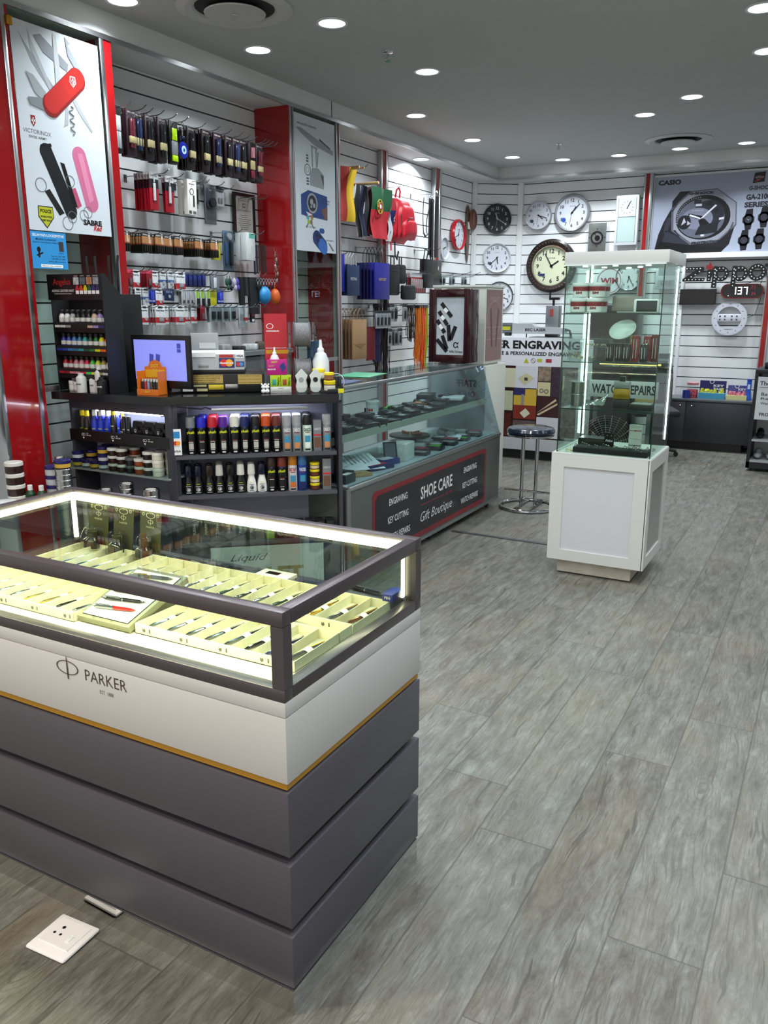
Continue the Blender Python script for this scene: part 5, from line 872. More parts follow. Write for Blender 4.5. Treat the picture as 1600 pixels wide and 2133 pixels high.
MB().b(-.06,.055,.05,.16,.075,.16,bev=.002).done('scan_box',mat('#5c6163',.3,.4),le); MB().b(-.045,.04,.048,.05,.10,.135).done('yellow_label',mat('#a9a82a',.4),le); MB().lathe([(.035,.04),(.04,.05),(.04,.075)],c=(0,.1,0),seg=20).done('lens_ring',BLACK,le)
MB().tube([(.60,.10,.11),(.65,.10,.10),(.665,.10,.05),(.665,.12,0)],.012,8).done('cable_bundle',BLACK,le); MB().tube([(.44,.2,.345),(.44,.2,.40)],.012).b(.395,.50,.185,.215,.40,.425).tube([(.40,.2,.42),(.40,.2,.475)],.01).done('crank_handle',BLACK,le)
MB().tube([(.20,.1,.07),(.20,.1,.0)],.006).done('pointer',BLACK,le); MB().b(.42,.45,.157,.16,.24,.31).done('warning_label',mat('#a83a34',.4),le)
# ---------------------------------------------------------------- behind the showcase and along the back wall
bc=thing('back_bench_cabinet','low dark grey bench cabinet with a metal-edged top along the back wall','cabinet',AT(-1.75,9.48,0)); BG=mat('#2b2c33',.45,noise=.04,scale=80)
MB().b(0,1.02,.0,.37,.09,.535).done('cabinet_body',BG,bc); MB().b(-.005,1.03,-.02,.37,.535,.56,bev=.002).done('bench_top',mat('#5c6064',.35,.3),bc); MB().b(.02,.94,.06,.36,0,.09).done('kick_board',BLACK,bc); MB().b(1.02,1.04,.0,.37,0,.56).done('end_panel',WHITE,bc)
for x0,x1,kx in ((.04,.345,.29),(.355,1.0,.41)): dr=MB().b(x0,x1,-.014,-.001,.095,.525,bev=.001).done('door',BG,bc); MB().sph((kx,-.02,.485),.009,u=10,v=6).done('knob',CHROME,dr)
t=thing('candy_jar','clear plastic jar with a pink lid and colourful contents on the back bench','jar',AT(-1.50+.13,9.62,.5605)); MB().lathe([(.06,0),(.065,.005),(.065,.12),(.055,.14)],seg=24).done('clear_jar',PLS,t); MB().lathe([(.055,.002),(.060,.06),(.055,.09)],seg=20).done('sweets',mat('#c04a5a',.4,noise=.8,scale=60),t)['kind']='stuff'; MB().lathe([(.06,.14),(.062,.145),(.062,.165)],seg=24).done('lid',mat('#c9808a',.3),t)
def crd(nm,lab,x,w0,h,c,txt,bx_c,y=9.62):
    t=thing(nm,lab,'display box',AT(x,y,.5605)); cb=MB().b(0,w0,.03,.036,0,h).done('header_card',mat(c,.45),t); tx=MB()
    for i,s in enumerate(txt): tx.text(s,w0*.72,h*.72-.035*i,.026,w0*.4,0,bold=.03)
    tx.ring(w0*.45,h*.95,.018,.024,0,.001,seg=18).done('lettering',mat('#d8dae4',.4),cb,FR((0,.0292,0),(1,0,0))); MB().b(0,w0,-.05,.029,0,h*.32).done('tray_box',mat(bx_c,.5),t)
    q=MB(); rr=random.Random(5)
    for i in range(18): q.b(*(lambda a,b:(a,a+.03,b,b+.012))(rr.uniform(.01,w0-.04),rr.uniform(-.04,.01)),h*.32,h*.42+rr.random()*.03)
    q.done('key_tags',mat(('#d6c84a','#d27a8a')[len(txt)%2],.4,noise=.7,scale=30),t)['kind']='stuff'
crd('key_tag_display','purple key tag display box with a blue tray on the back bench',-1.30,.27,.19,'#241f5e',['KEY','TAGS'],'#3f8fb0'); crd('key_tag_display','smaller purple key display box of loose tags on the back bench',-1.01,.20,.15,'#4a4a86',['KEY'],'#c9c48a')
t=thing('blue_bottle','tall blue bottle at the right end of the back bench','bottle',AT(-.80,9.62,.5605)); MB().lathe([(.035,0),(.037,.004),(.03,.05),(.024,.09),(.024,.20)],seg=20).done('bottle_body',mat('#1f4fae',.3),t); MB().lathe([(.025,.20),(.025,.225)],seg=20).done('cap',mat('#1a3f94',.3),t); MB().b(-.012,.012,-.0255,-.024,.12,.17).done('label_print',mat('#c9cfe0',.4),t)
solo('blue_mug',MB().lathe([(.035,0),(.038,.004),(.038,.085),(.035,.083),(.033,.01)],seg=20).tube([(.036,0,.07),(.06,0,.06),(.06,0,.03),(.037,0,.02)],.005),mat('#1f2f7a',.25),'dark blue mug in front of the candy jar','mug',AT(-1.42,9.53,.5605))
oc=thing('office_chair','black office chair seen behind the glass showcase','office chair',AT(-1.63,8.88,0,R(20))); MB().cloth(lambda a,b:((a-.5)*.42*(1-.5*max(0,b-.6)),.18+.03*math.cos((a-.5)*3)+.08*b,.55+.5*b),8,8).cloth(lambda a,b:((a-.5)*.42*(1-.5*max(0,b-.6)),.22+.03*math.cos((a-.5)*3)+.08*b,.55+.5*b),8,8).done('backrest',BLK2,oc)
MB().b(-.23,.23,-.24,.2,.44,.51,bev=.025).done('seat',BLK2,oc); MB().lathe([(.03,.06),(.03,.44)],seg=14).done('gas_column',BLACK,oc); MB().tube([(0,.16,.47),(0,.24,.5),(0,.25,.7)],.015).done('back_support',BLACK,oc)
for i in range(5): a=2*PI*i/5; MB().tube([(0,0,.09),(.26*math.cos(a),.26*math.sin(a),.06)],.016).done('base_arm',BLACK,oc); MB().lathe([(.022,-.012),(.026,0),(.022,.012)],c=(.26*math.cos(a),.26*math.sin(a),.027),axis='y',seg=12).done('castor',BLACK,oc)
fn=thing('floor_fan','round black wire floor fan behind the showcase','fan',BW(-1.74,7.4,.33)); q=MB()
for r_ in [.04+.02*i for i in range(12)]: q.tube([(math.cos(a)*r_,math.sin(a)*r_,.05*(1-(r_/.27)**2)) for a in [2*PI*i/32 for i in range(32)]],.0016,4,closed=True)
for i in range(24): a=2*PI*i/24; q.tube([(.04*math.cos(a),.04*math.sin(a),.05),(.18*math.cos(a+.1),.18*math.sin(a+.1),.03),(.27*math.cos(a+.15),.27*math.sin(a+.15),0)],.0016,4)
q.done('wire_guard',CHROME,fn)
for i in range(3):
    a=2*PI*i/3; MB().poly([(.03*math.cos(a-.5),.03*math.sin(a-.5)),(.22*math.cos(a-.5),.22*math.sin(a-.5)),(.24*math.cos(a+.1),.24*math.sin(a+.1)),(.20*math.cos(a+.5),.20*math.sin(a+.5)),(.03*math.cos(a+.4),.03*math.sin(a+.4))],-.03,-.026).done('fan_blade',BLACK,fn)
MB().lathe([(.05,-.12),(.06,-.1),(.05,-.03),(.02,-.02)],seg=20).done('motor',BLACK,fn); MB().tube([(-.2,-.31,-.18),(-.25,-.31,.08),(-.275,0,-.05)],.012).tube([(.2,-.31,-.18),(.25,-.31,.08),(.275,0,-.05)],.012).tube([(-.2,-.31,-.18),(.2,-.31,-.18)],.012).done('stand',BLACK,fn)
dc=thing('brown_display_cabinet','dark brown display cabinet standing behind the showcase','cabinet',AT(-2.42,9.06,0)); MB().b(0,.50,0,.35,0,1.55,bev=.004).done('cabinet_body',mat('#2c2024',.4),dc); MB().b(.02,.48,-.006,0,.15,1.50).done('door',mat('#3a2c2e',.25,coat=.4),dc)
ws=thing('watch_repairs_sign','white WATCH REPAIRS sign board behind the showcase','sign',BW(-2.09,8.0,0)); b=MB().b(0,.65,.69,.85,-.01,0,bev=.002).done('board',mat('#c4c7c8',.4),ws); MB().text('WATCH REPAIRS',.325,.77,.09,.60,.0008,bold=.03).done('lettering',mat('#2c2f33',.4),b); MB().b(.05,.09,0,.69,-.009,-.001).done('post',STEEL,ws); MB().b(.56,.60,0,.69,-.009,-.001).done('post',STEEL,ws); MB().b(0,.65,0,.02,-.08,.08).done('foot',STEEL,ws)
rc=thing('price_cabinet','low white display cabinet with a dark top at the right edge of the photo','cabinet',AT(-.665,8.5,0)); MB().b(.0,1.0,.0,.45,.93,.965,bev=.003).done('dark_top',BLK2,rc); MB().b(.0,.03,.0,.45,.03,.93).b(.97,1.0,0,.45,.03,.93).done('side_frame',BLK2,rc); MB().b(.03,.97,.40,.45,.03,.93).done('back_panel',WHITE,rc); MB().b(0,1.0,0,.45,.03,.09).done('base_frame',BLK2,rc)
sn=MB().b(.03,.6,-.004,.0,.50,.90).done('notice_board',mat('#cfd2d6',.4),rc); q=MB(); q.text('The Watch Lab',.22,.84,.04,.34,0,bold=.02).b(.05,.5,.80,.803,0,.001)
for i,s in enumerate(('Batteries','Repairs','Watch straps')): q.text(s,.17,.74-.045*i,.028,.2,0)
q.text('PROFESSIONAL',.22,.55,.034,.30,0,bold=.02).done('lettering',mat('#22242a',.4),sn,FR((0,-.0048,0),(1,0,0)))
for z in (.29,.09): MB().b(.03,.97,.0,.40,z,z+.02).done('shelf',mat('#a9acad',.3),rc)
for z in (.31,.11):
    for i in range(3):
        solo('rounded_case',MB().sph((0,0,.03),(.04,.11,.03),u=12,v=7).sph((0,.05,.05),(.033,.055,.04),u=12,v=7),BLACK if z>.2 else mat('#9aa3a2',.3),('black' if z>.2 else 'pale grey')+f' rounded case on the {("lower","upper")[z>.2]} shelf of the white cabinet, {od(i)} from the left','case',AT(-.665+.09+.11*i,8.64,z+.001),None)
MB().b(.05,.08,.05,.08,0,.03).done('foot',BLACK,rc); MB().b(.9,.93,.05,.08,0,.03).done('foot',BLACK,rc)
solo('card_reader',MB().b(0,.07,0,.12,.0,.06,bev=.01),BLACK,'black device on top of the white cabinet at the right edge','device',AT(-.60,8.6,.9655))
# ---------------------------------------------------------------- posters on the left
def artp(name,par,M,c,shapes,z=.0006,rough=.35):
    q=MB()
    for s in shapes: q.poly(s,0,z)
    return q.done(name,mat(c,rough),par,M)
# knife poster: local x 0..0.57 (y 3.0-3.57), z up 1.925..2.93
g1=thing('glass_door','sliding glass door in front of the niche, carrying the red knife poster','glass door',LW(-3.705,3.0,0)); MB().b(0,.57,1.13,2.945,-.003,.003).done('pane',GL,g1); MB().b(0,.57,1.10,1.13,-.006,.006).done('bottom_rail',ALU,g1); MB().b(-.01,.02,2.86,2.90,.003,.02,bev=.003).done('clamp',GOLD,g1)
po=thing('knife_poster','tall white poster of a red pocket knife above black and pink pepper sprays','poster',LW(-3.7005,3.0,0)); pb_=MB().b(0.01,.56,1.925,2.90,0,.002).done('sheet',mat('#ccd3da',.3),po); Z=Matrix.Translation((0,0,.0021))
def pts(*a): return list(a)
# image px -> local; helper linear in poster coordinates (u right 0..1, v up 0..1)
def pc_(u,v): return (.01+.55*u,1.925+.975*v)
def PG_(name,c,polys,lay=0,par=pb_): return artp(name,par,Matrix.Translation((0,0,.0021+.0005*lay)),c,[[pc_(*p) for p in q] for q in polys])
PG_('printed_blade','#8f959b',[[(.08,.95),(.13,.91),(.44,.72),(.40,.69),(.20,.82)]]); PG_('printed_blade','#a9aeb3',[[(.18,.97),(.22,.92),(.42,.70),(.38,.70),(.20,.88)]],1); PG_('printed_blade','#7f858b',[[(.24,.95),(.32,.965),(.62,.86),(.60,.82),(.34,.88)]],2); PG_('printed_blade','#b4b9bd',[[(.46,.985),(.50,.98),(.52,.74),(.45,.70)]],3); PG_('printed_blade','#868c92',[[(.60,.99),(.66,.965),(.63,.95),(.78,.85),(.72,.83),(.62,.90)]],4)
PG_('printed_blade','#9aa0a5',[[(.12,.77),(.20,.76),(.40,.65),(.36,.62),(.20,.68)]],5); PG_('printed_blade','#7c8288',[[(.12,.65),(.28,.66),(.40,.62),(.36,.595),(.14,.615)]],6); PG_('printed_blade','#a4a9ae',[[(.62,.70),(.66,.71),(.86,.55),(.84,.545),(.70,.63)],[(.55,.66),(.58,.66),(.56,.56),(.50,.54),(.52,.56)]],1)
def cap_(x0,y0,x1,y1,r,n=8):
    a=math.atan2(y1-y0,x1-x0); asp=.55/.975; return [(x0+math.cos(a+PI/2+PI*i/n)*r,y0+math.sin(a+PI/2+PI*i/n)*r*asp) for i in range(n+1)]+[(x1+math.cos(a-PI/2+PI*i/n)*r,y1+math.sin(a-PI/2+PI*i/n)*r*asp) for i in range(n+1)]
PG_('printed_knife_handle','#7d0f10',[cap_(.38,.635,.70,.795,.105)],7); PG_('printed_knife_handle','#b5221d',[cap_(.385,.645,.70,.80,.09)],8)
PG_('printed_shield','#d8d8d8',[[(.62,.805),(.68,.805),(.69,.775),(.65,.75),(.61,.775)]],9); PG_('printed_shield','#b5221d',[[(.63,.80),(.67,.80),(.678,.777),(.65,.758),(.622,.777)]],10); PG_('printed_cross','#eeeeee',[[(.643,.795),(.657,.795),(.657,.765),(.643,.765)],[(.632,.786),(.668,.786),(.668,.776),(.632,.776)]],11)
q=MB(); q.tube([(.345+.015*math.sin(k*1.05),2.565-.0066*k,.004) for k in range(22)],.0025,5).ring(.205,2.525,.008,.011,.002,.004,seg=14); q.done('printed_corkscrew',mat('#83888d',.3),pb_)
PG_('printed_emblem','#8e1c22',[[(.13,.565),(.18,.565),(.18,.53),(.155,.51),(.13,.53)]]); PG_('printed_cross','#eeeeee',[[(.150,.555),(.160,.555),(.160,.522),(.150,.522)],[(.138,.545),(.172,.545),(.172,.535),(.138,.535)]],2)
MB().text('VICTORINOX',.115,2.400,.020,.17,.0024,bold=-.005).text('SWISS ARMY',.115,2.374,.013,.11,.0024).done('lettering',mat('#33363a',.4),pb_)
PG_('printed_pepper_spray','#17181b',[cap_(.27,.40,.50,.115,.075)],0); PG_('printed_pepper_spray','#0b0b0d',[[(.42,.36),(.47,.355),(.585,.14),(.54,.135)],[(.20,.41),(.34,.43),(.33,.445),(.21,.43)]],1)
PG_('printed_pink_spray','#c46a8e',[cap_(.66,.41,.77,.17,.085)],0); PG_('printed_pink_spray','#d884a4',[[(.64,.42),(.70,.425),(.80,.19),(.74,.17)]],1); PG_('printed_pink_strap','#b3506f',[[(.52,.23),(.58,.24),(.64,.15),(.58,.13)]],0)
PG_('printed_black_strap','#1a1a1c',[[(.21,.20),(.27,.215),(.42,.10),(.36,.085)]])
q=MB()
for cx,cy,r in ((.175,.23,.035),(.45,.05,.035),(.51,.085,.03),(.52,.27,.03),(.66,.10,.03),(.71,.12,.03)): x,y=pc_(cx,cy); q.ring(x,y,r*.9,r,.002,.0035,seg=20)
q.done('printed_key_ring',mat('#6f7478',.3),pb_)
PG_('printed_badge','#1b1b1b',[[(.115,.125),(.285,.125),(.29,.07),(.20,.012),(.11,.07)]]); PG_('printed_badge','#b5b82e',[[(.122,.12),(.278,.12),(.282,.072),(.20,.02),(.118,.072)]],1)
x,y=pc_(.20,.10); MB().text('POLICE',x,y,.018,.07,.0034,bold=.04).text('WORLDWIDE',x,y-.028,.010,.072,.0034,bold=.04).text('CARRY RANGE',x,y-.046,.010,.068,.0034,bold=.04).done('lettering',BLACK,pb_)
x,y=pc_(.76,.065); MB().text('SABRE',x,y,.030,.13,.0026,bold=.05).done('lettering',BLACK,pb_); MB().text('Red',x+.035,y-.025,.032,.065,.003,shear=.4,bold=.03).done('lettering',mat('#b5202a',.4),pb_)
lk=thing('locksmith_sticker','blue locksmith advertisement stuck under the knife poster','sticker',LW(-3.7015,3.01,0)); s=MB().b(.0,.225,1.735,1.92,0,.0015).done('sheet',mat('#2f8fd0',.4),lk)
MB().text("SELWYN'S LOCKSMITHS",.112,1.902,.014,.20,.002,bold=.02).done('lettering',WHT,s); MB().text('Mobile Locksmith',.095,1.882,.012,.13,.002,shear=.2).text('Keys for: Cars, Homes, Safes etc',.095,1.866,.009,.165,.002).text('JOSEPH',.185,1.815,.006,.03,.002).text('Tel. 011 622 1460',.165,1.80,.007,.09,.002).text('Cell. 083 611 5241',.165,1.787,.007,.09,.002).text('selwyn@locksmiths',.155,1.772,.006,.11,.002).done('lettering',mat('#10182e',.4),s)
MB().b(.175,.205,1.825,1.875,.0015,.002).done('portrait_patch',mat('#33302f',.5),s); MB().b(.05,.19,1.742,1.757,.0015,.002).done('white_tab',WHT,s); MB().text('Please visit website',.12,1.7495,.006,.12,.0022).done('lettering',BLACK,s); MB().sph((.045,1.83,.0016),(.012,.014,.0004)).line((.03,1.80),(.07,1.815),.008,.0015,.0019).line((.045,1.82),(.045,1.79),.01,.0015,.0019).done('little_figure',BLACK,s)
# services poster
g2=thing('glass_door','sliding glass door right of the first bay, carrying the services poster','glass door',LW(-3.705,5.40,0)); MB().b(0,.58,1.13,2.945,-.003,.003).done('pane',GL,g2); MB().b(0,.58,1.10,1.13,-.006,.006).done('bottom_rail',ALU,g2)
sv=thing('services_poster','tall white services poster with a pen, an engraved watch, keys and a car remote','poster',LW(-3.7005,5.405,0)); sb_=MB().b(0,.565,1.955,2.92,0,.002).done('sheet',mat('#c6cdd4',.3),sv)
def SG(name,c,polys,lay=0): return artp(name,sb_,Matrix.Translation((0,0,.0021+.0005*lay)),c,[[(.565*a,1.955+.965*b) for a,b in q] for q in polys])
MB().text('PERSONALISED ENGRAVING',.17,2.855,.014,.26,.0024).text('NOTE ENGRAVING',.29,2.465,.012,.2,.0024).text('WATCH BATTERY',.42,2.345,.012,.12,.003).text('REPLACEMENT',.42,2.325,.012,.11,.003).text('KEY CUTTING',.20,2.135,.014,.14,.0024).text('SAFE REMOTE',.475,2.05,.010,.12,.0024).done('lettering',mat('#3a3d42',.4),sb_)
SG('printed_pen','#8b9096',[[(.04,.90),(.16,.905),(.95,.80),(.95,.765),(.50,.80),(.16,.865)]]); SG('printed_pen_clip','#3a3d42',[[(.60,.865),(.88,.815),(.88,.805),(.60,.85)]],1)
SG('printed_engraver','#8d9396',[[(.36,.50),(.70,.49),(.70,.60),(.56,.64),(.42,.635),(.36,.58)],[(.38,.80),(.56,.79),(.55,.775),(.40,.785)],[(.40,.79),(.43,.785),(.44,.64),(.41,.64)],[(.50,.785),(.53,.78),(.54,.64),(.51,.64)]]); SG('printed_engraver_shade','#4a4e54',[[(.62,.60),(.70,.59),(.70,.51),(.66,.55)],[(.56,.76),(.575,.76),(.545,.65),(.535,.65)]],1)
q=MB().ring(.17,2.545,.036,.042,.002,.003,seg=24).ring(.17,2.545,.018,.020,.002,.003,seg=20); 
for k in range(3): q.b(.155,.185,2.60+.02*k,2.612+.02*k,.002,.003).b(.155,.185,2.478-.02*k,2.49-.02*k,.002,.003)
q.done('printed_watch',mat('#4d5258',.3),sb_)
SG('printed_photo','#24407a',[[(.13,.47),(.78,.44),(.78,.255),(.13,.27)]]); SG('printed_hand','#6a4a44',[[(.62,.33),(.78,.36),(.78,.26),(.70,.26)]],1); SG('printed_hand','#c9ccd0',[[(.13,.47),(.30,.46),(.13,.42)],[(.24,.30),(.40,.28),(.30,.27)]],1)
MB().disc(.225,2.31,.075,.0032,.0036,seg=30).done('printed_movement',mat('#2a2d33',.3),sb_); MB().ring(.225,2.31,.058,.074,.0036,.004,seg=30).disc(.215,2.32,.022,.0036,.004).disc(.25,2.295,.018,.0036,.004).disc(.21,2.285,.012,.0036,.004).done('printed_movement',mat('#b9bcc0',.2,.5),sb_)
for a,c in ((90,'#b0304a'),(18,'#8a7a3c'),(-54,'#7a6a5c'),(-126,'#8fae2a'),(162,'#3a9a9a')):
    ca,sa=math.cos(R(a)),math.sin(R(a)); MB().disc(.19+.03*ca,2.195+.03*sa,.018,.002,.003,seg=14).done('printed_key_head',mat(c,.4),sb_); MB().line((.19+.045*ca,2.195+.045*sa),(.19+.085*ca,2.195+.085*sa),.010,.002,.0026).done('printed_key_blade',mat('#4a4c48',.4),sb_)
SG('printed_remote','#1b2c5c',[cap_(.50,.11,.66,.02+.03,.105)]); SG('printed_remote','#2f62b0',[cap_(.62,.06,.68,.035,.09)],1); SG('printed_buttons','#0c1430',[[(.48,.14),(.53,.145),(.54,.12),(.49,.115)],[(.56,.135),(.61,.13),(.61,.105),(.56,.11)],[(.50,.10),(.55,.10),(.56,.08),(.51,.08)]],2); SG('printed_badge','#27488a',[cap_(.60,.168,.66,.168,.035)],1); SG('printed_fob','#6f6a6c',[[(.78,.085),(.85,.07),(.95,.02),(.90,.02)]])
# ---------------------------------------------------------------- hanging goods, bay one
HOOKM=mat('#8d9194',.25,1)
def hook(y,z,L=.28,x=-4.0,lab=''):
    k=('hook',round(L,2)); M=LW(x,y,z)
    if k in PP: return dup(PP[k],M,lab)
    o=solo('peg_hook',MB().b(-.012,.012,-.03,.012,.0,.004).tube([(0,0,.003),(0,-.004,L*.85),(0,.002,L*.93),(0,.018,L)],.0028,6),HOOKM,lab,'hook',M,'display hooks'); PP[k]=o; return o
def pack(kind,M,label,group=None):
    if kind in PP: return dup(PP[kind],M,label,group=group)
    w,h,spec=KIND[kind]; t=thing(spec.get('name','hanging_pack'),label,spec.get('cat','pack'),M,group); d=spec.get('d',.0015)
    # hang slot at origin, card hangs down
    top=.012; c=MB().b(-w/2,w/2,top-h,top,-d,0,bev=min(.002,d*.4)).done('card',mat(spec['c'],spec.get('r',.35)),t); c.location.z=0
    for (x0,x1,y0,y1,cc) in spec.get('bands',()): MB().b(-w/2+w*x0,-w/2+w*x1,top-h+h*y0,top-h+h*y1,.0001,.0007).done('print',mat(cc,.35),c)
    for (s,x,y,hh,ww,cc,*rot) in spec.get('text',()): MB().text(s,-w/2+w*x,top-h+h*y,hh,ww,.001,bold=.03,rot=rot[0] if rot else 0).done('lettering',mat(cc,.4),c)
    for (nm,sh,x,y,a,b_,e,cc) in spec.get('prod',()):
        px,py=-w/2+w*x,top-h+h*y; q=MB()
        if sh=='b': q.b(px-a/2,px+a/2,py-b_/2,py+b_/2,.001,e,bev=min(e*.3,a*.2))
        elif sh=='c': q.lathe([(a*.9,py-b_/2),(a,py-b_/2+.002),(a,py+b_/2-.002),(a*.6,py+b_/2)],c=(px,0,e),axis='y',seg=10)
        elif sh=='d': q.disc(px,py,a,.001,e)
        elif sh=='r': q.ring(px,py,b_,a,.001,e,seg=20)
        q.done(nm,mat(cc,.25,.5 if cc.startswith('#b9') else 0),t)
    if spec.get('bl'): x0,x1,y0,y1,e=spec['bl']; MB().b(-w/2+w*x0,-w/2+w*x1,top-h+h*y0,top-h+h*y1,.0008,e,bev=min(.006,e*.4)).done('blister',PLS,t)
    PP[kind]=t; return t
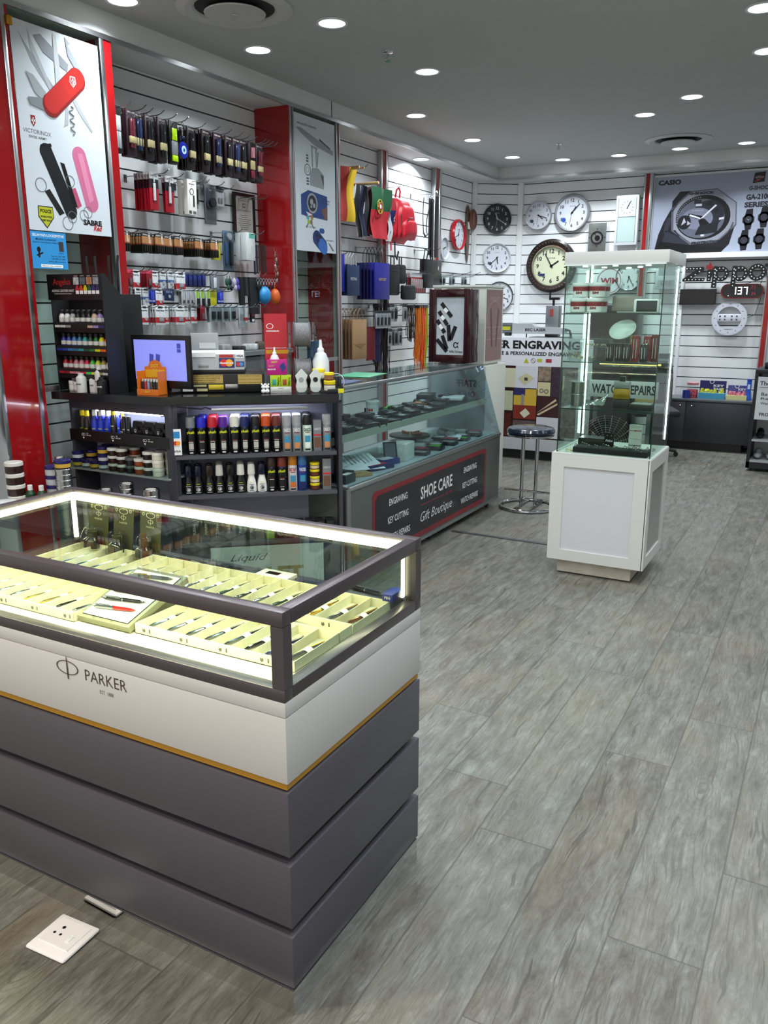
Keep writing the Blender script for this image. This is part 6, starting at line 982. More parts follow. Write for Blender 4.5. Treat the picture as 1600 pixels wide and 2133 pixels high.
KIND={
 'shoelace':(.075,.25,dict(name='shoelace_pack',cat='lace pack',c='#24121a',d=.012,text=[('SHOE LACES',.5,.93,.008,.055,'#b9b4b0')],prod=[('lace_bundle','c',.36,.48,.009,.16,.009,'#5e2430'),('lace_bundle','c',.64,.48,.009,.16,.009,'#6d2c38'),('paper_band','b',.5,.34,.05,.04,.018,'#b8a87a')],bl=(.14,.86,.1,.86,.02))),
 'lace_dark':(.07,.25,dict(name='shoelace_pack',cat='lace pack',c='#1d1014',d=.012,text=[('SHOE LACES',.5,.93,.008,.05,'#a9a4a0')],prod=[('lace_bundle','c',.36,.5,.009,.17,.009,'#18181c'),('lace_bundle','c',.64,.5,.009,.17,.009,'#232229'),('paper_band','b',.5,.34,.05,.045,.018,'#b3a478')],bl=(.14,.86,.1,.86,.02))),
 'lace_navy':(.075,.25,dict(name='shoelace_pack',cat='lace pack',c='#20111a',d=.012,text=[('SHOE LACES',.5,.93,.008,.055,'#b9b4b0')],prod=[('lace_bundle','c',.36,.5,.010,.17,.009,'#1b2140'),('lace_bundle','c',.64,.5,.010,.17,.009,'#2b3558'),('paper_band','b',.5,.34,.05,.045,.018,'#b3a478')],bl=(.14,.86,.1,.86,.02))),
 'lace_lime':(.07,.245,dict(name='shoelace_pack',cat='lace pack',c='#0e0f0e',d=.012,prod=[('lace_bundle','b',.36,.68,.018,.07,.012,'#b5e010'),('lace_bundle','b',.64,.68,.018,.07,.012,'#b5e010'),('lace_tail','b',.5,.36,.05,.08,.010,'#7d8084'),('lace_tail','b',.5,.12,.045,.035,.012,'#b5e010')],bl=(.12,.88,.05,.85,.018))),
 'lace_white':(.075,.245,dict(name='shoelace_pack',cat='lace pack',c='#141415',d=.012,prod=[('lace_bundle','b',.36,.62,.02,.08,.012,'#c9cacc'),('lace_bundle','b',.64,.62,.02,.08,.012,'#c9cacc'),('lace_tail','b',.36,.26,.018,.09,.012,'#a3a5a8'),('lace_tail','b',.64,.26,.018,.09,.012,'#a3a5a8')],bl=(.12,.88,.05,.85,.018))),
 'lace_red':(.07,.25,dict(name='shoelace_pack',cat='lace pack',c='#170c10',d=.012,prod=[('lace_bundle','c',.5,.72,.016,.07,.01,'#8a5a60'),('lace_tail','b',.5,.40,.045,.06,.014,'#b8a87a'),('lace_tail','b',.5,.16,.04,.05,.014,'#6a2030')],bl=(.14,.86,.05,.88,.02))),
 'glue':(.075,.215,dict(name='glue_pack',cat='glue pack',c='#a8182a',text=[('CAPTURE',.5,.91,.012,.06,'#26262a')],bands=[(0,1,.82,1,'#d5d6da'),(0,1,.58,.82,'#22222a')],prod=[('glue_tube','c',.42,.48,.008,.10,.009,'#e3e4e6'),('tube_cap','c',.42,.80,.004,.03,.009,'#e3e4e6')],bl=(.2,.7,.15,.85,.016))),
 'magnifier':(.085,.215,dict(name='magnifier_box',cat='box',c='#e4e3de',d=.035,text=[('Magnifier',.5,.87,.010,.055,'#55555a')],bands=[(.1,.4,.03,.12,'#4a4a3a'),(.55,.9,.03,.12,'#5a5a60')],prod=[('printed_lens','r',.45,.66,.02,.016,.0016,'#151517'),('printed_handle','b',.66,.40,.014,.07,.0016,'#151517')])),
 'razor':(.06,.16,dict(name='blister_pack',cat='pack',c='#8a8e92',prod=[('black_gadget','b',.5,.45,.03,.09,.016,'#1a1b1e')],bl=(.1,.9,.1,.85,.02))),
 'greybag':(.115,.25,dict(name='tinted_bag',cat='bag pack',c='#55575f',prod=[('black_gadget','d',.6,.55,.03,0,.018,'#1b1c20'),('cable_coil','r',.35,.5,.03,.02,.01,'#232428')],bl=(.05,.95,.1,.9,.022),text=[('kw',.5,.86,.012,.03,'#c9cacc')])),
 'clipper':(.09,.12,dict(name='clipper_pack',cat='pack',c='#c3c7cc',text=[('Clipper',.5,.8,.016,.07,'#22305a')],bands=[(0,1,.9,1,'#3a4a6a')],prod=[('clipper_part','b',.35,.3,.014,.035,.01,'#8a8d91'),('clipper_part','b',.65,.3,.014,.035,.01,'#8a8d91')])),
 'duracell':(.085,.115,dict(name='battery_pack',cat='battery pack',c='#131211',text=[('DURACELL',.45,.90,.009,.06,'#d6d4ce')],bands=[(.02,.98,.46,.82,'#a87648'),(.02,.98,.40,.46,'#7a3420'),(.66,.80,.5,.98,'#dedde0'),(.70,.88,.46,.66,'#d8b8b4')],prod=[('battery_cell','c',.2+.2*i,.22,.0068,.042,.006,'#1b1917') for i in range(4)])),
 'yellowpk':(.09,.125,dict(name='battery_pack',cat='battery pack',c='#b8b41a',bands=[(.1,.9,.6,.9,'#8a8a12')])),
 'energ':(.06,.115,dict(name='battery_pack',cat='battery pack',c='#d4d7da',text=[('Energizer',.5,.74,.010,.05,'#1a1a1d')],bands=[(.2,.75,.86,.96,'#17181b'),(0,1,.12,.36,'#b0202a')],prod=[('coin_cell','d',.6,.30,.010,0,.006,'#b9bcc0')])),
 'energbl':(.052,.105,dict(name='battery_pack',cat='battery pack',c='#cdd1d6',text=[('Energizer',.5,.74,.009,.042,'#1a1a1d')],bands=[(.2,.75,.86,.96,'#17181b'),(0,1,.35,.5,'#3a5a8a')],prod=[('coin_cell','d',.6,.32,.012,0,.006,'#b9bcc0')])),
 'energwide':(.085,.12,dict(name='battery_pack',cat='battery pack',c='#d4d7da',text=[('Energizer',.5,.74,.012,.075,'#1a1a1d')],bands=[(.25,.75,.86,.96,'#17181b'),(0,1,.12,.40,'#b0202a')],prod=[('coin_cell','b',.55,.3,.04,.03,.006,'#8a8d92')])),
 'redtall':(.05,.1,dict(name='lighter_pack',cat='pack',c='#7a1a24',bands=[(0,1,.8,1,'#c8405a')],prod=[('metal_item','b',.5,.3,.02,.04,.008,'#5a5054')])),
 'navy':(.034,.085,dict(name='key_tag',cat='key tag',c='#1e2660',d=.004,bands=[(.2,.8,.5,.8,'#2c3a86')])),
 'graypk':(.09,.12,dict(name='case_pack',cat='pack',c='#6c7078',prod=[('white_insert','b',.5,.5,.03,.07,.004,'#c9ccd0')],text=[('iwrap',.5,.92,.008,.03,'#d5d6d8')])),
 'fob':(.04,.11,dict(name='key_fob_pack',cat='key fob pack',c='#c4c8cb',bands=[(.2,.9,.5,.9,'#8fc43a')],prod=[('car_fob','b',.6,.24,.024,.05,.010,'#15161a')])),
 'card_pale':(.035,.1,dict(name='key_fob_pack',cat='key fob pack',c='#a9adb2',prod=[('small_part','b',.6,.2,.012,.02,.006,'#3a3c40')])),
 'varta':(.09,.075,dict(name='battery_pack',cat='battery pack',c='#18284e',text=[('VARTA',.5,.72,.014,.06,'#9aa4c0')],prod=[('coin_cell','d',.5,.35,.010,0,.005,'#b9bcc0')])),
 'bluepk':(.065,.09,dict(name='battery_pack',cat='battery pack',c='#1c2f92',bands=[(.1,.9,.1,.2,'#a9b0e0')],prod=[('cell_pair','b',.4,.5,.01,.05,.008,'#4a5ad0'),('cell_pair','b',.6,.5,.01,.05,.008,'#4a5ad0')])),
 'blist':(.07,.11,dict(name='remote_pack',cat='pack',c='#9aa5ab',prod=[('black_remote','b',.55,.42,.032,.05,.014,'#1d2026')],bl=(.08,.92,.08,.92,.018))),
 'toolbl':(.115,.265,dict(name='tool_blister',cat='pack',c='#4f6478',prod=[('blue_cutter','b',.62,.42,.026,.16,.02,'#10141e'),('steel_head','d',.5,.86,.025,0,.012,'#b9bec3'),('bit_row','b',.2,.45,.03,.16,.01,'#2c4a6a')],bl=(.04,.96,.04,.96,.024))),
 'whitebox':(.10,.19,dict(name='white_box',cat='box',c='#c9cdcf',d=.05,bands=[(.3,1,.80,.98,'#5fae9a'),(.55,.8,.30,.55,'#b4b8ba')])),
 'redblk':(.05,.12,dict(name='narrow_pack',cat='pack',c='#141416',bands=[(.25,.8,.4,.7,'#b02838'),(.3,.8,.05,.2,'#d0d2d4')])),
 'redwht':(.05,.12,dict(name='narrow_pack',cat='pack',c='#c4c6c9',bands=[(.0,1,.12,.3,'#a02030')])),
 'strapset':(.07,.15,dict(name='gel_insole_pack',cat='pack',c='#b8bcc2',bl=(.05,.95,.05,.95,.01),bands=[(.2,.8,.3,.6,'#8a8f96')])),
 'watchpk':(.075,.16,dict(name='small_parts_pack',cat='pack',c='#a9aeb4',bands=[(0,1,.84,1,'#20222a')],prod=[('black_part','b',.5,.4,.03,.07,.012,'#22242a')],bl=(.1,.9,.1,.8,.016))),
 'gluered':(.05,.19,dict(name='glue_pack',cat='glue pack',c='#8e1c26',bands=[(0,1,.78,1,'#c9cacf')],text=[('JDRA',.5,.88,.009,.035,'#26262a')],prod=[('glue_tube','c',.5,.45,.007,.09,.008,'#d5d6d8')])),
}
def rowof(items,z,side,hk=True):
    for i,(kind,y,x,n,lab) in enumerate(items):
        L=x+4.0+.02; 
        if hk: hook(y,z+.004,max(.12,round(L+.10,2)),lab='wire hook above the '+lab)
        for k in range(n):
            pack(kind,LW(x-.028*k if kind in('shoelace','lace_dark','lace_navy','lace_lime','lace_white','lace_red') else x-(.016 if kind not in ('whitebox','magnifier') else .06)*k,y+.004*((k*5)%3-1),z,rot=R(((k*7)%5-2)*.8)),lab+('' if n==1 else ', front one' if k==0 else f', {od(k)} from the front'),side)
rowof([('lace_white',3.69,-3.72,2,'white shoelace pack at the far left'),('shoelace',3.80,-3.72,3,'burgundy shoelace pack'),('lace_navy',3.875,-3.74,2,'narrow dark shoelace pack'),('lace_dark',3.945,-3.72,3,'brown shoelace pack'),('lace_dark',4.05,-3.72,4,'black shoelace pack'),('lace_lime',4.15,-3.72,2,'lime green shoelace pack'),
 ('lace_dark',4.33,-3.74,4,'dark edged shoelace pack'),('lace_dark',4.445,-3.72,4,'black and tan shoelace pack'),('lace_navy',4.56,-3.72,4,'navy shoelace pack'),('lace_dark',4.675,-3.72,4,'grey shoelace pack'),('lace_navy',4.755,-3.72,2,'pale blue shoelace pack'),('lace_dark',4.825,-3.72,2,'gold banded shoelace pack'),('lace_red',4.925,-3.72,4,'pink and red shoelace pack'),('shoelace',5.01,-3.72,3,'purple shoelace pack at the right end')],2.625,'shoelace packs on the top row')
for y,l in ((5.10,'first'),(5.2,'second')): hook(y,2.66,.30,lab=f'{l} empty wire hook at the right end of the top row')
t=thing('evil_eye_charm','blue glass eye charm hanging among the shoelace packs','charm',LW(-3.73,4.235,2.60)); MB().ring(0,.03,.012,.016,0,.004,sx=.6,seg=16).tube([(0,.015,0),(0,-.035,0)],.003).done('hanging_ring',CHROME,t); MB().sph((0,-.045,0),.016).done('bead',mat('#141a3c',.15),t)
MB().lathe([(.02,-.006),(.048,-.004),(.05,0),(.048,.004),(.02,.006)],c=(0,-.115,0),seg=32,sx=.85).done('blue_disc',mat('#10208c',.12,coat=.5),t); MB().disc(0,-.115,.024,.0055,.007,sx=.85).done('white_iris',mat('#cfdbe8',.3),t); MB().disc(0,-.115,.015,.007,.008,sx=.85).done('blue_iris',mat('#5fa0d0',.3),t); MB().disc(0,-.115,.006,.008,.009,sx=.85).done('pupil',BLACK,t)
rowof([('glue',3.995,-3.76,9,'red glue blister card'),('glue',4.15,-3.78,3,'red glue blister card right of the tight stack'),('magnifier',4.335,-3.76,2,'white and red magnifier box'),('razor',4.435,-3.82,3,'grey gadget blister'),('greybag',4.56,-3.80,2,'smoky grey accessory bag'),('clipper',4.72,-3.85,1,'white clipper card beside the certificate')],2.315,'packs on the second row')
MB_=None
for k in range(3): hook(3.72+.0*k if k==0 else (5.0+.1*k),2.27 if k==0 else 2.31,.20,lab=('empty hook at the left end of the second row','empty hook before the certificate','empty hook above the certificate')[k])
ce=thing('framed_certificate','black framed certificate with a white cross emblem on the slat wall','certificate',LW(-3.985,5.015,2.02)); 
fr_=MB().b(0,.022,0,.325,0,.016).b(.228,.25,0,.325,0,.016).b(.0223,.2277,0,.022,0,.016).b(.0223,.2277,.303,.325,0,.016); fr_.done('frame',BLACK,ce); cs=MB().b(.021,.229,.021,.304,0,.008).done('certificate_sheet',mat('#b9bbb6',.4),ce)
MB().b(.11,.14,.225,.255,.008,.0088).done('emblem',mat('#33363a',.4),cs); MB().b(.121,.129,.229,.251,.0088,.0094).b(.114,.136,.236,.244,.0088,.0094).done('emblem_cross',WHT,cs); q=MB()
q.text('GENERAL BOARD OF QUALIFICATION',.125,.283,.006,.15,.0085).text('FOR TRADESMEN AND ARTISANS',.125,.272,.006,.13,.0085).text('Certificate of Training Locksmith',.125,.205,.008,.15,.0085)
for k,wd in enumerate((.09,.07,.15,.12,.16,.12,.1,.08)): q.b(.125-wd/2,.125+wd/2,.17-.014*k,.173-.014*k,.008,.0086)
for x,y in ((.03,.295),(.22,.295),(.03,.03),(.22,.03)): q.disc(x,y,.008,.008,.0086,seg=10)
q.done('lettering',mat('#33363a',.4),cs)
rowof([('duracell',3.765,-3.80,5,'copper battery card at the left end'),('duracell',3.935,-3.79,8,'copper battery card, second cluster'),('duracell',4.035,-3.78,5,'copper battery card, third cluster'),('duracell',4.13,-3.80,3,'copper battery card, fourth cluster'),('duracell',4.215,-3.79,4,'copper battery card, fifth cluster'),('duracell',4.41,-3.79,8,'copper battery card, sixth cluster'),('duracell',4.565,-3.79,6,'copper battery card, seventh cluster'),('yellowpk',4.64,-3.84,2,'yellow battery card')],1.965,'copper battery cards on the third row')
rowof([('toolbl',4.78,-3.84,2,'tall blister with a navy cutter'),('whitebox',4.98,-3.80,2,'tall white box with a green corner')],2.04,'tall packs below the certificate')
for i in range(7):
    y=5.09+.022*i; c=('#17182c','#2a2030','#3a2a22','#241a18','#2c1f1a','#2a2a2e','#3a2c26')[i]
    t=thing('lanyard',f'dark hanging strap below the certificate, {od(i)} from the left','strap',LW(-3.86+.006*(i%3),y,1.97),'dark hanging straps'); MB().b(-.009,.009,-.20+.01*(i%4),.01,-.002,.002).done('webbing',mat(c,.6),t); MB().ring(0,-.205+.01*(i%4),.007,.010,-.001,.001,seg=12).done('clasp_ring',CHROME,t)
hook(5.14,1.975,.18,lab='wire hook carrying the dark straps')
def keyring(y,z,x,lab,c):
    t=thing('keyring',lab,'keyring',LW(x,y,z),'metal keyrings'); MB().ring(0,0,.012,.015,-.001,.001,seg=18).tube([(0,-.014,0),(0,-.03,0)],.002).done('split_ring',CHROME,t); MB().sph((0,-.045,0),(.012,.018,.006)).done('charm',mat(c,.25,.6),t)
for i in range(8): keyring(5.24+.012*(i%3),1.95-.025*i-.0*i,-3.78,f'metal keyring dangling left of the red column, {od(i)} from the top',('#8a6a5a','#b9a9a0','#5a4a44','#a8a8a8')[i%4])
rowof([('redtall',3.765,-3.78,4,'pink topped pack at the left end'),('energ',3.835,-3.80,2,'white and red battery card'),('redtall',3.925,-3.78,6,'dark red pack'),('energ',3.99,-3.80,3,'red striped battery card'),('energbl',4.065,-3.80,3,'blue striped battery card, left one'),('energbl',4.135,-3.80,3,'blue striped battery card, right one'),('energwide',4.215,-3.79,3,'wide red striped battery card'),
 ('navy',4.275,-3.80,4,'navy key tag, first hook'),('navy',4.32,-3.80,3,'navy key tag, second hook'),('navy',4.365,-3.80,4,'navy key tag, third hook'),('navy',4.41,-3.80,3,'navy key tag, fourth hook'),('navy',4.455,-3.80,4,'navy key tag, fifth hook'),('graypk',4.565,-3.80,2,'grey phone case pack')],1.745,'packs on the fourth row')
for i,(y,c) in enumerate(((4.69,'#1f4a34'),(4.72,'#18182c'),(4.77,'#a9a9b8'),(4.80,'#4a3aa0'))): solo('charm_bundle',MB().sph((0,-.04,0),(.018,.03,.012)).sph((.006,-.075,.004),(.014,.022,.010)).tube([(0,-.015,0),(0,.004,0)],.002),mat(c,.35),('green','navy','pale','violet')[i]+' charm bundle hanging on the fourth row','charm',LW(-3.80,y,1.745))
for i,(y,w0,h,c) in enumerate(((4.87,.05,.20,'#121216'),(4.94,.10,.13,'#2a2b30'),(4.98,.12,.26,'#16161a'),(5.04,.06,.14,'#1b1b20'))): solo('fabric_pouch',MB().poly([(-w0/2,0),(w0/2,0),(w0*.42,-h),(-w0*.42,-h)],-.012,.012),mat(c,.6),('narrow black','smoky clear','large black','small black')[i]+' pouch hanging left of the football keyrings','pouch',LW(-3.82+.012*i,y,1.745))
t=solo('ball_keyring',MB().sph((0,-.08,0),(.055,.065,.045),u=16,v=10).tube([(0,-.02,0),(0,.01,0)],.003),mat('#2a86c4',.4,noise=.35,scale=25),'blue ball purse hanging beside the red column','ball purse',LW(-3.77,5.075,1.70)); solo('ball_keyring',MB().sph((0,-.08,0),(.035,.06,.04),u=16,v=10).tube([(0,-.02,0),(0,.01,0)],.003),mat('#c8581c',.4),'orange ball purse right of the blue one','ball purse',LW(-3.75,5.18,1.69))
for i in range(7): keyring(5.0+.035*i,1.725,-3.77,f'metal clasp above the ball purses, {od(i)} from the left','#2a2a2e')
rowof([('energbl',3.84,-3.80,3,'blue striped battery card, far left'),('energbl',3.905,-3.80,3,'blue striped battery card, second'),('bluepk',3.955,-3.80,3,'narrow bright blue battery card'),('energ',4.02,-3.80,3,'red striped battery card of the fifth row'),('varta',4.11,-3.80,1,'navy battery card of the fifth row'),('card_pale',4.23,-3.79,3,'pale key fob card, first'),('card_pale',4.27,-3.79,2,'pale key fob card, second'),('card_pale',4.31,-3.79,2,'pale key fob card, third'),('fob',4.355,-3.78,2,'green topped key fob card, left'),('fob',4.405,-3.78,2,'green topped key fob card, middle'),('fob',4.46,-3.78,3,'green topped key fob card, right'),('yellowpk',4.53,-3.80,1,'yellow card of the fifth row'),('bluepk',4.615,-3.80,2,'royal blue card')],1.64,'packs on the fifth row')
rowof([('energ',3.815,-3.79,3,'red striped battery card, far left of the sixth row'),('energ',3.875,-3.79,3,'red striped battery card, second of the sixth row'),('energwide',4.0,-3.78,5,'wide red striped battery card, left fan'),('energ',4.065,-3.80,4,'red striped battery card behind the left fan'),('energwide',4.18,-3.78,5,'wide red striped battery card, right fan'),('energ',4.25,-3.80,3,'red striped battery card behind the right fan'),('energ',4.335,-3.80,2,'red striped battery card beside the dark red packs'),('redtall',4.40,-3.78,6,'dark red and pink pack of the sixth row'),
 ('blist',4.515,-3.79,3,'clear remote blister, first'),('blist',4.585,-3.80,2,'clear remote blister, second'),('blist',4.645,-3.79,2,'clear remote blister, third'),('blist',4.73,-3.79,2,'clear remote blister, fourth'),('strapset',4.845,-3.80,2,'crumpled clear sachet'),('redwht',4.885,-3.80,2,'narrow white pack with a red stripe'),('redblk',4.96,-3.79,2,'narrow black pack with a red stripe')],1.535,'packs on the sixth row')
# ---------------------------------------------------------------- bay two: flags, bags
def flag(y0,y1,x,ztop,zbot,spec,lab,seed,amp=.012):
    t=thing('flag',lab,'flag',LW(x,y0,zbot),'hanging flags'); W_=y1-y0; H_=ztop-zbot; rr=random.Random(seed); ph=rr.random()*6
    cols=[]; names=[]
    for c in spec['cols']: names.append(mat(c,.7))
    def f(a,b): return (W_*a*(.85+.15*b)+.012*math.sin(b*5+ph),H_*b,amp*math.sin(a*9+ph+b*2)+.01*math.sin(b*7+ph))
    MB().cloth(f,18,18,mf=spec['f']).done('cloth',names,t)
    for (nm,c,fn) in spec.get('extra',()): q=MB(); fn(q,W_,H_); q.done(nm,mat(c,.6),t)
    return t
def stick(y,z,L,lab): solo('flag_stick',MB().tube([(0,0,0),(0,0,L*.8),(.0,.025,L)],.006,8),mat('#8a7a60',.5) if 'pole' in lab else BLK2,lab,'hook',LW(-4.0,y,z))
solo('flag_pole',MB().tube([(0,0,0),(0,0,.30)],.012,8).tube([(.03,-.005,0),(.03,-.005,.33)],.008,8),mat('#b9a27c',.5),'bundle of pale wooden flag poles over the red and yellow flag','flag pole',LW(-4.0,6.36,2.67)); hook(6.44,2.68,.34,lab='long wire hook over the red and yellow flag')
solo('flag_pole',MB().tube([(0,0,0),(0,0,.34)],.012,8).tube([(.04,.002,0),(.04,.002,.30)],.009,8),mat('#b9a27c',.5),'bundle of pale wooden flag poles over the green and red flag','flag pole',LW(-4.0,6.62,2.575))
ex=lambda q,W_,H_:None
flag(6.12,6.50,-3.80,2.67,2.24,dict(cols=['#151313','#a5281c','#d0a80e'],f=lambda a,b:0 if a<.12 else 1 if a<.52 else 2),'red and yellow vertical striped flag, leftmost',1,.018)
for i,(c,n,y) in enumerate((('#141418','black flag with a white edge',6.50),('#1b2040','navy flag with a white edge',6.56),('#17171c','second black flag',6.63),('#5c1a22','dark red folded flag',6.70))):
    flag(y,y+.12,-3.83+.012*i,2.56,2.13+.01*i,dict(cols=[c,'#c9cbd0'],f=(lambda a,b:1 if a<.18 else 0) if i<2 else (lambda a,b:0)),n+' hanging behind the green and red one',3+i)
def port(q,W_,H_):
    q.ring(W_*.34,H_*.62,.055,.062,.02,.024,seg=28,sx=.85).ring(W_*.34,H_*.62,.03,.036,.02,.024,seg=20,sx=.85)
    for a in (0,60,120): q.line((W_*.34-.055*math.cos(R(a)),H_*.62-.06*math.sin(R(a))),(W_*.34+.055*math.cos(R(a)),H_*.62+.06*math.sin(R(a))),.006,.02,.023)
flag(6.68,7.03,-3.76,2.565,2.13,dict(cols=['#0f4a2c','#b3202c'],f=lambda a,b:0 if b>.53 else 1),'green over red flag with a gold ring emblem',9,.012).children
t=thing('flag_emblem','gold and red emblem on the green and red flag','emblem',LW(-3.755,6.74,2.13)) if False else None
FL=[o for o in COL.objects if o.get('label')=='green over red flag with a gold ring emblem'][0]
q=MB(); port(q,.32,.435); q.done('gold_ring',mat('#b8a83c',.5),FL); MB().disc(.109,.27,.032,.021,.026,seg=20,sx=.85).done('red_shield',mat('#b3202c',.5),FL); MB().disc(.109,.27,.018,.026,.028,seg=16,sx=.85).done('white_shield',mat('#cfd6e4',.5),FL)
flag(7.08,7.26,-3.79,2.50,2.20,dict(cols=['#16205a','#a82030','#d8dae0'],f=lambda a,b:(2 if (abs(a-b*.9)<.08 and b>.5) else 1 if b>.62 else 0)),'blue and red ensign with stars beside the backpack',12)
FL=[o for o in COL.objects if o.get('label')=='blue and red ensign with stars beside the backpack'][0]
def star(q,cx,cy,r): q.poly([(cx+(r if i%2==0 else r*.4)*math.cos(PI/2+PI*i/5),cy+(r if i%2==0 else r*.4)*math.sin(PI/2+PI*i/5)) for i in range(10)],.018,.022); return q
star(MB(),.045,.12,.024).done('white_star',WHT,FL); star(MB(),.11,.05,.02).done('white_star',WHT,FL); q=MB(); q.T=Matrix.Translation((0,0,.004)); star(q,.045,.12,.016).done('red_star',mat('#b3202c',.5),FL)
flag(7.03,7.12,-3.80,2.42,2.125,dict(cols=['#c9cbd0'],f=lambda a,b:0),'narrow white flag edge below the green and red one',15)
# backpack
bp=thing('backpack','bright red backpack hanging from a hook on the slat wall','backpack',LW(-3.83,7.30,2.15)); BR=mat('#d01a30',.45,bump=.25,scale=40,noise=.05)
def shell(w0,h0,d0,y0,z0,par,nm,m=BR):
    q=MB()
    def f(a,b):
        u=a*2-1; th=b; sx_=(1-.35*max(0,th-.55)**1.5*3)*w0/2; e=math.sqrt(max(0,1-abs(u)**3)); g=math.sqrt(max(0,1-abs(2*th-1)**4)); return (u*sx_,y0+h0*th-(.03*(1-g)),z0+d0*e*g)
    q.cloth(f,20,20); q.done(nm,m,par)
shell(.36,.40,.13,0,-.02,bp,'main_body'); shell(.30,.30,.06,.03,.08,bp,'front_pocket'); shell(.26,.16,.05,.03,.12,bp,'lower_pocket')
q=MB(); q.tube([(-.13,.03,.10),(-.135,.2,.11),(-.10,.30,.10)],.006,6).tube([(.0,.19,.165),(-.06,.185,.16),(-.09,.16,.15),(-.09,.06,.15)],.006,6); q.done('zip',mat('#4a2a20',.5),bp); MB().tube([(-.05,.38,0),(-.04,.45,.01),(.0,.47,.01),(.03,.44,.01),(.03,.38,0)],.009,6).done('top_loop',BR,bp); MB().tube([(-.06,.02,.0),(-.09,-.14,.02),(-.05,-.18,.02),(-.02,-.1,.02)],.007,6).done('hanging_strap',BLK2,bp); MB().tube([(-.14,.02,.0),(-.17,-.10,.02)],.008,6).done('red_strap',BR,bp)
hook(7.31,2.635,.26,lab='wire hook holding the red backpack')
# black straps, umbrellas, bags
t=solo('leather_strap',MB().cloth(lambda a,b:(.02*(a-.5)+.06*math.sin(b*PI)*-.3,-.33*b,.0),2,14).cloth(lambda a,b:(.02*(a-.5)+.10+.04*math.cos(b*4),-.33*b,.0),2,14).tube([(0,-.33,0),(.04,-.36,0),(.10,-.33,0)],.008),BLK2,'looped black bag strap left of the wide belts','strap',LW(-3.74,7.68,2.57))
for i,(y,w0,h) in enumerate(((7.86,.05,.54),(7.90,.05,.56),(7.98,.085,.62))): 
    t=thing('wide_belt',('left','middle','widest, right')[i]+' black belt hanging before the red wall strip','belt',LW(-3.76+.01*i,y,2.64-(.06 if i<2 else 0)),'black hanging belts'); MB().b(-w0/2,w0/2,-h,0,-.004,.004,bev=.002).done('belt_strap',mat('#141417',.35),t); MB().ring(0,.012,.012,.016,-.002,.002,seg=16).b(-w0/2-.002,w0/2+.002,-.03,-.01,.004,.008).done('buckle',CHROME,t)
hook(7.9,2.63,.30,lab='wire hook holding the black belts'); hook(8.0,2.10,.30,lab='wire hook holding the black carrier bag')
def gbag(y0,y1,x,ztop,zbot,c,lab,txt=None,hc='#d5d8e0',n=1,tc='#c9a24e',d=.03,hl=.10,group='paper carrier bags'):
    w0=y1-y0; h=ztop-zbot; t=thing('paper_bag',lab,'paper bag',LW(x,y0,zbot),group); 
    for i in range(n): MB().b(0+.0,w0,0,h,-.016*(i+1),-.016*i-.003,bev=.001).done('bag_body',mat(c,.5),t) if i==0 else None
    q=MB(); q.tube([(w0*.3,h-.005,0),(w0*.32,h+hl*.6,.0),(w0*.5,h+hl,0),(w0*.68,h+hl*.6,0),(w0*.7,h-.005,0)],.003,6); q.done('handle',mat(hc,.5),t)
    if txt: MB().text(txt,w0*.5,h*.55,.025,w0*.5,.0005,bold=.01).done('lettering',mat(tc,.4),t)
    return t
for k in range(3): gbag(6.12-.0*k,6.24,-3.78-.03*k,1.97,1.66,'#1c2196',f'royal blue bag at the far left, {od(k)} from the front')
for k in range(3): gbag(6.25,6.46,-3.76-.03*k,1.885,1.63,'#1a3056',f'slate blue carrier bag, {od(k)} from the front','FESTINA' if k==0 else None,hc='#d8dae0',tc='#c9ccd4')
for k in range(6): gbag(6.66+.0*k,6.94,-3.72-.035*k,1.92,1.60,'#20208c' if k<2 else '#171a56',f'royal blue carrier bag with black handles, {od(k)} from the front','NEVYORT' if k==0 else None,hc='#101014',tc='#b8a05c',hl=.14)
hook(6.30,1.98,.22,lab='wire hook holding the slate blue bags'); hook(6.80,2.06,.30,lab='wire hook holding the royal blue bags'); hook(6.18,2.075,.20,lab='wire hook at the far left of the blue bags')
for k in range(7): 
    t=gbag(6.20,6.44,-3.68-.035*k,1.43,1.09,'#a5825c' if k==0 else '#7d6347',f'brown kraft bag, {od(k)} from the front',hc='#8d7050',hl=.09,group='kraft bags')
    if k==0: MB().b(.02,.22,.13,.132,.0005,.001).poly([(.02,.131),(.12,.10),(.22,.131)],.0005,.001).done('fold_crease',mat('#8a6a48',.5),t)
hook(6.32,1.52,.32,lab='wire hook holding the kraft bags')
for i,(x,y0,y1,z0,z1,c,nm) in enumerate(((-3.80,7.03,7.25,1.64,1.92,'#101114','upright black shoulder bag'),(-3.82,7.26,7.42,1.75,1.93,'#16171a','black organiser bag with a zip'),(-3.76,7.27,7.52,1.60,1.74,'#121316','rounded black waist bag'))):
    t=thing('black_bag',nm+' under the red backpack','bag',LW(x,y0,z0)); w0=y1-y0;h=z1-z0; MB().b(0,w0,0,h,-.03,.03,bev=.022).done('bag_body',mat(c,.55,bump=.3,scale=120),t); MB().b(w0*.1,w0*.9,h*.80,h*.83,.030,.033).done('zip',mat('#2c2d31',.3,.5),t); MB().tube([(w0*.35,h,0),(w0*.35,h+.07,0),(w0*.65,h+.07,0),(w0*.65,h,0)],.006).done('handle',BLK2,t)
hook(7.2,2.01,.24,lab='wire hook holding the black shoulder bag')
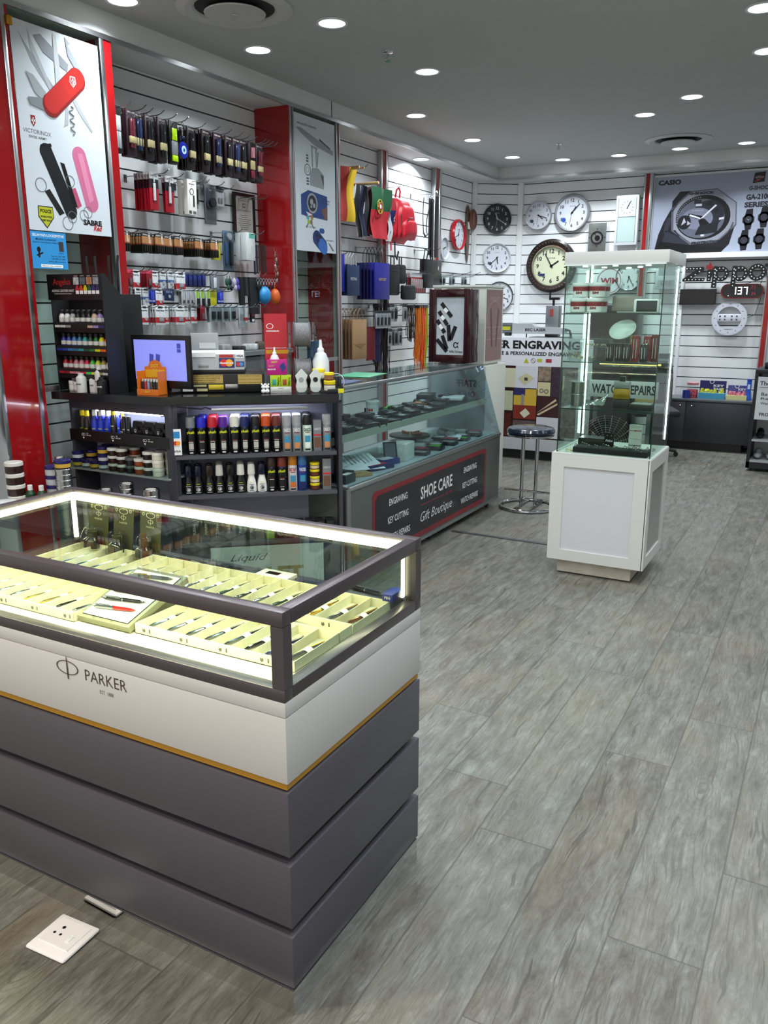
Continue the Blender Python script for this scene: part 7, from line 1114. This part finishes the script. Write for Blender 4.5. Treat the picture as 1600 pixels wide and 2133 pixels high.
cb=thing('black_carrier','glossy black carrier bag with a small white crest','carrier bag',LW(-3.76,7.74,1.72)); MB().b(0,.42,0,.28,-.05,.0,bev=.002).done('bag_body',mat('#0f1013',.25),cb); MB().tube([(.06,.28,0),(.07,.36,.01),(.16,.40,.01),(.2,.28,0)],.006).tube([(.05,.28,-.03),(.08,.38,-.03),(.18,.36,-.03),(.22,.28,-.03)],.006).done('handle',BLACK,cb); MB().sph((.34,.2,.001),(.01,.022,.001)).done('crest',mat('#c9ccd0',.4),cb); MB().b(.20,.206,.02,.27,0,.002).done('seam',mat('#5a5c62',.4),cb)
rowof([('gluered',7.50+.045*i,-3.78,3,f'small red glue card of the lower row, {od(i)} hook') for i in range(8)],1.85,'small glue cards')
rowof([('watchpk',6.72+.07*i,-3.72,2,f'small accessory blister right of the kraft bags, {od(i)} hook') for i in range(4)],1.49,'small accessory blisters')
rowof([('blist',8.22,-3.76,4,'white accessory card behind the pale cabinet, first hook'),('blist',8.42,-3.74,3,'white accessory card behind the pale cabinet, second hook'),('blist',8.70,-3.72,3,'white accessory card behind the pale cabinet, third hook')],1.85,'accessory cards over the pale cabinet')
for i in range(3): solo('coat_hook_rail',MB().tube([(0,0,0),(0,0,.36),(0,.02,.42)],.003,6),HOOKM,f'long empty wire hook over the pale cabinet, {od(i)} from the left','hook',LW(-4.0,8.55+.25*i,1.88),'long empty hooks')
rowof([('watchpk',7.03,-3.74,3,'clear keyring pack with metal parts, left'),('razor',7.14,-3.76,3,'blue backed accessory pack'),('watchpk',7.26,-3.72,2,'oval mirror pack')],1.545,'accessory packs beside the shoelace bundles')
rowof([('watchpk',7.02,-3.76,2,'scissors pack, left'),('razor',7.11,-3.74,3,'scissors pack, middle'),('watchpk',7.2,-3.74,2,'scissors pack, right')],1.32,'scissors packs')
def laces(y,x,c,n,lab,ztop=1.54,L=.5,w0=.10):
    rr=random.Random(int(y*100)); q=MB()
    for i in range(n): 
        a=rr.uniform(-w0/2,w0/2); dz=rr.uniform(-.03,.03); l=L*rr.uniform(.8,1.05); q.tube([(a*.6,0,dz),(a,-l*.4,dz+.01),(a+rr.uniform(-.02,.02),-l*.75,dz),(a+rr.uniform(-.02,.02),-l,dz)],.0035,5)
    t=thing('shoelace_bundle',lab,'shoelaces',LW(x,y,ztop)); q.done('laces',mat(c,.6,noise=.2,scale=80),t)['kind']='stuff'; MB().b(-w0*.35,w0*.35,-.02,.012,-.03,.03,bev=.004).done('card_tie',mat('#22252a',.5),t)
laces(7.37,-3.72,'#2e1a12',26,'dark brown shoelace bundle',L=.33); laces(7.50,-3.70,'#e07a1a',30,'yellow orange shoelace bundle',L=.56); laces(7.59,-3.70,'#e0481a',30,'bright orange shoelace bundle',L=.60); laces(7.68,-3.72,'#a9c81e',24,'lime green shoelace bundle',L=.62); laces(6.98,-3.80,'#121216',26,'long black shoelace bundle',ztop=1.62,L=.7,w0=.12); laces(6.88,-3.82,'#2c1216',24,'long dark maroon shoelace bundle',ztop=1.55,L=.6,w0=.1)
solo('hanging_scarf',MB().cloth(lambda a,b:(.16*a,-.30*b,.012*math.sin(a*9)),10,8),mat('#6a1722',.7),'dark red folded cloth right of the kraft bags','cloth',LW(-3.76,6.56,1.36)); solo('hanging_scarf',MB().cloth(lambda a,b:(.14*a,-.30*b,.012*math.sin(a*9)),10,8),mat('#1c1a4a',.7),'navy folded cloth beside the dark red one','cloth',LW(-3.77,6.70,1.34))
# left edge niche: shoehorns
for i,(y,c,z,n) in enumerate(((2.55,'#7a2a20',1.85,'dark red'),(2.62,'#b98a2c',1.50,'brass coloured'),(2.56,'#1b1b1d',1.62,'long black'),(2.66,'#17171a',1.62,'thin black'))):
    t=thing('shoehorn',n+' shoehorn hanging in the niche at the left edge','shoehorn',LW(-3.74,y,z),'shoehorns'); MB().lathe([(.004,0),(.006,-.15),(.012,-.28),(.018,-.33),(.014,-.37),(.004,-.38)],axis='y',seg=12).done('blade',mat(c,.15,.5),t); MB().ring(0,.01,.006,.009,-.001,.001,seg=12).done('hanging_ring',CHROME,t)
t=thing('grey_bag','dark grey rounded bag hanging low in the niche at the left edge','bag',LW(-3.76,2.58,.95)); MB().sph((0,0,0),(.10,.14,.04)).done('bag_body',mat('#4a4c50',.5),t); MB().tube([(-.04,.12,0),(0,.2,0),(.04,.12,0)],.005).done('strap',BLACK,t)
# ---------------------------------------------------------------- clocks
def clock(name,M,r,rim,face,num,lab,hh,mm,depth=.035,rimw=.1,style='n',hand='#15161a',txt='RHYTHM',numh=.185,sec=True,stick='#1c2430'):
    t=thing(name,lab,'clock',M); rw=r*rimw
    MB().lathe([(r*.9,0),(r,.004),(r,depth*.7),(r-rw*.35,depth),(r-rw,depth*.85),(r-rw,depth*.4)],seg=56,axis='z').done('rim',mat(rim,.25,.3 if rim in('#8f9397','#a5a8ab') else 0),t)
    d=MB().disc(0,0,r-rw*.9,depth*.3,depth*.45,seg=48).done('dial',mat(face,.45),t); z=depth*.46; q=MB(); R0=(r-rw)*.76
    for i in range(1,13):
        a=PI/2-2*PI*i/12
        if style=='n': q.text(str(i),R0*math.cos(a),R0*math.sin(a),r*numh,None,z,bold=.035)
        else: q.line((R0*.85*math.cos(a),R0*.85*math.sin(a)),(R0*1.1*math.cos(a),R0*1.1*math.sin(a)),r*.03,z,z+.0008)
    if style=='n':
        for i in range(60):
            a=2*PI*i/60; r1=(r-rw)*.93; r0=r1-(.035 if i%5==0 else .02)*r; q.line((r0*math.cos(a),r0*math.sin(a)),(r1*math.cos(a),r1*math.sin(a)),r*(.014 if i%5==0 else .006),z,z+.0004)
    if txt: q.text(txt,0,R0*.52,r*.05,r*.26,z)
    q.done('numerals',mat(num,.4),d); hm=mat(hand,.4)
    def hd(nm,a,L,w0,zz,m=hm): a=PI/2-a; MB().line((-.18*L*math.cos(a),-.18*L*math.sin(a)),(L*math.cos(a),L*math.sin(a)),w0,zz,zz+.001).disc(0,0,w0*1.1,zz,zz+.001,seg=12).done(nm,m,t)
    hd('hour_hand',2*PI*(hh+mm/60)/12,R0*.60,r*.055,z+.002); hd('minute_hand',2*PI*mm/60,R0*.95,r*.04,z+.004)
    if sec: hd('second_hand',2*PI*(.53),R0*.9,r*.010,z+.006)
    if stick: MB().disc(-(r-rw)*.52,-(r-rw)*.42,r*.12,z+.0005,z+.001,seg=18).done('round_sticker',mat(stick,.4),d)
    return t
clock('wall_clock',BW(-3.0,9.895,2.575),.14,'#a5a8ab','#c9cdd4','#2a2d33','white wall clock with a thin silver rim, left of the large silver one',4,18,rimw=.06,stick='#3a4048') if False else None
cm=(cv.normalized()); 
def CWf(s,z,out=.0): p=Vector((-3.99,9.56,0))+cm*s+cm.cross(Vector((0,0,1)))*out; return FR((p.x,p.y,z),cm)
clock('wall_clock',CWf(.275,2.545,.016),.172,'#1c1c20','#26262a','#c3c5c8','black wall clock with pale numerals on the corner panel',11,20,hand='#c9cbce',rimw=.10,stick=None); clock('wall_clock',CWf(.285,2.10,.016),.172,'#c3c7cf','#cdd1da','#22252c','white wall clock on the corner panel under the black one',5,38,rimw=.09,stick='#3f5156')
clock('wall_clock',CWf(.33,1.655,.016),.172,'#101114','#cdd1d8','#22252c','black rimmed white clock half hidden behind the pale cabinet',2,18,rimw=.06,stick=None)
clock('wall_clock',BW(-3.30,9.884,2.575),.160,'#a9acb2','#c6cad2','#3a3e46','white wall clock with a thin rim beside the large silver clock',4,18,rimw=.06,stick='#2c3a44'); clock('wall_clock',BW(-2.90,9.884,2.585),.208,'#8f9397','#cdd2dc','#3a3e46','largest silver rimmed white wall clock on the back wall',1,7,rimw=.13,stick='#2450b0')
wc=clock('wall_clock',BW(-3.115,9.884,2.0),.305,'#1f1512','#c6cbae','#1c1c1a','large antique clock with a carved brown rim and cream dial',1,55,depth=.05,rimw=.27,numh=.17,stick=None,sec=False); MB().ring(0,0,.222,.232,.035,.048,seg=56).done('brass_ring',mat('#a9a58c',.2,.7),wc); q=MB()
for i in range(44): a=2*PI*i/44; q.sph((.268*math.cos(a),.268*math.sin(a),.046),(.014,.014,.008),u=7,v=5)
q.done('carved_rim',mat('#2c1d16',.35,noise=.4,scale=60),wc); MB().b(-.145,-.075,-.115,-.085,.025,.026).done('blue_tag',mat('#1c2a55',.4),wc)
clock('wall_clock',LW(-3.985,9.04,2.325),.168,'#a3141f','#cdd2da','#22252c','red rimmed white wall clock on the left wall',12,42,rimw=.11,depth=.05,stick='#2a3550'); clock('wall_clock',LW(-3.985,8.66,2.155),.118,'#b9bdc2','#bfc4ca','#4a4e55','small white clock left of the red rimmed one',2,12,rimw=.08,stick=None,txt='')
t=thing('wooden_clock','tall narrow brown leaf shaped clock with a round wooden dial','clock',LW(-3.985,9.36,2.36)); MB().lathe([(.006,-.33),(.03,-.27),(.055,-.12),(.06,.05),(.055,.2),(.035,.29),(.006,.32)],axis='y',seg=20,sy=.15).done('tall_leaf',mat('#5e4a40',.35,noise=.2,scale=8),t); MB().disc(.10,.165,.115,.02,.032,seg=32,sx=.95).done('round_dial',mat('#6a4232',.4,noise=.1,scale=8),t); MB().line((.10,.10),(.10,.22),.004,.032,.034).line((.10,.165),(.10,.235),.006,.034,.036).done('clock_hand',mat('#c9b9a9',.4),t); MB().b(-.03,.03,.05,.13,.01,.02).done('white_tag',mat('#c9c2bb',.5),t)
t=thing('pendulum_clock','narrow white framed pendulum wall clock left of the watch poster','clock',BW(-2.26,9.884,2.205)); MB().b(-.125,.125,0,.53,0,.07,bev=.004).done('case',mat('#d3d8dc',.35),t); d=MB().b(-.095,.095,.305,.50,.07,.072).done('dial',mat('#c3ccd0',.4),t); MB().b(-.095,.095,.035,.297,.07,.0715).done('lower_glass',mat('#a9bcb9',.15),t); MB().b(-.10,-.095,.03,.505,.07,.0735).b(.095,.10,.03,.505,.07,.0735).b(-.10,.10,.299,.303,.07,.0735).done('inner_trim',mat('#6f8088',.4),t); q=MB()
for i in range(12): a=2*PI*i/12; q.line((.055*math.cos(a),.40+.055*math.sin(a)),(.072*math.cos(a),.40+.072*math.sin(a)),.004,.072,.073)
q.done('hour_marks',mat('#33373c',.4),d); MB().line((-.004,.385),(.03,.455),.008,.073,.0745).line((0,.39),(.04,.47),.005,.0745,.0755).done('clock_hands',BLACK,d)
t=thing('metal_clock','brushed grey steel wall clock with a small round dial','clock',BW(-2.59,9.884,2.10)); MB().b(-.10,.10,-.03,.36,.012,.03,bev=.002).done('steel_plate',mat('#7b7f7c',.35,.7),t); MB().ring(.0,.20,.055,.072,.03,.038,seg=32).done('dial_ring',mat('#1b1c1e',.3),t); MB().disc(0,.20,.055,.03,.033,seg=28).done('dial',mat('#8b8f8c',.3,.6),t); MB().disc(.005,.195,.03,.033,.037,seg=20).line((-.03,.25),(0,.20),.006,.036,.038).done('clock_hands',BLACK,t); MB().ring(.0,.20,.0,.0,.03,.03) if False else None
q=MB()
for i in range(12): a=2*PI*i/12; q.disc(.09*math.cos(a),.20+.095*math.sin(a),.004 if i%3 else .007,.03,.031,seg=8)
q.done('hour_dots',BLACK,t)
# watch poster
cp=thing('watch_poster','large advertising poster of a black and silver octagonal watch on the back wall','poster',BW(-1.99,9.892,2.105)); PW,PH=1.24,.80
bd=MB().b(0,PW,0,PH,0,.012).done('sheet',mat('#99a0b2',.3),cp); MB().b(-.012,0,-.01,PH+.02,0,.02).b(0,PW,PH,PH+.02,0,.02).done('frame',mat('#c9cccd',.4),cp)
def G(nm,c,polys,lay=0,rg=.35,mt=0):
    q=MB()
    for s in polys: q.poly([(PW*a,PH*b) for a,b in s],.012+.0006*lay,.0127+.0006*lay)
    return q.done(nm,mat(c,rg,mt),bd)
BK='#14151c'
G('printed_watch_case',BK,[[(.03,.0),(.06,.25),(.10,.42),(.16,.60),(.16,.68),(.22,.80),(.48,.80),(.64,.55),(.69,.32),(.66,.10),(.60,.0)]])
G('printed_case_shade','#2a2c38',[[(.08,.02),(.30,.02),(.36,.12),(.12,.30)],[(.12,.46),(.17,.48),(.14,.30),(.10,.26)]],1); G('printed_case_shade','#08080c',[[(.03,0),(.60,0),(.62,.06),(.35,.10),(.08,.16)]],2)
def octo(cx,cy,rx,ry,rot=0): return [(cx+rx*math.cos(PI/8+PI*i/4+rot),cy+ry*math.sin(PI/8+PI*i/4+rot)) for i in range(8)]
G('printed_bezel','#5f626f',[octo(.43,.46,.29,.375,.06)],3,.3,.3); G('printed_bezel','#888b97',[octo(.435,.465,.275,.355,.06)],4)
def el(cx,cy,rx,ry,n=36): return [(cx+rx*math.cos(2*PI*i/n),cy+ry*math.sin(2*PI*i/n)) for i in range(n)]
G('printed_ring','#0f1016',[el(.425,.455,.225,.285)],5); G('printed_dial','#5a5d6c',[el(.41,.44,.195,.25)],6); G('printed_dial','#23242e',[el(.47,.50,.13,.17)],7); G('printed_dial','#74778a',[el(.38,.44,.13,.14)],8)
G('printed_hand','#d3d6de',[[(.40,.43),(.43,.45),(.535,.60),(.52,.61)],[(.41,.43),(.40,.455),(.32,.50),(.31,.48)]],10); G('printed_hand_outline','#0d0e14',[[(.30,.475),(.31,.51),(.43,.47),(.42,.42)],[(.39,.42),(.44,.44),(.50,.35),(.42,.30)]],9)
G('printed_subdial','#14151c',[el(.275,.40,.055,.09)],9); G('printed_subdial','#a9adba',[[(.25,.36),(.29,.40),(.27,.46)],[(.30,.36),(.33,.38),(.30,.42)]],10); G('printed_lcd','#191b24',[[(.40,.34),(.56,.40),(.55,.26),(.37,.23)]],11)
G('printed_index','#c3c6d0',[[(.36,.63),(.41,.63),(.41,.60),(.36,.60)],[(.56,.44),(.60,.45),(.60,.42),(.56,.41)],[(.42,.235),(.45,.235),(.45,.21),(.42,.21)]],12); G('printed_index','#17181f',[[(.345,.68),(.405,.68),(.405,.63),(.345,.63)],[(.45,.63),(.49,.65),(.50,.61),(.46,.60)],[(.51,.55),(.55,.56),(.55,.51),(.52,.51)]],9)
q=MB()
for i in range(20):
    a=R(95+i*5.2); q.disc(PW*(.41+.20*math.cos(a)),PH*(.45+.262*math.sin(a)),.004,.0185,.0192,seg=6)
q.done('printed_minute_dots',mat('#c9ccd4',.4),bd)
MB().text('5:36',PW*.50,PH*.355,.022,.07,.0192).text('38',PW*.46,PH*.29,.028,.05,.0192).text('G-SHOCK',PW*.38,PH*.545,.016,.12,.018).done('lettering',mat('#a9adba',.4),bd)
DK=mat('#1b1d28',.4); MB().text('CASIO',PW*.125,PH*.925,.052,.24,.0128,bold=.05).text('G-SHOCK',PW*.865,PH*.79,.040,.22,.0128,bold=.03).text('GA-2100',PW*.855,PH*.68,.058,.235,.0128,bold=.05).text('SERIES',PW*.845,PH*.585,.056,.23,.0128,bold=.05).text('G-SHOCK',PW*.40,PH*.765,.026,.26,.017,bold=.06,rot=.0).text('PROTECTION',PW*.47,PH*.135,.026,.30,.017,bold=.05,rot=.05).text('LIGHT',PW*.60,PH*.62,.018,.10,.017,bold=.03,rot=-.9).text('START',PW*.665,PH*.32,.018,.10,.017,bold=.03,rot=1.2).text('MODE',PW*.22,PH*.26,.018,.09,.017,bold=.03,rot=-.9).text('RESET',PW*.185,PH*.60,.018,.10,.017,bold=.03,rot=1.0).done('lettering',DK,bd)
G('printed_logo_square','#1a1214',[[(.81,.975),(.895,.985),(.89,.86),(.80,.85)]]); MB().text('G-SHOCK',PW*.85,PH*.92,.016,.085,.0135,bold=.02).ring(PW*.845,PH*.91,.018,.021,.0133,.0137,a0=.8,a1=5.4,seg=18).done('lettering',mat('#b9a9a9',.4),bd); G('printed_red_slash','#a02430',[[(.81,.87),(.88,.93),(.885,.92),(.83,.865)]],1)
for i,(x,y) in enumerate(((.795,.40),(.915,.42),(.775,.14),(.895,.15))): G('printed_small_watch','#14161e',[octo(x,y,.05,.075),[(x-.02,y-.13),(x+.025,y-.125),(x+.035,y),(x-.035,y)],[(x-.02,y+.13),(x+.03,y+.135),(x+.035,y),(x-.035,y)]]); G('printed_small_dial','#2c303c',[el(x,y,.03,.045,16)],1); G('printed_small_hand','#b9bdc8' if i==0 else '#6a3a3c',[[(x-.015,y+.02),(x,y-.004),(x+.018,y+.016),(x,y-.012)]],2)
# light bulb sign
zs=thing('marquee_sign','black marquee sign in script letters studded with small round bulbs','sign',BW(-1.60,9.80,1.80)); BM=mat('#101013',.35); bu=[]
zx=MB(); 
zx.poly([(0.03,.15),(.21,.15),(.215,.115),(.10,.035),(.23,.035),(.22,0),(0.0,0),(.0,.025),(.13,.115),(.03,.115)],0,.03)
zx.done('letter_z',BM,zs); MB().poly([(.25,0),(.29,0),(.30,.12),(.25,.12)],0,.03).done('letter_i',BM,zs); MB().poly([(.235,.13),(.285,.115),(.31,.14),(.29,.165),(.27,.20),(.26,.17),(.235,.16)],0,.03).done('flame_dot',mat('#7c1c22',.4),zs)
for x in (.32,.51): q=MB().ring(x+.07,.075,.037,.078,0,.03,seg=30); q.done('letter_p_bowl',BM,zs); MB().poly([(x-.02,-.07),(x+.03,-.07),(x+.035,.155),(x-.01,.155)],.0005,.0305).done('letter_p_stem',BM,zs)
MB().ring(.745,.085,.042,.088,0,.03,seg=32).done('letter_o',BM,zs); MB().disc(.83,.155,.018,0,.03).done('registered_dot',BM,zs)
bp_=[(.04+.034*i,.132) for i in range(5)]+[(.03+.036*i,.017) for i in range(6)]+[(.17,.10),(.13,.07),(.09,.045)]+[(.272,.02+.034*i) for i in range(3)]
for x in (.32,.51): bp_+=[(x+.07+.058*math.cos(2*PI*i/10),.075+.058*math.sin(2*PI*i/10)) for i in range(10)]+[(x+.008,-.05+.034*i) for i in range(6)]
bp_+=[(.745+.065*math.cos(2*PI*i/13),.085+.065*math.sin(2*PI*i/13)) for i in range(13)]
bm_=mat('#d3d6d2',.3); first=None
for x,y in bp_:
    if first is None: first=MB().sph((0,0,0),.0075,u=8,v=5).done('bulb',bm_,zs,Matrix.Translation((x,y,.031)))
    else: c=first.copy(); COL.objects.link(c); c.parent=zs; c.matrix_basis=Matrix.Translation((x,y,.031))
solo('power_cable',MB().tube([(-1.60,9.86,1.80),(-1.66,9.86,1.70),(-1.70,9.86,1.62)],.003).tube([(-1.2,9.86,1.79),(-1.0,9.86,1.76),(-.86,9.86,1.80),(-.80,9.86,1.84),(-.82,9.86,1.75),(-.80,9.86,1.62),(-.84,9.86,1.45),(-.95,9.86,1.40)],.003),BLACK,'thin black cable looping from the marquee sign past the digital clock','cable')
t=thing('dark_panel_clock','plain black rectangular panel under the marquee sign','panel',BW(-1.62,9.85,1.555)); MB().b(0,.375,0,.165,0,.04,bev=.004).done('housing',BLACK,t); MB().b(.008,.367,.008,.157,.04,.041).done('dark_screen',mat('#07070a',.15),t)
dg=thing('digital_clock','oval red rimmed digital clock showing 1:37 in lit numerals','digital clock',BW(-1.20,9.85,1.62)); q=[(.065+.065*math.cos(a),.075+.075*math.sin(a)) for a in [PI/2+PI*i/12 for i in range(13)]]+[(.36+.065*math.cos(a),.075+.075*math.sin(a)) for a in [-PI/2+PI*i/12 for i in range(13)]]; MB().poly(q,0,.04).done('red_rim',mat('#7a141c',.3),dg)
q=[(.068+.055*math.cos(a),.075+.063*math.sin(a)) for a in [PI/2+PI*i/12 for i in range(13)]]+[(.357+.055*math.cos(a),.075+.063*math.sin(a)) for a in [-PI/2+PI*i/12 for i in range(13)]]; MB().poly(q,.04,.042).done('dark_face',mat('#17141c',.2),dg)
def seg7(s,x,y,h,q,z=.042,w0=None):
    w0=w0 or h*.5; T=h*.11; S={'1':'bc','3':'abgcd','7':'abc','2':'abged','5':'afgcd','8':'abcdefg','4':'fgbc','0':'abcdef'}
    for i,ch in enumerate(s):
        X_=x+i*w0*1.45
        for g_ in S[ch]:
            a=dict(a=(0,w0,h-T,h),g=(0,w0,h/2-T/2,h/2+T/2),d=(0,w0,0,T),f=(0,T,h/2,h),b=(w0-T,w0,h/2,h),e=(0,T,0,h/2),c=(w0-T,w0,0,h/2))[g_]; q.b(X_+a[0],X_+a[1],y+a[2],y+a[3],z,z+.001)
    return q
seg7('137',.115,.04,.078,MB()).done('lit_digits',mat('#dfe6ff',.4,emit=5),dg); seg7('23',.30,.095,.035,seg7('24',.31,.03,.03,MB())).done('red_digits',mat('#b0303a',.4,emit=.4),dg); MB().b(.075,.085,.025,.029,.042,.043).done('colon_mark',mat('#dfe6ff',.4,emit=3),dg)
rc_=thing('ring_clock','round white ring clock with square dark digits across the middle','ring clock',BW(-1.09,9.85,1.41)); RM=mat('#c9cbd6',.4); MB().ring(0,0,.125,.18,0,.02,seg=56).done('outer_ring',RM,rc_); MB().b(-.13,.13,-.035,.045,.0,.018,bev=.006).done('centre_bar',RM,rc_); MB().b(-.08,.08,-.11,-.095,0,.018).done('lower_bar',RM,rc_)
q=MB(); 
for x in (-.095,-.045,.025,.075):
    for y in (.022,-.012): q.b(x-.008,x+.008,y-.008,y+.008,.018,.019)
q.done('digit_window',mat('#3a3c48',.4),rc_); q=MB()
for i in range(12): a=2*PI*i/12; q.b(.15*math.cos(a)-.006,.15*math.cos(a)+.006,.15*math.sin(a)-.004,.15*math.sin(a)+.004,.02,.0205)
for i in range(60): a=2*PI*i/60; q.line((.166*math.cos(a),.166*math.sin(a)),(.173*math.cos(a),.173*math.sin(a)),.0015,.02,.0204)
q.done('scale_marks',mat('#5a5d68',.4),rc_)
# seen through the showcase: round sign, half clock, lcd clock
t=thing('round_sign','round white sign with mirrored red letters, seen through the showcase','sign',BW(-2.42,9.87,1.82)); d=MB().disc(0,0,.15,0,.012,seg=36).done('disc',mat('#c3c6cc',.4),t); MB().ring(0,0,.13,.136,.012,.013,seg=36).text('MIW',0,0,.07,.2,.0125,flip=True,bold=.04).done('lettering',mat('#8a2a38',.4),d)
clock('wall_clock',BW(-2.08-.12,9.884,1.86),.15,'#4a4e55','#c3c8cc','#33373c','grey framed clock glimpsed through the upper showcase',6,25,rimw=.08,txt='',stick=None,sec=False)
t=thing('lcd_clock','white square LCD clock seen through the right of the showcase','digital clock',BW(-1.90,9.86,1.72)); MB().b(0,.24,0,.30,0,.03,bev=.005).done('case',mat('#b9bec6',.4),t); MB().b(.03,.21,.15,.26,.03,.031).done('display',mat('#8f969a',.3),t); MB().b(.03,.21,.03,.10,.03,.031).done('display',mat('#8f969a',.3),t); seg7('1258',.045,.045,.04,MB(),.031,.024).done('digits',mat('#3a3f44',.4),t)
